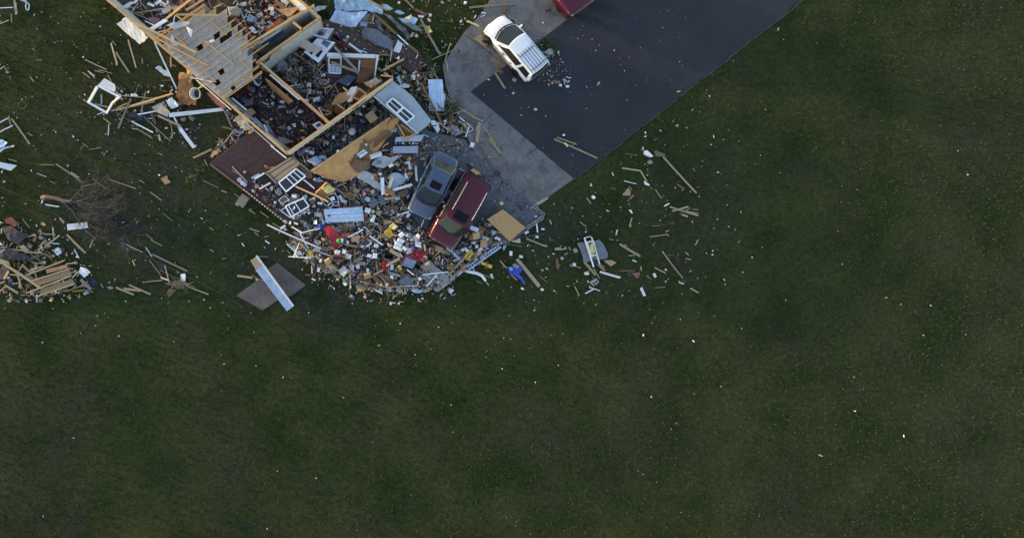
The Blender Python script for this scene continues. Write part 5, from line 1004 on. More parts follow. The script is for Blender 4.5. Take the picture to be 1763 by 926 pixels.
sheet(3, 2, [(695, 198), (762, 188), (788, 285), (755, 290), (742, 232), (700, 226)], .8, 'white', 'white_bracket', 'white angled bracket left of the grey sedan trunk', 'bracket')
sheet(3, 2, [(640, 560), (752, 538), (742, 602), (662, 642), (630, 600)], .6, 'brown', 'cardboard_sheet', 'brown cardboard by the left front of the grey sedan', 'cardboard', crumple=.08)
sheet(3, 2, [(245, 682), (320, 638), (385, 702), (310, 772)], .5, 'metaldark', 'dark_slab', 'square dark grey panel right of the roofing sheet', 'panel', t=.08)
sheet(3, 2, [(360, 610), (440, 620), (520, 690), (400, 730)], .4, 'metaldark', 'dark_sheet', 'dark sheet between the square dark panel and tan plank', 'sheet', crumple=.06)
sheet(3, 2, [(1195, 605), (1290, 480), (1345, 420), (1330, 500), (1290, 560), (1200, 640)], [.1, .12, .15, .12, .12, .1], 'siding', 'grey_scrap', 'pale grey scrap between the grey sedan and maroon vehicle', 'scrap', crumple=.05)
mb = MB(); mb.tube([T(3, 1, 1330, 780 + 150, .12), T(3, 1, 1330, 790, .12)], .05, 6)
st_ = thing('steel_cabinet', 'grey steel cabinet lying open with bright contents above the garage floor', 'cabinet', T(3, 1, 730, 860, .07))
mb = MB(); mb.prism(npoly(3, 1, [(595, 800), (945, 765), (905, 850), (575, 855)], .8), .5); mb.build('top_shelf', 'siding', st_)
mb = MB(); mb.prism(npoly(3, 1, [(578, 858), (900, 852), (890, 905), (560, 912)], .62), .3); mb.build('dark_inside', 'black', st_)
mb = MB(); mb.prism(npoly(3, 1, [(558, 914), (870, 908), (860, 995), (552, 1000)], .75), .45); mb.build('door', 'siding', st_)
rq = random.Random(8)
for k in range(9):
    x = 590 + k * 34 + rq.uniform(-12, 12); y_ = rq.uniform(-8, 8); h_ = rq.uniform(10, 32); sheet(3, 1, [(x, 866 + y_), (x + h_, 862 - y_), (x + h_ + 4, 880 + h_ / 2), (x - 4, 884 + y_)], .66, ['beige', 'grey', 'white', 'oldwood', 'black', 'insul', 'drywall', 'grey', 'cardboard'][k], 'stored_item', '', '', parent=st_, t=.1, crumple=.03)
mb = MB(); mb.tube([T(3, 1, 500, 870, .7), T(3, 1, 450, 900, .72), T(3, 1, 420, 930, .7)], .04, 5); tag(mb.build('yellow_rope', 'rope'), 'yellow rope by the steel cabinet', 'rope')
bk = carton(3, 1, 285, 545, 120, 110, .5, 52, 'cardboard', .6, 'open_carton', 'open tan carton in the room behind the grey wall panel', 'box', 'cardboard boxes', tilt=.15)
sheet(3, 1, [(270, 602), (350, 540), (382, 562), (292, 622)], 1.0, 'cardboard', 'carton_lid_sheet', 'pale flap beside the open tan carton', 'cardboard flap')
sheet(3, 1, [(1015, 600), (1060, 585), (1122, 622), (1142, 700), (1112, 756), (1075, 690)], [.3, .4, .4, .3, .15, .2], 'white', 'crumpled_sheet', 'crumpled white flashing at the lower corner of the grey wall panel', 'flashing', crumple=.1)
sheet(3, 1, [(1195, 682), (1292, 628), (1432, 742), (1330, 785)], .12, 'grey', 'paving_slab', 'grey paving slab at the foot of the brown beam', 'paving slab', t=.06, crumple=.02)
sheet(3, 1, [(495, 690), (560, 650), (600, 690), (590, 740), (520, 740)], .9, 'beige', 'insulation_clump', 'pale beige insulation under the grey wall panel corner', 'insulation', t=.1, crumple=.12)
sheet(3, 1, [(630, 160), (700, 128), (775, 150), (760, 180), (690, 188)], [.6, .8, .8, .6, .6], 'vinyl', 'siding_scrap', 'pale pointed scrap at the house wall corner', 'siding', crumple=.05)
sheet(3, 1, [(830, 220), (880, 180), (895, 205), (850, 240)], .3, 'white', 'foam_block', 'white rectangular block left of the brown beam', 'foam', t=.1)
sheet(3, 1, [(780, 40), (815, 10), (840, 30), (830, 85), (800, 80)], .5, 'white', 'white_bag', 'white bag near the top of the brown beam', 'bag', crumple=.08, t=.08)
sheet(3, 1, [(700, 50), (730, 40), (770, 70), (760, 110), (710, 100)], .4, 'navy', 'dark_bag', 'dark blue bag left of the white bag', 'bag', crumple=.08, t=.08)
sheet(3, 1, [(600, 60), (630, 20), (665, 130), (650, 150)], .7, 'ltblue', 'blue_cloth', 'pale blue cloth at the house wall corner', 'cloth', crumple=.08)
sheet(3, 1, [(820, 80), (880, 35), (935, 45), (900, 90), (850, 110)], .4, 'brown', 'board_scrap', 'brown scrap at the top of the brown beam', 'scrap', crumple=.05)
sheet(3, 1, [(1180, 590), (1215, 580), (1225, 605), (1190, 615)], .2, 'white', 'white_scrap', 'white scrap above the grey paving slab', 'scrap', crumple=.03)
ball(2, 1, 705, 690, 28, 'white', .4, 'dinner_plate', 'round white plate on the dining room floor', 'plate', squash=.2)
ball(3, 1, 45, 730, 48, 'drywall', .5, 'round_basin', 'round pale basin in the dark room below the house wall', 'basin', squash=.4)
sheet(2, 2, [(925, 180), (1010, 130), (1060, 120), (1130, 190), (1060, 250)], .8, 'ltblue', 'blue_cover', 'pale blue cover sheet below the house wall corner', 'cover', crumple=.08, smooth=True)
sheet(2, 2, [(800, 90), (890, 30), (960, 0), (990, 20), (900, 90), (840, 130)], .5, 'greycloth', 'grey_rug', 'dark grey rug along the foot of the house wall', 'rug', crumple=.05)
# upstairs left room
for pts, z, m, lb in (([(60, 90), (240, 0), (280, -30), (330, -30), (120, 120)], 2.2, 'drywall', 'curved pale plasterboard inside the top left room'), ([(620, 320), (700, 285), (880, 275), (915, 270), (910, 310), (720, 368)], 2.9, 'drywall', 'pale plasterboard scrap over the first joists'), ([(865, 335), (905, 350), (955, 378), (945, 405), (930, 475), (905, 420)], 2.95, 'white', 'white torn paper on the joists nearest the plasterboard scrap'), ([(665, 500), (695, 420), (722, 500), (768, 590), (700, 560)], [2.9, 3.0, 2.95, 2.85, 2.85], 'ltblue', 'pale blue torn paper under the long bright beam'),
                      ([(385, 235), (450, 215), (540, 230), (530, 290), (470, 310)], 1.6, 'pink', 'dusty pink cloth inside the top left room'), ([(1150, 515), (1210, 490), (1228, 515), (1170, 535)], 2.8, 'white', 'small white scrap in the middle of the ceiling'), ([(1095, 530), (1130, 510), (1170, 540), (1130, 570)], 2.8, 'wood', 'splintered tan scrap in the middle of the ceiling'), ([(640, 385), (680, 395), (690, 440), (655, 430)], 2.8, 'grey', 'grey scrap between the first joists'),
                      ([(640, 0), (760, 0), (740, 60), (680, 50)], 1.8, 'black', 'black cloth at the top edge of the left room'), ([(500, 120), (570, 110), (580, 160), (520, 185)], 1.5, 'purple', 'dark purple cloth inside the top left room'), ([(560, 150), (650, 60), (700, 100), (660, 150), (600, 180)], 1.9, 'drywall', 'pale sheet leaning in the top left room'), ([(780, 40), (900, 0), (1000, -20), (840, 60)], 2.2, 'plywood', 'orange brown board at the top edge of the left room'),
                      ([(690, 100), (820, 60), (790, 120), (720, 150)], 2.1, 'wood', 'orange tan board scrap at the top of the left room')):
    sheet(1, 0, pts, z, m, 'torn_sheet' if m not in ('pink', 'black', 'purple') else 'cloth_heap', lb, 'sheet' if m not in ('pink', 'black', 'purple') else 'cloth', crumple=.05)
sheet(1, 0, [(395, 355), (440, 340), (600, 235), (640, 255), (620, 275), (460, 378)], [2.9, 2.95, 3.0, 3.0, 3.0, 2.9], 'white', 'white_board', 'bright white board across the corner of the top left room', 'board', t=.03)
# ------------------------------------------------------------------ boards (one row each: tile, ends, width, material, height)
G = .05
def rows(s, **kw):
    for ln in s.strip().splitlines():
        p = ln.split(); c, r = int(p[0][0]), int(p[0][1]); x0, y0, x1, y1, w = [float(v) for v in p[1:6]]; m = p[6]; z = [float(v) for v in p[7].split(',')] if len(p) > 7 else [G]
        if c == 3 and r == 3: z = [v + .12 for v in z]
        plank(c, r, x0, y0, x1, y1, w, m, z if len(z) > 1 else z[0], **kw)
rows("""
00 0 105 160 98 12 vinyl .12,.06
00 142 175 148 285 14 greywood
00 0 300 110 258 12 pine
00 -20 235 30 300 13 greywood
00 -20 875 60 828 12 pine
00 58 855 115 910 12 pine
00 1060 745 1330 870 20 greywood .08
00 1180 883 1290 910 14 pine
00 1230 872 1400 920 12 greywood
00 1385 540 1463 810 26 pine
00 1400 515 1447 570 14 pine
00 1095 885 1180 950 12 white
00 400 605 440 635 12 pine
00 450 748 520 755 8 greywood
10 150 500 250 850 22 pine
10 0 655 162 905 30 pine
10 -12 690 8 820 26 pine
10 325 730 330 800 16 greywood
10 680 710 685 840 22 pine .1,.3
10 705 810 745 835 14 pine
01 145 570 370 885 24 pine
01 110 530 132 650 16 pine
01 -10 622 105 562 14 vinyl
01 -10 738 160 655 14 vinyl
01 345 742 405 785 12 pine
01 380 50 422 106 12 pine
01 1035 330 1100 368 14 wood .12
01 1180 385 1345 425 28 pine .08
01 1262 265 1265 385 18 ltblue .08
01 1030 -5 1120 60 18 pine
01 1110 -5 1185 68 14 pine
01 1290 560 1380 635 18 pine
01 1355 640 1348 778 10 vinyl
01 1030 875 1095 922 12 pine
01 1340 20 1390 105 14 greywood
01 1210 520 1290 488 10 vinyl
11 0 462 700 255 30 wood .1,.5
11 -60 470 480 350 34 pine .08,.3
11 0 440 135 378 22 pine .2
11 60 283 500 322 12 greywood .1,.3
11 368 232 312 490 22 pine .2
11 185 318 25 690 28 greywood .25,.1
11 0 488 290 672 18 oldwood .1
11 190 600 460 740 18 white .1
11 195 690 275 700 20 pine .06
11 265 698 452 812 18 pine .06
11 340 540 682 852 14 greywood .1
11 532 760 548 842 32 pine .05
11 270 515 485 476 20 white .15
11 400 565 480 570 12 metal .08
11 440 505 492 640 36 brown .1
11 520 530 805 660 36 pine .15
11 720 550 800 695 26 vinyl .1
11 795 685 975 930 46 vinyl .12,.06
11 680 620 704 780 12 pine .05
11 760 640 798 755 14 pine .05
11 1350 465 1440 670 34 greywood .5,.1
11 1318 668 1460 702 34 brown .1
11 1460 720 1310 922 18 pine .3,.1
11 1396 450 1400 540 12 pine .06
11 580 215 640 235 10 greywood
11 560 95 690 90 10 oldwood
11 930 55 1205 112 14 vinyl 2.6,2.7
11 1010 92 1432 458 15 white 2.3
11 1000 210 1105 140 24 pine .6,1.2
11 955 40 1080 180 14 pine 1.0,1.3
21 145 595 520 925 14 white 2.35
22 475 -10 675 152 16 white 2.3
22 0 255 185 450 22 greywood .5
22 0 300 70 345 12 greywood .5
22 785 500 1195 690 28 wood .8,.95
22 888 415 1022 525 22 white .85,.8
22 750 130 985 325 18 pine 1.2,.7
22 1300 500 1420 455 26 greywood .6
22 1290 520 1410 612 34 greywood .55
22 1310 560 1390 590 20 leaf .5
22 30 590 95 650 12 pine
22 205 790 285 840 14 pine
22 345 812 455 890 14 pine
02 695 220 980 412 22 pine
02 885 325 985 390 24 pine .09
02 500 230 672 233 14 greywood
02 460 335 580 380 10 ltblue
02 980 420 1030 450 12 pine
02 540 635 518 712 20 white .08
02 568 725 735 752 20 vinyl .06
02 1020 502 1165 470 12 pine .08
02 1155 405 1330 535 10 greywood .1
02 1355 410 1695 528 13 pine
02 1040 -5 1000 40 10 pine
02 1110 42 1260 15 10 pine
02 620 435 690 462 10 greywood
02 110 160 210 188 10 pine
12 425 570 570 675 14 pine
12 1085 430 1282 520 10 pine
12 1310 552 1378 575 18 pine
12 522 85 580 108 12 pine
12 960 145 1190 36 34 pine .1
12 1100 165 1138 242 13 pine
12 585 835 700 926 8 greywood
12 290 420 350 455 9 pine
03 660 98 672 235 22 pine .08
03 500 172 692 186 16 pine .1
03 520 382 745 195 26 pine .12
03 560 330 640 265 18 pine .1
03 640 295 740 302 14 vinyl .06
03 500 335 545 280 34 cardboard .1
03 835 188 1066 415 34 pine .06
03 925 370 982 480 12 white .06
03 1120 350 1156 258 24 pine .06
03 1065 130 1200 250 10 greywood .06
03 265 325 345 402 54 pine .25
03 330 408 520 412 20 pine .2
03 510 412 640 465 18 pine .1
03 560 420 650 500 10 pine .08
03 140 370 340 392 20 pine .3
03 -20 512 120 560 60 pine .4
03 60 560 495 845 42 pine .5,.55
03 210 640 268 860 24 pine .4
03 60 812 225 915 34 pine .25
03 272 562 385 662 28 pine .3
03 290 555 235 640 14 pine .2
03 -20 345 90 348 18 pine .3
03 0 410 60 370 12 vinyl .35
03 120 685 250 690 18 pine .35
03 150 800 260 790 24 pine .2
03 -20 800 60 770 30 cardboard .3
03 50 740 110 640 40 cardboard .35
03 -10 900 60 840 14 pine .2
03 380 430 545 548 14 greywood .15
03 400 535 545 548 16 pine .2
03 820 552 955 540 18 pine .35
03 870 660 975 648 18 pine .35
03 1005 742 1132 870 42 greywood .2
03 900 892 1042 880 18 rope .1
03 1040 870 1155 898 16 pine .08
03 820 895 1025 822 14 pine .15
03 640 915 845 870 20 greywood .15
03 960 710 985 670 18 pine .3
03 280 -10 370 100 12 greywood
03 480 440 490 320 14 greywood
03 1260 800 1285 850 9 pine
03 600 355 560 355 12 pine
13 455 432 886 640 26 greywood .08
13 370 180 455 250 11 pine
13 430 250 575 325 16 pine
13 130 308 330 408 14 pine .08
13 160 340 260 385 10 greywood .06
13 365 340 446 462 10 vinyl .08
13 205 505 232 578 12 pine
13 410 500 562 702 20 brown .06
13 540 625 700 705 14 brown .06
13 605 570 662 792 12 pine .15
13 555 718 640 752 20 white .08
13 690 720 750 720 10 oldwood
13 870 822 1150 930 22 pine .06
13 0 845 220 935 28 pine .1
13 90 862 312 885 40 cardboard .06
13 160 812 430 930 24 pine .09
13 330 780 580 755 8 pine
13 1160 100 1210 132 12 pine
13 1165 372 1215 400 10 pine
13 1320 490 1370 480 8 pine
13 245 45 270 20 20 greywood
23 430 62 1112 362 26 white .35,.5
23 728 80 872 168 24 vinyl .3,.5
23 842 170 945 355 24 vinyl .5,.3
23 870 165 1095 112 20 vinyl .6
23 500 45 600 105 16 pine .1
23 700 460 940 478 14 white .1,.3
23 930 462 985 480 34 white .35
23 678 300 832 442 24 white .15
23 745 345 865 440 30 white .12
23 215 112 335 150 20 pine
23 278 160 328 200 14 pine
23 118 290 152 335 12 vinyl
23 410 262 465 300 24 vinyl
23 395 218 455 208 12 pine
23 60 698 250 725 34 pine .08
23 240 690 400 775 28 brown .08
23 680 385 725 425 14 greywood
23 355 460 450 465 10 greywood
23 395 330 410 360 12 pine
23 990 735 1035 755 26 white
23 910 688 965 690 18 greywood
33 265 205 422 315 28 white .8
33 355 242 440 180 16 pine .75
33 112 700 375 845 36 brown .35
33 295 690 420 810 50 brown .3
33 408 680 600 808 48 brown .35
33 380 690 470 790 20 pine .4
33 140 770 540 850 18 wood .3
33 540 830 870 820 14 vinyl .2
33 500 660 640 700 34 beige .35
33 580 700 760 690 40 brown .3
33 640 480 470 575 40 pine .8
33 430 630 310 690 20 pine .6
33 0 665 85 690 24 pine .3
33 920 690 1245 652 16 white .42
33 970 832 1095 695 16 white .4
33 1228 712 1460 465 28 pine .5
33 1288 722 1500 545 34 pine .4
33 1220 350 1390 490 28 metal .3
33 1250 345 1330 430 14 metal .35
33 1360 700 1447 620 14 vinyl .3
33 0 222 180 128 16 vinyl .75
33 120 290 310 120 14 greywood .7
33 70 370 72 500 20 brown .5
33 60 540 190 440 16 pine .5
33 95 430 140 400 16 pine .5
33 520 380 640 450 48 pine .75
33 700 545 560 480 16 greywood .6
33 400 830 500 930 26 brown .2
33 560 830 640 850 30 beige .25
33 700 850 710 926 26 beige .15
33 850 860 600 850 14 pine .2
33 0 765 60 772 14 pine .1
33 330 870 420 920 22 white .15
33 945 310 955 390 30 insul .7
33 1080 320 1085 400 26 pine .5
33 730 622 815 690 22 white .5
33 900 100 940 0 8 vinyl .4
33 220 340 290 290 18 white .75
33 620 210 560 180 14 pine .8
32 420 388 432 602 46 white .7,.6
32 545 385 468 612 44 insul .75,.6
32 555 388 490 600 14 white .8,.65
32 540 552 792 475 44 white .75,.65
32 450 655 605 635 44 pine .6
32 838 245 852 435 36 vinyl .5
32 800 330 735 430 18 greywood .55
32 605 860 755 815 32 white .4
32 730 650 755 600 16 vinyl .35
32 1085 920 1200 720 10 vinyl .3
32 445 735 560 780 16 pine .4
32 650 790 665 750 20 cardboard .5
32 800 225 860 222 26 brick .6
32 940 240 985 185 14 vinyl .1
32 880 165 960 155 12 vinyl .1
32 0 740 160 742 16 brown .65
32 640 390 690 440 14 pine .7
32 50 545 130 660 22 pine .45
32 1370 280 1447 310 9 vinyl .1
30 240 0 485 132 26 wood 2.2,1.8
30 310 170 592 425 42 brown 1.4,1.0
30 608 438 745 562 18 white 1.05,.9
30 742 562 862 652 40 brown .9,.6
30 898 235 1142 685 34 greywood .5,.1
30 700 -10 812 108 28 greywood .15
30 825 120 972 195 44 brown .2
30 870 205 935 215 34 white .35
30 430 878 690 738 36 wood .7
30 1200 775 1270 540 20 pine .12
30 1030 750 1335 618 14 pine .15
30 1222 780 1240 900 22 pine .1
30 1195 600 1210 545 14 greywood .09
30 160 270 330 295 16 pine 1.1
30 5 545 160 660 32 vinyl .8
30 150 630 230 660 16 vinyl .75
30 255 180 285 250 36 brown 1.2
30 520 765 545 600 14 vinyl .6
30 350 690 520 690 8 pine .9
30 930 770 1010 800 14 brown .1
30 920 780 975 820 30 vinyl .1
30 810 870 840 910 14 white .3
30 365 850 420 890 30 ltblue .5
31 910 138 1192 690 40 brown .9,.2
31 640 50 700 130 20 brown .6
31 440 0 500 30 24 wood 1.0
31 400 30 540 45 26 wood 1.6
31 1200 300 1447 480 18 pine .1
31 1230 360 1447 410 16 greywood .12
31 1380 545 1450 610 20 vinyl .12
31 945 325 1000 345 14 vinyl .3
31 590 680 660 790 20 pine .6
31 390 740 500 690 14 wood 1.1
31 440 700 490 560 20 wood 1.3
31 510 560 400 640 14 wood 1.2
31 930 0 960 140 8 greywood .9
31 1370 600 1447 650 12 vinyl .1
31 660 470 620 440 14 greywood .8
40 60 97 632 46 32 pine .15,.12
40 490 172 522 65 38 brown .12
40 320 -5 380 38 12 pine
40 25 265 180 330 30 insul .1
40 200 215 255 190 14 vinyl
40 120 230 140 195 14 vinyl
40 210 165 265 165 26 vinyl .06
40 430 715 445 935 22 brown .15
40 370 715 440 712 16 brown .2
40 375 880 480 900 40 oldwood .12
41 380 -5 502 195 36 pine .14
41 188 618 150 865 48 pine .1
41 160 650 135 720 14 pine .12
41 222 655 325 795 14 pine .1
41 305 815 455 1000 40 pine .12
41 318 795 395 885 18 rope .13
41 1115 822 1650 1060 26 pine .12,.09
41 1150 800 1395 890 18 pine .16
41 1245 870 1285 910 30 insul .14
41 1020 0 1030 20 14 white
41 0 480 120 545 26 pine .15
41 90 545 235 600 22 pine .15
41 40 575 140 625 40 brown .1
41 0 600 100 690 10 white .1
41 50 740 110 700 12 white .1
42 185 -5 370 300 20 brown .12
42 870 875 900 870 18 vinyl .3
43 890 25 908 160 20 white .08
43 690 215 990 178 44 shingle .06
43 765 235 985 325 24 pine .06
43 965 318 1028 332 28 pine .08
43 440 510 520 605 22 pine .08
43 580 690 650 752 20 cardboard .06
43 650 492 930 832 46 pine .12,.06
43 1145 490 1162 612 44 brown .06
43 1370 832 1425 950 20 pine
43 140 650 345 732 14 pine .06
43 325 690 355 730 22 vinyl .06
43 180 130 235 200 16 pine .6
43 1300 340 1318 380 14 pine
43 1240 440 1285 415 18 pine
43 1310 560 1335 585 20 pine
43 1390 585 1450 600 12 pine
43 1060 220 1070 270 10 greywood
43 1060 5 1080 60 10 vinyl
43 780 330 795 310 14 vinyl
43 900 525 910 555 14 greywood
43 145 760 220 795 10 greywood
43 930 700 1030 780 7 greywood
43 550 305 690 330 10 greywood
43 640 245 690 285 40 beige .1
43 390 190 550 290 60 oldwood .35
43 330 330 430 290 26 pine .4
43 120 640 105 600 12 white .2
52 1025 130 1440 582 28 pine .07
52 513 272 750 306 28 pine .07
52 748 315 820 440 20 pine .06
52 540 430 692 468 11 vinyl .05
52 930 540 1003 645 14 pine
52 605 655 658 610 14 pine
52 72 640 125 712 18 pine
52 1040 745 1100 712 16 white
52 1138 806 1340 750 26 pine .12
52 1115 755 1460 862 26 pine .06
52 1240 795 1460 835 22 greywood .08
52 1280 815 1370 765 16 greywood .1
52 1260 850 1330 875 28 pine .06
52 1390 785 1460 790 14 pine .06
52 1200 475 1290 530 9 pine
52 560 90 670 108 8 greywood
52 390 325 408 368 12 white
52 625 930 635 890 14 pine
52 770 10 778 45 16 white
52 600 500 635 540 10 pine
53 485 305 738 455 40 pine .06
53 1015 395 1270 728 20 pine .06
53 860 216 1070 185 16 pine .06
53 1068 182 1095 202 14 pine
53 630 -5 605 92 14 pine
53 440 192 456 125 14 vinyl
53 920 598 1052 662 20 pine
53 240 650 490 722 36 white .08
53 750 850 795 950 42 white .08
53 45 530 180 690 40 pine .08
53 160 610 235 735 16 pine .07
53 210 560 300 635 22 pine .15
53 235 555 290 595 18 pine .12
53 55 920 152 868 18 white .07
53 105 840 175 868 16 white .08
53 170 862 235 885 14 white .06
53 1368 855 1460 910 26 pine
53 645 505 690 525 16 vinyl
53 590 450 670 445 12 pine
53 745 585 755 635 14 pine
53 820 700 870 735 10 pine
53 1305 410 1340 440 16 pine
53 1425 320 1460 260 14 pine
53 355 240 405 258 10 pine
53 1055 150 1095 138 14 pine
53 1230 785 1280 800 14 vinyl
53 920 850 1050 840 8 greywood
53 470 640 680 638 12 brown .06
53 890 80 985 78 8 greywood
53 1310 485 1370 498 12 pine
53 -10 30 70 92 9 pine
53 1085 445 1145 443 8 greywood
""")
# timbers of the house roof lying across the wall tops
for s_ in ("10 165 255 990 655 36 wood 2.95,2.9", "10 290 352 1140 822 30 wood 2.85,2.8", "10 620 240 935 -10 36 wood 3.0,3.2", "10 750 185 1278 192 30 wood 2.95", "10 870 130 1090 -10 36 wood 2.95,3.1", "10 220 170 800 85 22 greywood 1.9,2.6", "10 1210 105 1310 55 22 wood 2.9",
           "10 880 440 1082 718 10 greywood 2.9", "10 740 190 850 275 28 wood 2.8", "10 260 180 480 285 16 greywood 2.0,2.3", "10 360 265 470 320 16 vinyl 2.2,2.5", "10 730 200 715 280 12 white 2.9", "10 100 100 210 170 22 greywood 2.4,2.2", "10 500 410 620 380 18 wood 2.6", "10 0 100 135 210 24 wood 2.66",
           "20 770 660 1115 905 24 greywood .9,.8", "20 860 700 900 660 14 wood .9", "20 1060 830 1110 770 12 wood .9", "20 1080 875 1150 800 12 wood .9", "20 1265 590 1447 780 26 greywood 1.6,1.3", "20 690 240 960 120 30 wood 2.75", "20 800 215 870 150 26 wood 2.78", "20 460 90 620 40 16 pine 1.5", "20 270 135 350 140 8 pine 1.2",
           "21 1075 430 1170 612 28 wood 1.6,2.4", "21 1110 450 1240 495 20 wood 1.5", "21 1150 520 1230 505 22 wood 1.4", "21 1310 390 1400 455 24 wood 1.7", "21 710 165 880 140 12 white .7", "21 1165 185 1240 155 16 wood .9", "21 940 240 930 330 14 white .5", "21 1380 180 1447 235 26 wood 1.8,2.0", "21 1150 170 1165 260 14 wood .8"):
    rows(s_, group='roof timbers over the rooms')
# ------------------------------------------------------------------ boxes and small household things (tile x y l w angle material height kind)
kinds = {'w': ('white_box', 'white box', 'box', 'small boxes in the pile'), 'c': ('carton', 'tan cardboard box', 'box', 'cardboard boxes'), 'b': ('book', 'flat book', 'book', 'books and folders'), 'k': ('storage_bin', 'dark storage bin', 'bin', 'bins in the pile'),
         'p': ('paper_sheet', 'white paper sheet', 'paper', 'papers'), 'g': ('garment', 'crumpled garment', 'clothing', 'clothes'), 's': ('cardboard_piece', 'flat cardboard piece', 'cardboard', 'cardboard pieces')}
cn = {'white': 'white', 'cardboard': 'tan', 'navy': 'dark blue', 'blue': 'bright blue', 'ltblue': 'pale blue', 'drywall': 'off white', 'vinyl': 'pale', 'grey': 'grey', 'black': 'black', 'red': 'red', 'pink': 'pink', 'beige': 'beige', 'purple': 'purple', 'brown': 'brown', 'greycloth': 'dark grey', 'darkred': 'dark red', 'green': 'green', 'yellow': 'yellow', 'insul': 'pale yellow', 'metal': 'grey metal', 'pine': 'tan', 'osb': 'tan', 'wood': 'orange tan', 'plywood': 'orange brown', 'brick': 'brick red'}
ri = random.Random(17)
def item(c, r, x, y, l, w, ang, m, z, kind):
    if (c, r) in ((3, 3), (2, 3), (4, 3)) and .1 < z < .5 and not (c == 4 and x > 420): z += .14
    nm, _, cat, grp = kinds[kind]
    word = {'w': 'box', 'c': 'cardboard box', 'b': 'book', 'k': 'bin', 'p': 'paper sheet', 'g': 'crumpled garment', 's': 'flat cardboard piece'}[kind]
    base = cn.get(m, m) + ' ' + word
    if kind in 'wckb':
        h = {'w': .14, 'c': .24, 'b': .05, 'k': .3}[kind]; carton(c, r, x, y, l, w, h, ang, m, z, nm, base, cat, grp, open_=(kind == 'k' or (kind == 'c' and ri.random() < .4)), tilt=ri.uniform(-.25, .25))
    else:
        a = math.radians(ang); n = 4 if kind == 'p' else 7 if kind == 's' else 9; pts = []
        for i in range(n):
            if n == 4: u, v = ((-.5, -.5), (.5, -.5), (.5, .5), (-.5, .5))[i]
            else: t_ = 6.283 * (i + ri.uniform(-.3, .3)) / n; q = ri.uniform(.22, .66); u, v = math.cos(t_) * q, math.sin(t_) * q
            pts.append((x + u * l * math.cos(a) - v * w * math.sin(a), y + u * l * math.sin(a) + v * w * math.cos(a)))
        sheet(c, r, pts, [z + ri.uniform(-.02, .06) for _ in pts], m, nm, base, cat, t=.012 if kind != 'g' else .03, crumple=.02 if kind == 'p' else .16 if kind == 'g' else .04, group=grp, auto=True, freq=2.4 if kind == 'g' else 1.3)
def items(s):
    for ln in s.strip().splitlines():
        p = ln.split(); item(int(p[0][0]), int(p[0][1]), *[float(v) for v in p[1:6]], p[6], float(p[7]), p[8])
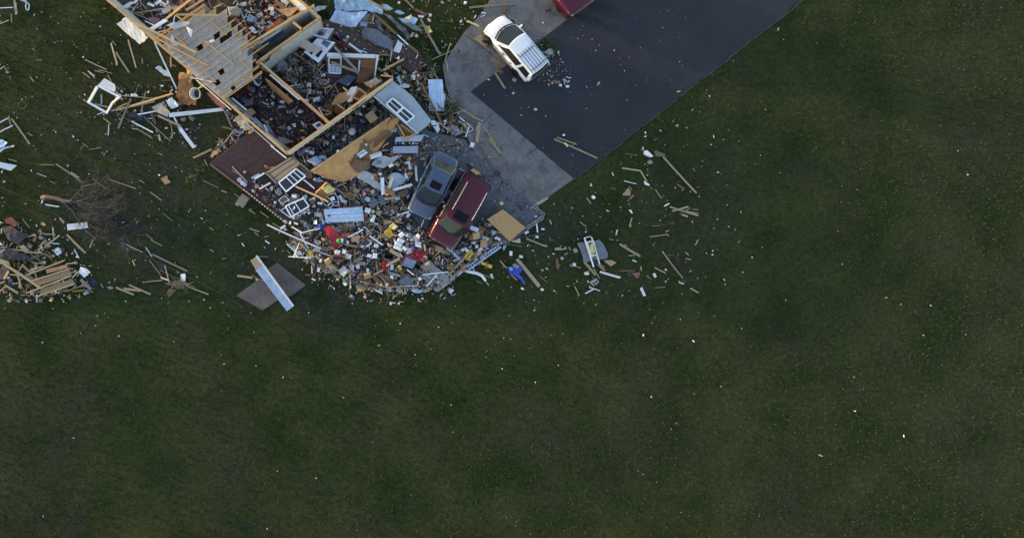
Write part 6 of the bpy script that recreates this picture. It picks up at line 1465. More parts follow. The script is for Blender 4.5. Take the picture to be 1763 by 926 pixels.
items("""
33 660 190 65 45 -35 white .9 w
33 652 262 80 40 20 white .9 w
33 622 305 85 40 22 white .92 w
33 605 350 80 40 20 vinyl .9 w
33 702 362 50 40 30 white .9 w
33 345 325 50 45 15 white .75 w
33 330 450 50 60 10 white .7 w
33 868 300 70 40 15 ltblue .9 w
33 870 328 70 25 10 white .9 w
33 760 395 90 60 -50 vinyl .85 g
33 845 225 110 80 -40 drywall .8 g
33 735 205 70 60 30 ltblue .85 g
33 78 240 80 65 5 cardboard .7 c
33 60 330 110 60 15 cardboard .55 s
33 225 250 50 45 10 brick .7 g
33 270 270 80 40 40 ltblue .75 g
33 170 330 60 40 30 ltblue .7 g
33 120 280 50 40 10 white .7 g
33 240 400 70 50 10 navy .6 g
33 180 420 90 60 30 purple .55 g
33 260 450 50 40 15 vinyl .65 b
33 190 390 60 40 -20 black .55 b
33 500 450 110 60 10 black .6 k
33 440 380 60 50 20 black .65 g
33 510 315 60 45 10 beige .8 g
33 570 420 60 40 60 brown .75 s
33 650 440 60 40 60 vinyl .8 g
33 730 310 60 60 20 cardboard .85 g
33 640 600 80 50 25 yellow .7 g
33 110 590 70 60 10 white .5 g
33 170 610 70 60 30 navy .5 g
33 30 590 90 70 20 vinyl .5 g
33 240 630 30 40 10 white .5 w
33 20 460 50 70 10 vinyl .55 g
33 150 540 160 40 15 pine .5 s
33 235 695 85 55 -15 cardboard .4 c
33 150 845 130 100 5 cardboard .1 s
33 300 870 80 60 -15 cardboard .12 s
33 530 790 70 50 30 darkred .35 g
33 480 810 40 60 20 white .35 g
33 540 715 40 30 10 white .5 w
33 400 875 60 40 60 vinyl .2 g
33 1130 365 90 60 15 cardboard .5 c
33 1180 400 120 70 20 cardboard .4 s
33 1030 385 40 60 20 cardboard .6 c
33 1000 180 90 40 40 brown .7 s
33 935 195 60 60 30 brown .65 c
33 1270 590 70 50 10 brown .35 c
33 950 480 90 50 15 beige .9 g
33 860 590 60 50 30 black .6 k
33 210 25 70 40 60 brown .7 s
33 300 10 40 40 10 white .7 w
33 620 30 120 50 15 cardboard .6 s
33 500 30 110 60 -10 cardboard .6 s
33 400 100 90 40 60 brown .7 s
33 760 110 50 40 10 ltblue .6 g
33 700 90 90 50 20 black .5 g
33 850 880 160 60 15 ltblue .15 g
33 1280 890 40 60 40 vinyl .1 p
33 1350 410 120 60 20 greycloth .3 g
33 60 650 100 14 3 pink .5 b
33 640 370 50 30 20 white .9 w
33 790 250 60 50 10 ltblue .85 g
33 1430 380 40 60 20 white .5 g
33 540 590 40 70 5 white .55 b
33 800 330 40 30 10 blue .9 b
33 1440 630 40 40 10 pink .3 w
23 1310 408 60 45 10 white .6 w
23 1395 398 45 45 15 white .6 w
23 1325 475 130 55 5 brown .45 c
23 1250 600 200 100 30 cardboard .35 s
23 1190 520 70 60 -30 cardboard .45 c
23 1325 530 70 50 20 pink .5 g
23 1370 545 60 60 20 black .5 g
23 1430 460 60 60 10 drywall .5 g
23 1395 640 120 130 30 drywall .35 g
23 1390 760 50 40 10 green .2 g
23 1410 800 60 40 30 vinyl .2 g
23 1310 745 50 30 30 beige .25 s
23 1075 625 35 45 10 white .3 w
23 1100 510 30 40 20 white .35 w
23 1060 385 90 90 30 beige .5 s
23 1010 390 60 40 20 ltblue .5 g
23 1180 370 120 40 30 brown .5 s
23 1060 280 110 60 30 grey .6 g
23 985 90 110 50 15 navy .4 g
23 1130 30 60 50 20 white .5 g
23 1040 30 60 60 10 vinyl .5 g
23 850 20 50 40 20 beige .35 g
23 760 300 60 50 20 beige .4 c
23 870 320 70 40 20 wood .45 s
23 940 230 70 50 10 cardboard .45 s
23 1130 250 60 40 10 insul .5 g
23 980 430 100 60 50 yellow .4 s
23 905 515 50 35 10 cardboard .1 s
23 1380 90 140 60 15 brown .5 s
23 1400 200 120 60 -15 brick .45 s
23 1360 260 40 40 10 white .7 w
23 1290 290 40 40 20 cardboard .4 g
23 1060 180 60 50 20 black .45 g
23 800 440 60 30 30 white .2 g
23 840 400 80 40 50 vinyl .25 g
23 630 95 30 70 60 white .3 b
23 660 30 60 40 10 white .5 g
23 795 50 50 20 20 white .5 b
23 660 120 40 30 10 vinyl .3 g
32 190 610 90 60 -60 pink .6 g
32 230 660 70 50 10 ltblue .6 g
32 300 570 80 50 30 beige .55 g
32 245 545 60 50 20 pink .55 g
32 95 560 120 80 30 cardboard .55 s
32 30 620 90 70 30 cardboard .5 c
32 160 500 60 50 30 purple .6 g
32 60 440 70 45 -30 navy .7 b
32 355 400 90 60 20 brown .7 g
32 330 360 60 35 20 yellow .75 g
32 395 345 40 30 10 vinyl .7 w
32 300 390 25 25 10 white .8 w
32 515 570 110 70 20 brown .65 c
32 595 220 80 60 20 cardboard .8 s
32 530 240 60 35 -30 white .85 p
32 540 105 90 50 10 brick .8 g
32 620 105 60 40 10 brick .8 g
32 705 250 70 60 20 brown .7 c
32 760 340 90 80 20 osb .6 s
32 720 370 25 70 -30 white .7 b
32 680 350 20 50 -30 purple .65 b
32 740 130 110 70 20 brown .5 s
32 560 670 100 60 10 greycloth .5 g
32 615 650 45 30 10 ltblue .6 w
32 550 820 60 45 30 ltblue .5 g
32 480 790 110 80 20 brown .4 s
32 570 770 120 70 -10 brown .4 s
32 700 780 50 40 10 cardboard .45 s
32 240 800 70 60 15 ltblue .65 w
32 300 810 40 50 10 insul .6 g
32 310 890 40 70 20 white .6 p
32 370 775 40 30 20 yellow .55 g
32 380 830 90 70 40 block .5 s
32 220 860 50 40 10 brick .6 g
32 440 870 70 50 30 black .5 g
32 640 910 60 40 30 beige .5 s
32 480 280 80 60 20 black .6 g
32 320 270 120 60 15 black .55 g
32 560 300 90 50 10 black .55 g
32 380 200 120 60 -20 grey .75 g
32 760 160 50 70 15 wood .6 s
22 1070 420 120 60 20 ltblue .5 g
22 1130 380 40 30 10 wood .7 g
22 1050 320 90 50 15 ltblue .4 g
22 1120 320 50 40 10 pink .4 g
22 910 630 70 60 15 ltblue .6 g
22 1010 650 60 50 10 vinyl .5 g
22 1350 640 80 60 60 vinyl .5 g
22 1400 690 90 70 10 vinyl .45 g
22 1070 850 90 50 5 beige .3 c
22 1110 890 50 60 15 vinyl .35 g
22 880 890 120 60 15 leaf .3 g
22 580 570 120 90 20 metaldark .5 g
22 490 530 70 60 20 beige .55 g
22 770 620 60 40 10 white .55 p
22 375 555 90 40 -60 darkred .5 s
22 265 555 60 40 20 beige .5 g
22 305 500 60 60 10 beige .5 g
22 260 440 70 60 30 purple .5 g
22 430 265 70 50 20 brown .5 g
22 500 265 80 40 -30 wood .55 g
22 720 720 0.1 .1 0 black .4 b
22 770 770 30 70 20 vinyl .6 g
22 880 730 60 40 20 insul .6 g
22 1000 700 80 60 20 brown .5 s
22 1090 710 60 30 10 vinyl .5 p
22 990 80 60 40 20 vinyl .6 w
22 1130 140 100 60 30 ltblue .8 g
22 1190 50 100 60 20 slateblue .5 g
22 1315 65 30 40 10 white .95 w
22 1010 60 50 40 20 beige .5 g
22 930 60 50 30 10 vinyl .5 p
22 830 70 60 40 10 slateblue .45 g
43 235 295 70 90 2 cardboard .55 c
43 140 195 90 85 -10 cardboard .6 c
43 25 200 60 120 10 cardboard .5 s
43 118 115 105 50 20 white .75 w
43 105 130 60 25 20 purple .65 b
43 80 215 50 70 5 brown .5 c
43 265 235 110 70 20 vinyl .55 g
43 355 165 90 60 20 ltblue .6 g
43 320 60 50 60 20 vinyl .5 g
43 240 120 90 60 30 brown .6 s
43 260 60 70 80 10 brown .55 s
43 300 190 60 60 20 brown .55 c
43 110 285 90 50 10 vinyl .5 g
43 20 375 70 60 10 white .5 g
43 55 340 50 30 5 beige .5 g
43 195 375 40 60 40 white .5 p
43 150 335 30 40 10 white .5 w
43 175 420 40 50 10 beige .4 g
43 270 350 60 40 30 ltblue .4 g
43 420 240 90 40 20 vinyl .5 g
43 490 350 45 80 10 ltblue .15 g
43 575 420 28 55 5 white .08 w
43 570 485 40 25 10 beige .05 g
43 700 460 40 30 10 vinyl .0 w
43 330 690 40 30 30 vinyl .05 g
43 770 160 50 25 -30 white .06 w
43 900 215 30 25 10 white .06 w
43 975 120 50 30 10 vinyl .06 s
43 850 385 35 20 10 beige .04 s
43 970 635 30 25 10 beige .05 g
43 1215 485 35 30 10 beige .05 g
43 1040 465 30 20 10 beige .04 s
43 1110 425 30 20 5 white .04 s
43 1270 620 30 25 10 navy .04 g
43 720 860 26 20 10 white .04 w
43 965 870 28 24 5 white .04 w
43 1285 830 60 14 10 beige .05 s
21 440 500 90 60 20 purple .6 g
21 600 425 80 40 5 ltblue .5 g
21 650 420 70 40 30 grey .5 g
21 620 360 50 30 10 white .6 w
21 500 375 50 40 15 vinyl .55 g
21 430 620 60 50 10 beige .6 g
21 380 590 60 40 5 beige .6 g
21 850 480 80 50 15 vinyl .5 g
21 760 470 80 60 10 pink .5 g
21 720 410 70 60 10 purple .5 g
21 910 660 60 60 10 grey .5 g
21 870 720 70 30 10 yellow .45 g
21 880 810 40 40 10 beige .5 w
21 650 670 60 60 20 grey .5 g
21 770 650 60 50 20 vinyl .5 g
21 690 760 90 60 10 slateblue .5 g
21 610 680 50 50 40 grey .5 g
21 240 210 120 70 30 grey .5 g
21 170 240 60 80 15 darkred .5 g
21 350 240 60 50 10 purple .5 g
21 410 170 50 40 20 ltblue .5 g
21 350 60 40 50 10 vinyl .7 g
21 150 340 100 90 35 slateblue .6 g
21 450 110 40 30 30 pink .6 g
21 510 290 60 40 30 vinyl .5 g
21 870 165 70 60 10 ltblue .7 g
21 955 150 50 55 5 white .7 p
21 820 265 80 40 10 pink .6 g
21 965 230 40 60 15 white .6 p
21 1010 240 40 60 5 vinyl .6 g
21 1095 245 80 60 20 ltblue .6 g
21 1050 330 90 55 -15 white .7 p
21 930 350 60 70 30 white .6 g
21 980 395 120 60 20 white .6 g
21 905 380 50 40 10 slateblue .5 g
21 1130 30 60 40 20 vinyl .7 g
21 1070 65 60 50 10 grey .7 g
21 1100 105 70 60 10 beige .7 g
21 1060 190 60 60 10 darkred .6 g
21 780 125 60 45 10 yellow .7 g
21 830 180 60 40 10 grey .6 g
21 760 180 50 40 10 grey .6 g
21 670 100 70 60 30 purple .6 g
21 1200 95 20 40 20 white .7 b
21 860 100 60 40 20 black .6 g
21 1050 130 50 30 10 black .6 g
21 1300 760 110 50 10 slateblue .5 g
21 1340 650 100 50 -30 brown .6 s
21 1170 870 80 50 20 beige .5 s
21 1060 900 70 50 20 purple .5 g
21 1260 800 30 40 10 white .5 w
21 1390 830 40 40 10 beige .5 w
21 1250 880 60 40 10 slateblue .5 g
31 140 510 50 50 20 white .5 g
31 200 590 60 40 10 slateblue .5 g
31 170 600 70 40 30 grey .5 g
31 60 640 90 50 10 black .4 g
31 150 660 80 50 10 navy .4 g
31 290 350 70 50 10 beige .6 g
31 195 410 50 30 10 white .6 g
31 100 500 60 50 20 grey .5 g
31 70 790 60 50 40 slateblue .5 g
31 20 560 60 80 10 brown .5 s
31 330 450 50 70 10 grey .6 g
31 220 890 24 22 10 white .95 w
31 840 290 60 40 10 grey .2 g
31 900 330 50 40 20 grey .2 g
31 780 220 50 40 10 beige .25 g
31 950 400 60 40 20 beige .15 g
31 1050 560 50 40 10 beige .15 g
20 445 355 40 60 5 beige 1.0 g
20 225 245 75 60 10 ltblue .9 w
20 420 142 60 60 10 pink .9 g
20 480 110 65 50 20 white .9 p
20 495 170 50 50 10 vinyl .9 p
20 340 190 80 50 -30 drywall .8 p
20 280 250 60 70 10 ltblue .8 g
20 380 280 80 60 10 beige .8 g
20 470 290 80 45 10 ltblue .85 g
20 440 210 60 50 10 grey .8 g
20 530 210 50 60 20 grey .8 g
20 180 140 80 50 5 vinyl .8 g
20 120 60 60 60 10 drywall .9 g
20 220 40 40 60 10 beige .8 g
20 160 60 60 80 15 drywall .8 g
20 430 15 60 50 20 vinyl .8 g
20 540 70 60 50 10 purple .9 g
20 655 25 90 50 35 vinyl 1.0 w
20 300 170 50 40 10 purple .7 g
20 330 70 50 60 10 navy .7 g
20 260 100 60 50 20 navy .7 g
20 390 40 50 50 10 black .7 g
20 375 350 50 50 10 beige .9 g
20 310 310 60 30 45 vinyl .8 g
20 550 280 40 50 10 cardboard .8 g
20 950 165 50 30 20 white .9 w
20 900 320 60 40 20 beige .8 g
20 990 235 50 40 10 pink .8 g
20 950 270 40 40 10 purple .8 g
20 890 300 40 60 20 drywall .8 g
20 1090 420 120 60 10 purple 1.25 g
20 985 450 60 70 20 drywall .9 g
20 1020 400 50 60 20 vinyl .9 g
20 660 690 100 60 20 grey .6 g
20 640 780 120 70 10 black .5 g
20 710 870 60 40 -20 vinyl .6 p
20 560 880 120 60 10 slateblue .5 g
20 640 900 100 50 10 grey .5 g
20 720 800 50 50 10 metaldark .6 k
20 540 660 70 60 20 black .6 g
20 790 820 60 40 10 brown .5 s
20 930 480 40 40 10 brown .8 g
20 1340 460 120 80 20 purple .5 g
20 1300 430 60 50 10 grey .5 g
20 1390 560 90 60 20 darkred .5 g
20 1410 500 70 50 15 grey .5 g
10 160 90 60 40 10 grey .7 g
10 560 160 90 60 10 vinyl 1.0 g
10 590 60 80 50 20 white 1.0 p
10 520 30 90 40 -40 white 1.3 p
10 430 60 90 30 20 vinyl 1.3 p
10 640 30 50 60 10 drywall 1.0 g
10 540 340 40 40 10 vinyl .9 g
10 1110 130 60 60 10 grey 1.0 g
30 620 720 45 45 10 white .7 g
30 700 905 60 50 20 vinyl .3 g
30 620 860 60 40 10 grey .3 g
30 480 830 50 40 10 beige .3 g
30 1000 370 100 80 60 insul .3 g
30 735 215 50 40 10 insul 1.1 g
30 1000 250 80 40 30 beige .15 s
30 1018 195 30 30 10 white .05 w
30 1290 260 60 50 20 brown .05 s
30 1400 275 25 60 10 vinyl .05 s
30 1170 35 50 30 40 beige .05 s
30 630 40 26 22 10 white .05 w
30 965 460 50 30 30 brown .05 s
30 855 450 60 40 20 drywall .3 g
30 790 430 50 60 20 beige .3 g
30 1370 640 30 45 30 black .1 g
40 985 420 30 30 10 brown .1 g
40 725 320 45 45 10 black .08 g
40 1045 140 55 45 10 black .08 g
40 610 870 70 60 10 greycloth .08 g
40 8 40 30 30 10 white .05 w
41 710 440 50 40 10 brown .1 g
41 882 453 30 30 10 beige .1 w
41 606 253 22 24 10 beige .1 w
41 1190 152 26 26 10 white .1 w
41 1280 168 32 26 10 white .1 w
41 1130 120 80 60 20 brown .1 g
41 1240 95 90 60 30 beige .1 g
41 1010 535 30 22 20 beige .1 s
41 95 895 50 60 20 white .1 p
41 620 85 50 40 30 grey .1 p
41 1236 772 20 22 10 white .1 w
51 220 135 24 60 35 beige .1 s
51 1222 232 55 20 -5 beige .1 s
51 1203 658 50 30 -20 beige .05 s
51 1003 728 25 40 -20 ltblue .05 g
51 805 790 40 18 -30 white .05 s
51 68 168 50 30 10 grey .1 g
""".replace('22 720 720 0.1 .1 0 black .4 b\n', ''))
# ------------------------------------------------------------------ countless small litter (stuff)
PAL = ['white', 'vinyl', 'drywall', 'grey', 'black', 'navy', 'cardboard', 'brown', 'pine', 'beige', 'ltblue', 'brick', 'purple', 'soil', 'greycloth', 'darkred', 'insul', 'oldwood', 'slateblue', 'plywood']
def in_poly(x, y, poly):
    r_ = False; m = len(poly)
    for i in range(m):
        (x1, y1), (x2, y2) = poly[i], poly[(i + 1) % m]
        if (y1 > y) != (y2 > y) and x < (x2 - x1) * (y - y1) / (y2 - y1) + x1: r_ = not r_
    return r_
def litter(name, label, poly, n, smin, smax, wts, z0, hmax, seed, pal=PAL, flat_=.45, stick=.2, peak=None, fade=None, cat='litter', zpt=None):
    rr = random.Random(seed); xs = [p[0] for p in poly]; ys = [p[1] for p in poly]; mb = MB(); ks = list(range(len(pal))); k = 0; guard = 0
    while k < n and guard < n * 30:
        guard += 1; x, y = rr.uniform(min(xs), max(xs)), rr.uniform(min(ys), max(ys))
        if not in_poly(x, y, poly): continue
        if fade and rr.random() > math.exp(-(max(0, x - fade[0]) + max(0, y - fade[1])) / fade[2]): continue
        k += 1; h = hmax
        if peak: h = hmax * max(.12, 1 - math.hypot((x - peak[0]) / peak[2], (y - peak[1]) / peak[3]) ** 2)
        z = z0 + h * rr.random() ** .7 * (0.75 + .5 * noise.noise(Vector((x * .04, y * .04, seed)))); p = P(x, y, z); mi = rr.choices(ks, wts)[0]
        s_ = smin + (smax - smin) * rr.random() ** 2.2; q = rr.random(); M = eul(rr.gauss(0, .35), rr.gauss(0, .35), rr.uniform(0, 6.28))
        if q < stick: mb.box(p, (s_ * 2.6, .025 + .05 * rr.random(), .03), M, mi)
        elif q < stick + flat_:
            a, b_ = s_ / 2, s_ * rr.uniform(.35, .5); f = rr.uniform(-.4, .4) * s_; o = [Vector((-a, -b_, 0)), Vector((0, -b_ * rr.uniform(.8, 1.2), f)), Vector((a, -b_, 0)), Vector((a * rr.uniform(.7, 1.1), b_, 0)), Vector((0, b_, f)), Vector((-a, b_ * rr.uniform(.6, 1.1), 0))]
            o = [p + M @ v for v in o]; mb.add(o, [(0, 1, 4, 5), (1, 2, 3, 4)], mi)
        elif q < .96: mb.box(p, (s_, s_ * rr.uniform(.4, .9), s_ * rr.uniform(.12, .5)), M, mi)
        else:
            mb.lathe(p, [(s_ * .2, -s_ * .5), (s_ * .25, 0), (s_ * .2, s_ * .5)], 7, mi, eul(rr.gauss(1.57, .5), 0, rr.uniform(0, 6.28)))
    o = mb.build(name, pal); tag(o, label, cat, None, 'stuff'); return o
#        wh vi dr gr bk nv cd br pi be lb bk pu so gc dr in ow sl ply
W_PILE = [7, 6, 8, 7, 20, 6, 13, 11, 15, 9, 4, 1, 1, 10, 10, 1, 1, 15, 3, 3]
W_ROOM = [2, 2, 2.5, 4, 26, 9, 2, 10, 2, 2, 2.5, 1, 3, 20, 9, 1, .5, 12, 5, 2]
W_EDGE = [4, 4, 4, 4, 5, 2, 8, 8, 16, 6, 3, 2, 1, 8, 4, 1, 1, 12, 1, 3]
def mound(name, label, pts, cen, z0, z1, hh, seed):
    """an uneven heap of ground-down rubble under the loose things"""
    bm = bmesh.new(); ring = [bm.verts.new(P(x, y, z0)) for x, y in pts]; bm.faces.new(ring); bmesh.ops.triangulate(bm, faces=bm.faces)
    for _ in range(4):
        es = [e for e in bm.edges if e.calc_length() > .55]
        if es: bmesh.ops.subdivide_edges(bm, edges=es, cuts=1); bmesh.ops.triangulate(bm, faces=bm.faces)
    for v in bm.verts:
        if not v.is_boundary: v.co.z += hh * (.55 + .75 * noise.noise(v.co * .9 + Vector((seed, 0, 0))) + .4 * noise.noise(v.co * 2.6)); v.co.z = max(z0 + .02, v.co.z)
    mb = MB(); bm.verts.index_update(); mb.add([v.co.copy() for v in bm.verts], [[v.index for v in f.verts] for f in bm.faces]); bm.free()
    tag(mb.build(name, 'mound'), label, 'rubble', None, 'stuff')
mound('rubble_heap', 'dark uneven heap of crushed rubble under the garage debris', [(560, 318), (600, 285), (650, 255), (690, 262), (712, 300), (698, 345), (712, 378), (735, 398), (760, 425), (805, 405), (838, 380), (866, 405), (838, 432), (800, 462), (765, 490), (700, 496), (640, 492), (600, 478), (572, 470), (548, 452), (520, 432), (500, 412), (520, 392), (552, 372), (572, 345)], None, .07, 0, .13, 3)
MAIN = [(545, 330), (575, 312), (625, 290), (655, 255), (700, 262), (712, 300), (698, 345), (712, 382), (738, 400), (760, 428), (805, 412), (830, 378), (850, 372), (875, 412), (838, 436), (802, 462), (765, 495), (700, 502), (640, 498), (600, 484), (572, 474), (540, 455), (505, 430), (500, 405), (530, 385), (550, 362)]
litter('garage_debris', 'dense small debris covering the garage floor around the cars', MAIN, 2900, .06, .34, W_PILE, .08, .32, 1, stick=.26, flat_=.52)
litter('white_debris', 'small pale household scraps in the middle of the debris heap', [(600, 385), (640, 375), (700, 392), (720, 420), (720, 450), (680, 462), (620, 458), (595, 430)], 320, .06, .22, [12, 7, 6, 4, 18, 6, 4, 3, 2, 4, 7, 2, 2, 2, 2, 2, 1, 2, 3, 0], .25, .35, 2)
W_ST = [3, 4, 1, 3, 2, 0, 5, 16, 20, 6, 0, 0, 0, 0, 0, 0, 0, 24, 0, 6]
litter('splinters', 'broken slats and splinters across the room below the hall', [(458, 110), (545, 60), (565, 90), (575, 145), (600, 175), (620, 165), (655, 140), (670, 140), (570, 212), (520, 165)], 200, .12, .46, W_ST, .5, .5, 51, stick=1.0)
litter('splinters', 'broken slats and splinters from the porch to the apron', [(560, 40), (620, 10), (730, 90), (765, 150), (815, 222), (800, 238), (735, 215), (690, 150), (650, 100), (600, 92)], 240, .10, .42, W_ST, .15, .4, 52, stick=1.0)
litter('splinters', 'broken slats and splinters in the top rooms', [(200, -15), (520, -20), (535, 8), (437, 66), (380, 15), (275, 58)], 150, .12, .42, W_ST, .6, .5, 53, stick=1.0)
litter('splinters', 'broken slats and splinters between house wall and tan fallen wall', [(502, 266), (600, 198), (650, 163), (672, 203), (600, 250), (540, 290)], 130, .12, .42, W_ST, .2, .4, 54, stick=1.0)
W_RD = [1.5, 2, 3, 8, 18, 6, 4, 12, 6, 4, 1.5, 0, 0, 20, 12, 0, 0, 14, 3, 2]
W_DUST = [3, 4, 7, 12, 14, 4, 5, 8, 8, 8, 5, 0, 0, 10, 10, 0, 0, 10, 6, 1]
litter('splinters', 'thin wooden splinters and slats lying across the garage debris', MAIN, 800, .10, .42, [4, 5, 1, 3, 2, 0, 6, 14, 26, 8, 0, 0, 0, 0, 0, 0, 0, 22, 0, 3], .1, .42, 31, stick=1.0)
litter('fine_debris', 'fine crumbs filling the gaps of the garage debris', MAIN, 3200, .03, .11, W_DUST, .08, .40, 32, flat_=.5, stick=.15)
litter('dark_rubble', 'dark wet rubble behind the grey sedan', [(690, 225), (740, 235), (790, 240), (812, 262), (770, 262), (735, 270), (712, 300), (696, 290)], 320, .04, .2, W_EDGE, .07, .06, 33, stick=.35)
for k_, (poly_, z_) in enumerate((([(405, 165), (450, 128), (470, 135), (560, 215), (505, 255), (490, 250)], .35), ([(458, 110), (545, 60), (565, 90), (575, 145), (600, 175), (620, 165), (655, 140), (670, 140), (570, 212), (520, 165)], .35), ([(395, -20), (520, -20), (535, 8), (437, 66), (418, 45), (400, 25)], .36), ([(502, 266), (600, 198), (650, 163), (668, 182), (672, 203), (600, 250), (540, 290)], .08))):
    litter('fine_debris', ['fine dusty crumbs on the dining room floor', 'fine dusty crumbs in the room below the hall', 'fine dusty crumbs in the top bedroom', 'fine dusty crumbs between house wall and tan fallen wall'][k_], poly_, [600, 900, 900, 800][k_], .03, .11, W_RD, z_, .12, 40 + k_, flat_=.55, stick=.18)
litter('hall_debris', 'dark small debris on the floors of the upper rooms', [(395, -20), (520, -20), (535, 8), (437, 66), (418, 45), (400, 25)], 380, .07, .30, W_ROOM, .4, .5, 4, flat_=.62)
litter('left_room_debris', 'dark small debris in the top left room', [(200, -15), (395, -20), (380, 15), (345, 8), (275, 58), (262, 55)], 260, .07, .3, W_ROOM, .4, .5, 5, flat_=.62)
litter('dining_debris', 'dark small debris on the dining room floor', [(405, 165), (450, 128), (470, 135), (560, 215), (505, 255), (490, 250)], 430, .05, .24, W_ROOM, .36, .2, 6, flat_=.6)
litter('kitchen_debris', 'dark small debris in the room below the hall', [(458, 110), (545, 60), (565, 90), (575, 145), (600, 175), (620, 165), (655, 140), (670, 140), (570, 212), (520, 165)], 680, .06, .30, W_ROOM, .36, .4, 7, flat_=.6)
litter('narrow_room_debris', 'dark debris between the house wall and the tan fallen wall', [(502, 266), (600, 198), (650, 163), (668, 182), (672, 203), (600, 250), (540, 290)], 480, .06, .30, W_ROOM, .08, .35, 8, flat_=.6)
litter('porch_debris', 'small debris around the front porch and its steps', [(556, 40), (620, 30), (720, 90), (730, 108), (740, 150), (700, 150), (665, 130), (650, 100), (600, 92), (560, 85)], 200, .04, .18, W_EDGE, .46, .06, 9)
litter('entry_debris', 'mixed small debris and torn plants between porch and apron', [(680, 125), (735, 105), (765, 150), (790, 195), (815, 222), (800, 238), (755, 230), (735, 215), (705, 160), (690, 150)], 800, .03, .15, [1, 1, 2, 4, 8, 2, 5, 9, 9, 3, 1, 1, 0, 22, 5, 0, 0, 20, 1, 1], .04, .14, 10, stick=.35)
litter('deck_debris', 'small debris along the lower part of the dark deck', [(425, 320), (470, 300), (545, 345), (560, 370), (520, 390), (500, 386), (440, 335)], 420, .06, .22, W_ROOM, .44, .1, 11)
litter('wall_foot_debris', 'small debris between the outer wall and dark deck', [(385, 185), (440, 222), (432, 232), (372, 272), (360, 262), (405, 215)], 200, .06, .25, W_EDGE, .04, .15, 12)
litter('wagon_debris', 'gravelly debris scattered around the rear of the white wagon', [(925, 65), (955, 80), (985, 130), (975, 150), (940, 150), (925, 138), (945, 115), (930, 85)], 200, .03, .11, [4, 3, 4, 8, 3, 0, 3, 5, 4, 5, 1, 1, 0, 6, 2, 0, 2, 5, 0, 1], .07, .06, 13)
litter('corner_debris', 'small debris around the broken timber at the lower left lawn', [(-10, 380), (60, 385), (150, 455), (160, 500), (120, 520), (-10, 520)], 420, .06, .3, W_EDGE, .02, .2, 14)
litter('tree_debris', 'twigs and scraps around the broken white frame', [(190, 150), (300, 140), (345, 200), (345, 262), (280, 245), (200, 215)], 240, .05, .22, W_EDGE, .02, .08, 15)
CH = [4, 4, 4, 3, 0, 0, 4, 2, 14, 10, 0, 0, 0, 1, 0, 0, 0, 5, 0, 0]
litter('lawn_chips', 'small wood and paper chips scattered over the left lawn', [(-80, -20), (190, -20), (260, 80), (365, 270), (500, 400), (560, 470), (640, 500), (640, 940), (-80, 940)], 700, .02, .075, CH, .015, .03, 16, stick=.35, fade=(2000, 480, 45))
litter('lawn_chips', 'small wood and paper chips scattered over the right lawn', [(960, 330), (1210, 140), (1480, -60), (1780, 200), (1780, 940), (640, 940), (640, 500), (780, 500), (880, 440), (940, 370)], 560, .02, .08, CH, .015, .03, 17, stick=.3, fade=(1190, 490, 60))
litter('lawn_chips', 'small chips on the grass above the porch and apron', [(690, -20), (860, -20), (830, 20), (800, 50), (765, 100), (745, 110), (715, 60)], 200, .02, .09, CH, .015, .03, 18)
litter('lot_chips', 'tiny pale chips scattered on the asphalt and apron', [(765, 110), (830, 30), (990, 40), (1200, -10), (1200, 135), (1050, 250), (990, 300), (922, 348), (825, 260)], 210, .015, .06, CH, .075, .01, 19, stick=.15)
litter('slab_chips', 'dark wet scraps on the open part of the garage floor', [(700, 245), (800, 245), (925, 355), (865, 400), (835, 330), (790, 300), (720, 275)], 230, .03, .16, [1, 1, 2, 4, 10, 3, 4, 8, 6, 2, 2, 0, 0, 16, 6, 0, 0, 16, 2, 1], .075, .02, 20, stick=.35)
litter('lawn_chips', 'sparse chips thinning out over the grass beyond the wreckage', [(-30, 515), (1300, 515), (1290, 240), (1700, 240), (1790, 700), (1200, 940), (-30, 940)], 110, .02, .07, CH, .015, .03, 22, stick=.3)
litter('lawn_edge_debris', 'debris spilled over the grass along the lower pile edge', [(490, 405), (545, 450), (600, 480), (700, 498), (780, 485), (790, 510), (700, 530), (600, 515), (540, 480)], 260, .05, .22, W_PILE, .02, .08, 21)

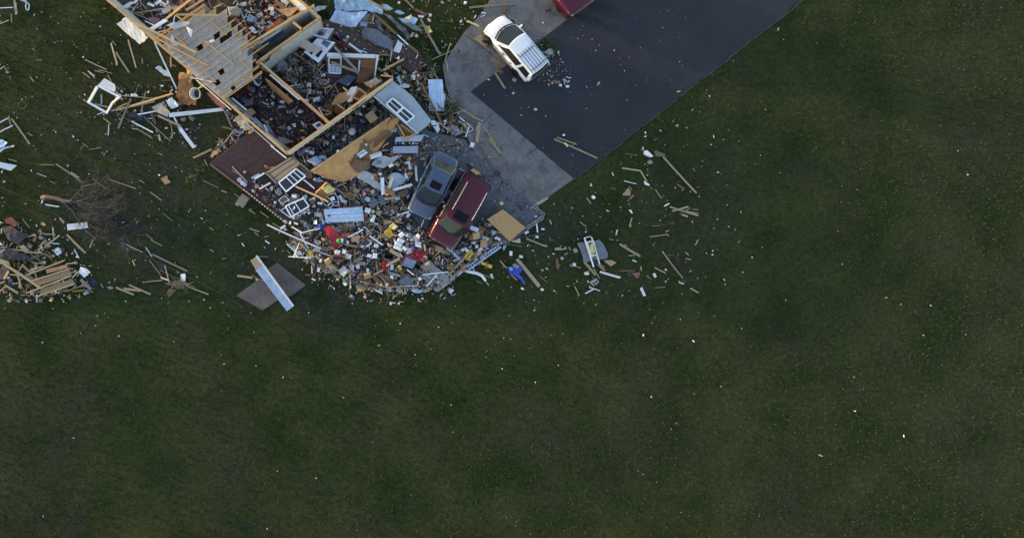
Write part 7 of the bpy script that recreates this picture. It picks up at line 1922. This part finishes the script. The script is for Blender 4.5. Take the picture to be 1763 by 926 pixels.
# ------------------------------------------------------------------ labels that single each loose thing out
LM = [('the fallen bare tree', 165, 365), ('the broken timber roof section', 95, 475), ('the broken white frame', 178, 172), ('the ceiling joists', 345, 95), ('the dark red deck', 425, 280), ('the clad beam', 465, 480), ('the grey sedan', 745, 318), ('the maroon utility vehicle', 790, 365), ('the white wagon', 885, 82),
      ('the blue tarp', 888, 468), ('the hand truck', 1020, 430), ('the long right lawn board', 1172, 300), ('the brown window wall', 607, 118), ('the grey window panel', 695, 190), ('the torn metal roofing', 625, 20), ('the curved plywood', 320, 150), ('the vinyl siding strip', 340, 193), ('the red plastic lid', 572, 408), ('the red tool chest', 710, 450),
      ('the large strand board', 870, 386), ('the ladder', 830, 442), ('the cement board', 755, 480), ('the tan fallen wall', 610, 265), ('the larger white window frame', 503, 320), ('the wooden drawer box', 558, 330), ('the central partition', 505, 160), ('the dark hall', 480, 70), ('the top bedroom', 455, 25), ('the white cooking range', 548, 85), ('the storage chest', 585, 140),
      ('the upright roofing sheet', 751, 164), ('the asphalt corner', 815, 150), ('the apron', 860, 240), ('the small upright white panel', 315, 478), ('the straw bundle', 300, 488), ('the heart shaped cardboard', 1080, 330), ('the fallen cable', 60, 345), ('the white lawn sheet', 15, 288), ('the top left lawn corner', 20, 20), ('the lone lawn cardboard', 285, 310), ('the tub', 346, 162),
      ('the torn strand board', 593, 170), ('the blue roofing sheet', 592, 371), ('the white roll', 647, 267), ('the grey plasterboard', 640, 310), ('the steel cabinet', 700, 250), ('the concrete block', 1023, 485), ('the grey blanket', 650, 68), ('the grass by the porch', 745, 40), ('the top left room', 280, 25), ('the dinner plate', 497, 221), ('the ochre yellow sheet', 669, 402), ('the green bottle', 648, 455), ('the yellow cases', 820, 450), ('the framed picture', 548, 216), ('the dark chip patch', 1178, 395), ('the wire ring', 38, 182), ('the shingle slab', 25, 405), ('the wall skirting', 372, 172), ('the white panel', 133, 390), ('the purple cloth', 217, 426), ('the lower right grass', 1150, 480), ('the wire chair', 568, 350), ('the garden step', 417, 346), ('the white pole', 505, 407), ('the brown pad', 505, 475), ('the beige board', 530, 80), ('the weathered post', 742, 65), ('the brown beam', 745, 185), ('the leaf heap', 857, 298), ('the white bracket', 702, 285), ('the round basin', 606, 227), ('the orange beam', 650, 10)]
def finish_labels():
    gr = {}
    for o, base, x, y, size in AUTO:
        nm, lx, ly = min(LM, key=lambda l: math.hypot(l[1] - x, (l[2] - y)))
        dx, dy = x - lx, y - ly
        rel = 'at' if math.hypot(dx, dy) < 14 else ('above' if dy < 0 else 'below') if abs(dy) > abs(dx) * .8 else ('left of' if dx < 0 else 'right of')
        gr.setdefault((base, rel, nm), []).append((o, size, y))
    ORD = ['', 'second ', 'third ', 'fourth ', 'fifth ', 'sixth ', 'seventh ', 'eighth ', 'ninth ']
    for (base, rel, nm), L in gr.items():
        tail = f'{base} {rel} {nm}'
        if len(L) == 1: L[0][0]['label'] = tail; continue
        L.sort(key=lambda t: -t[1]); n = len(L)
        for i, (o, s_, y) in enumerate(L):
            o['label'] = (f'smallest {tail}' if i == n - 1 and n > 2 else f'{"larger" if i == 0 else "smaller"} {tail}' if n == 2 else f'{ORD[min(i, 8)]}largest {tail}')
finish_labels()
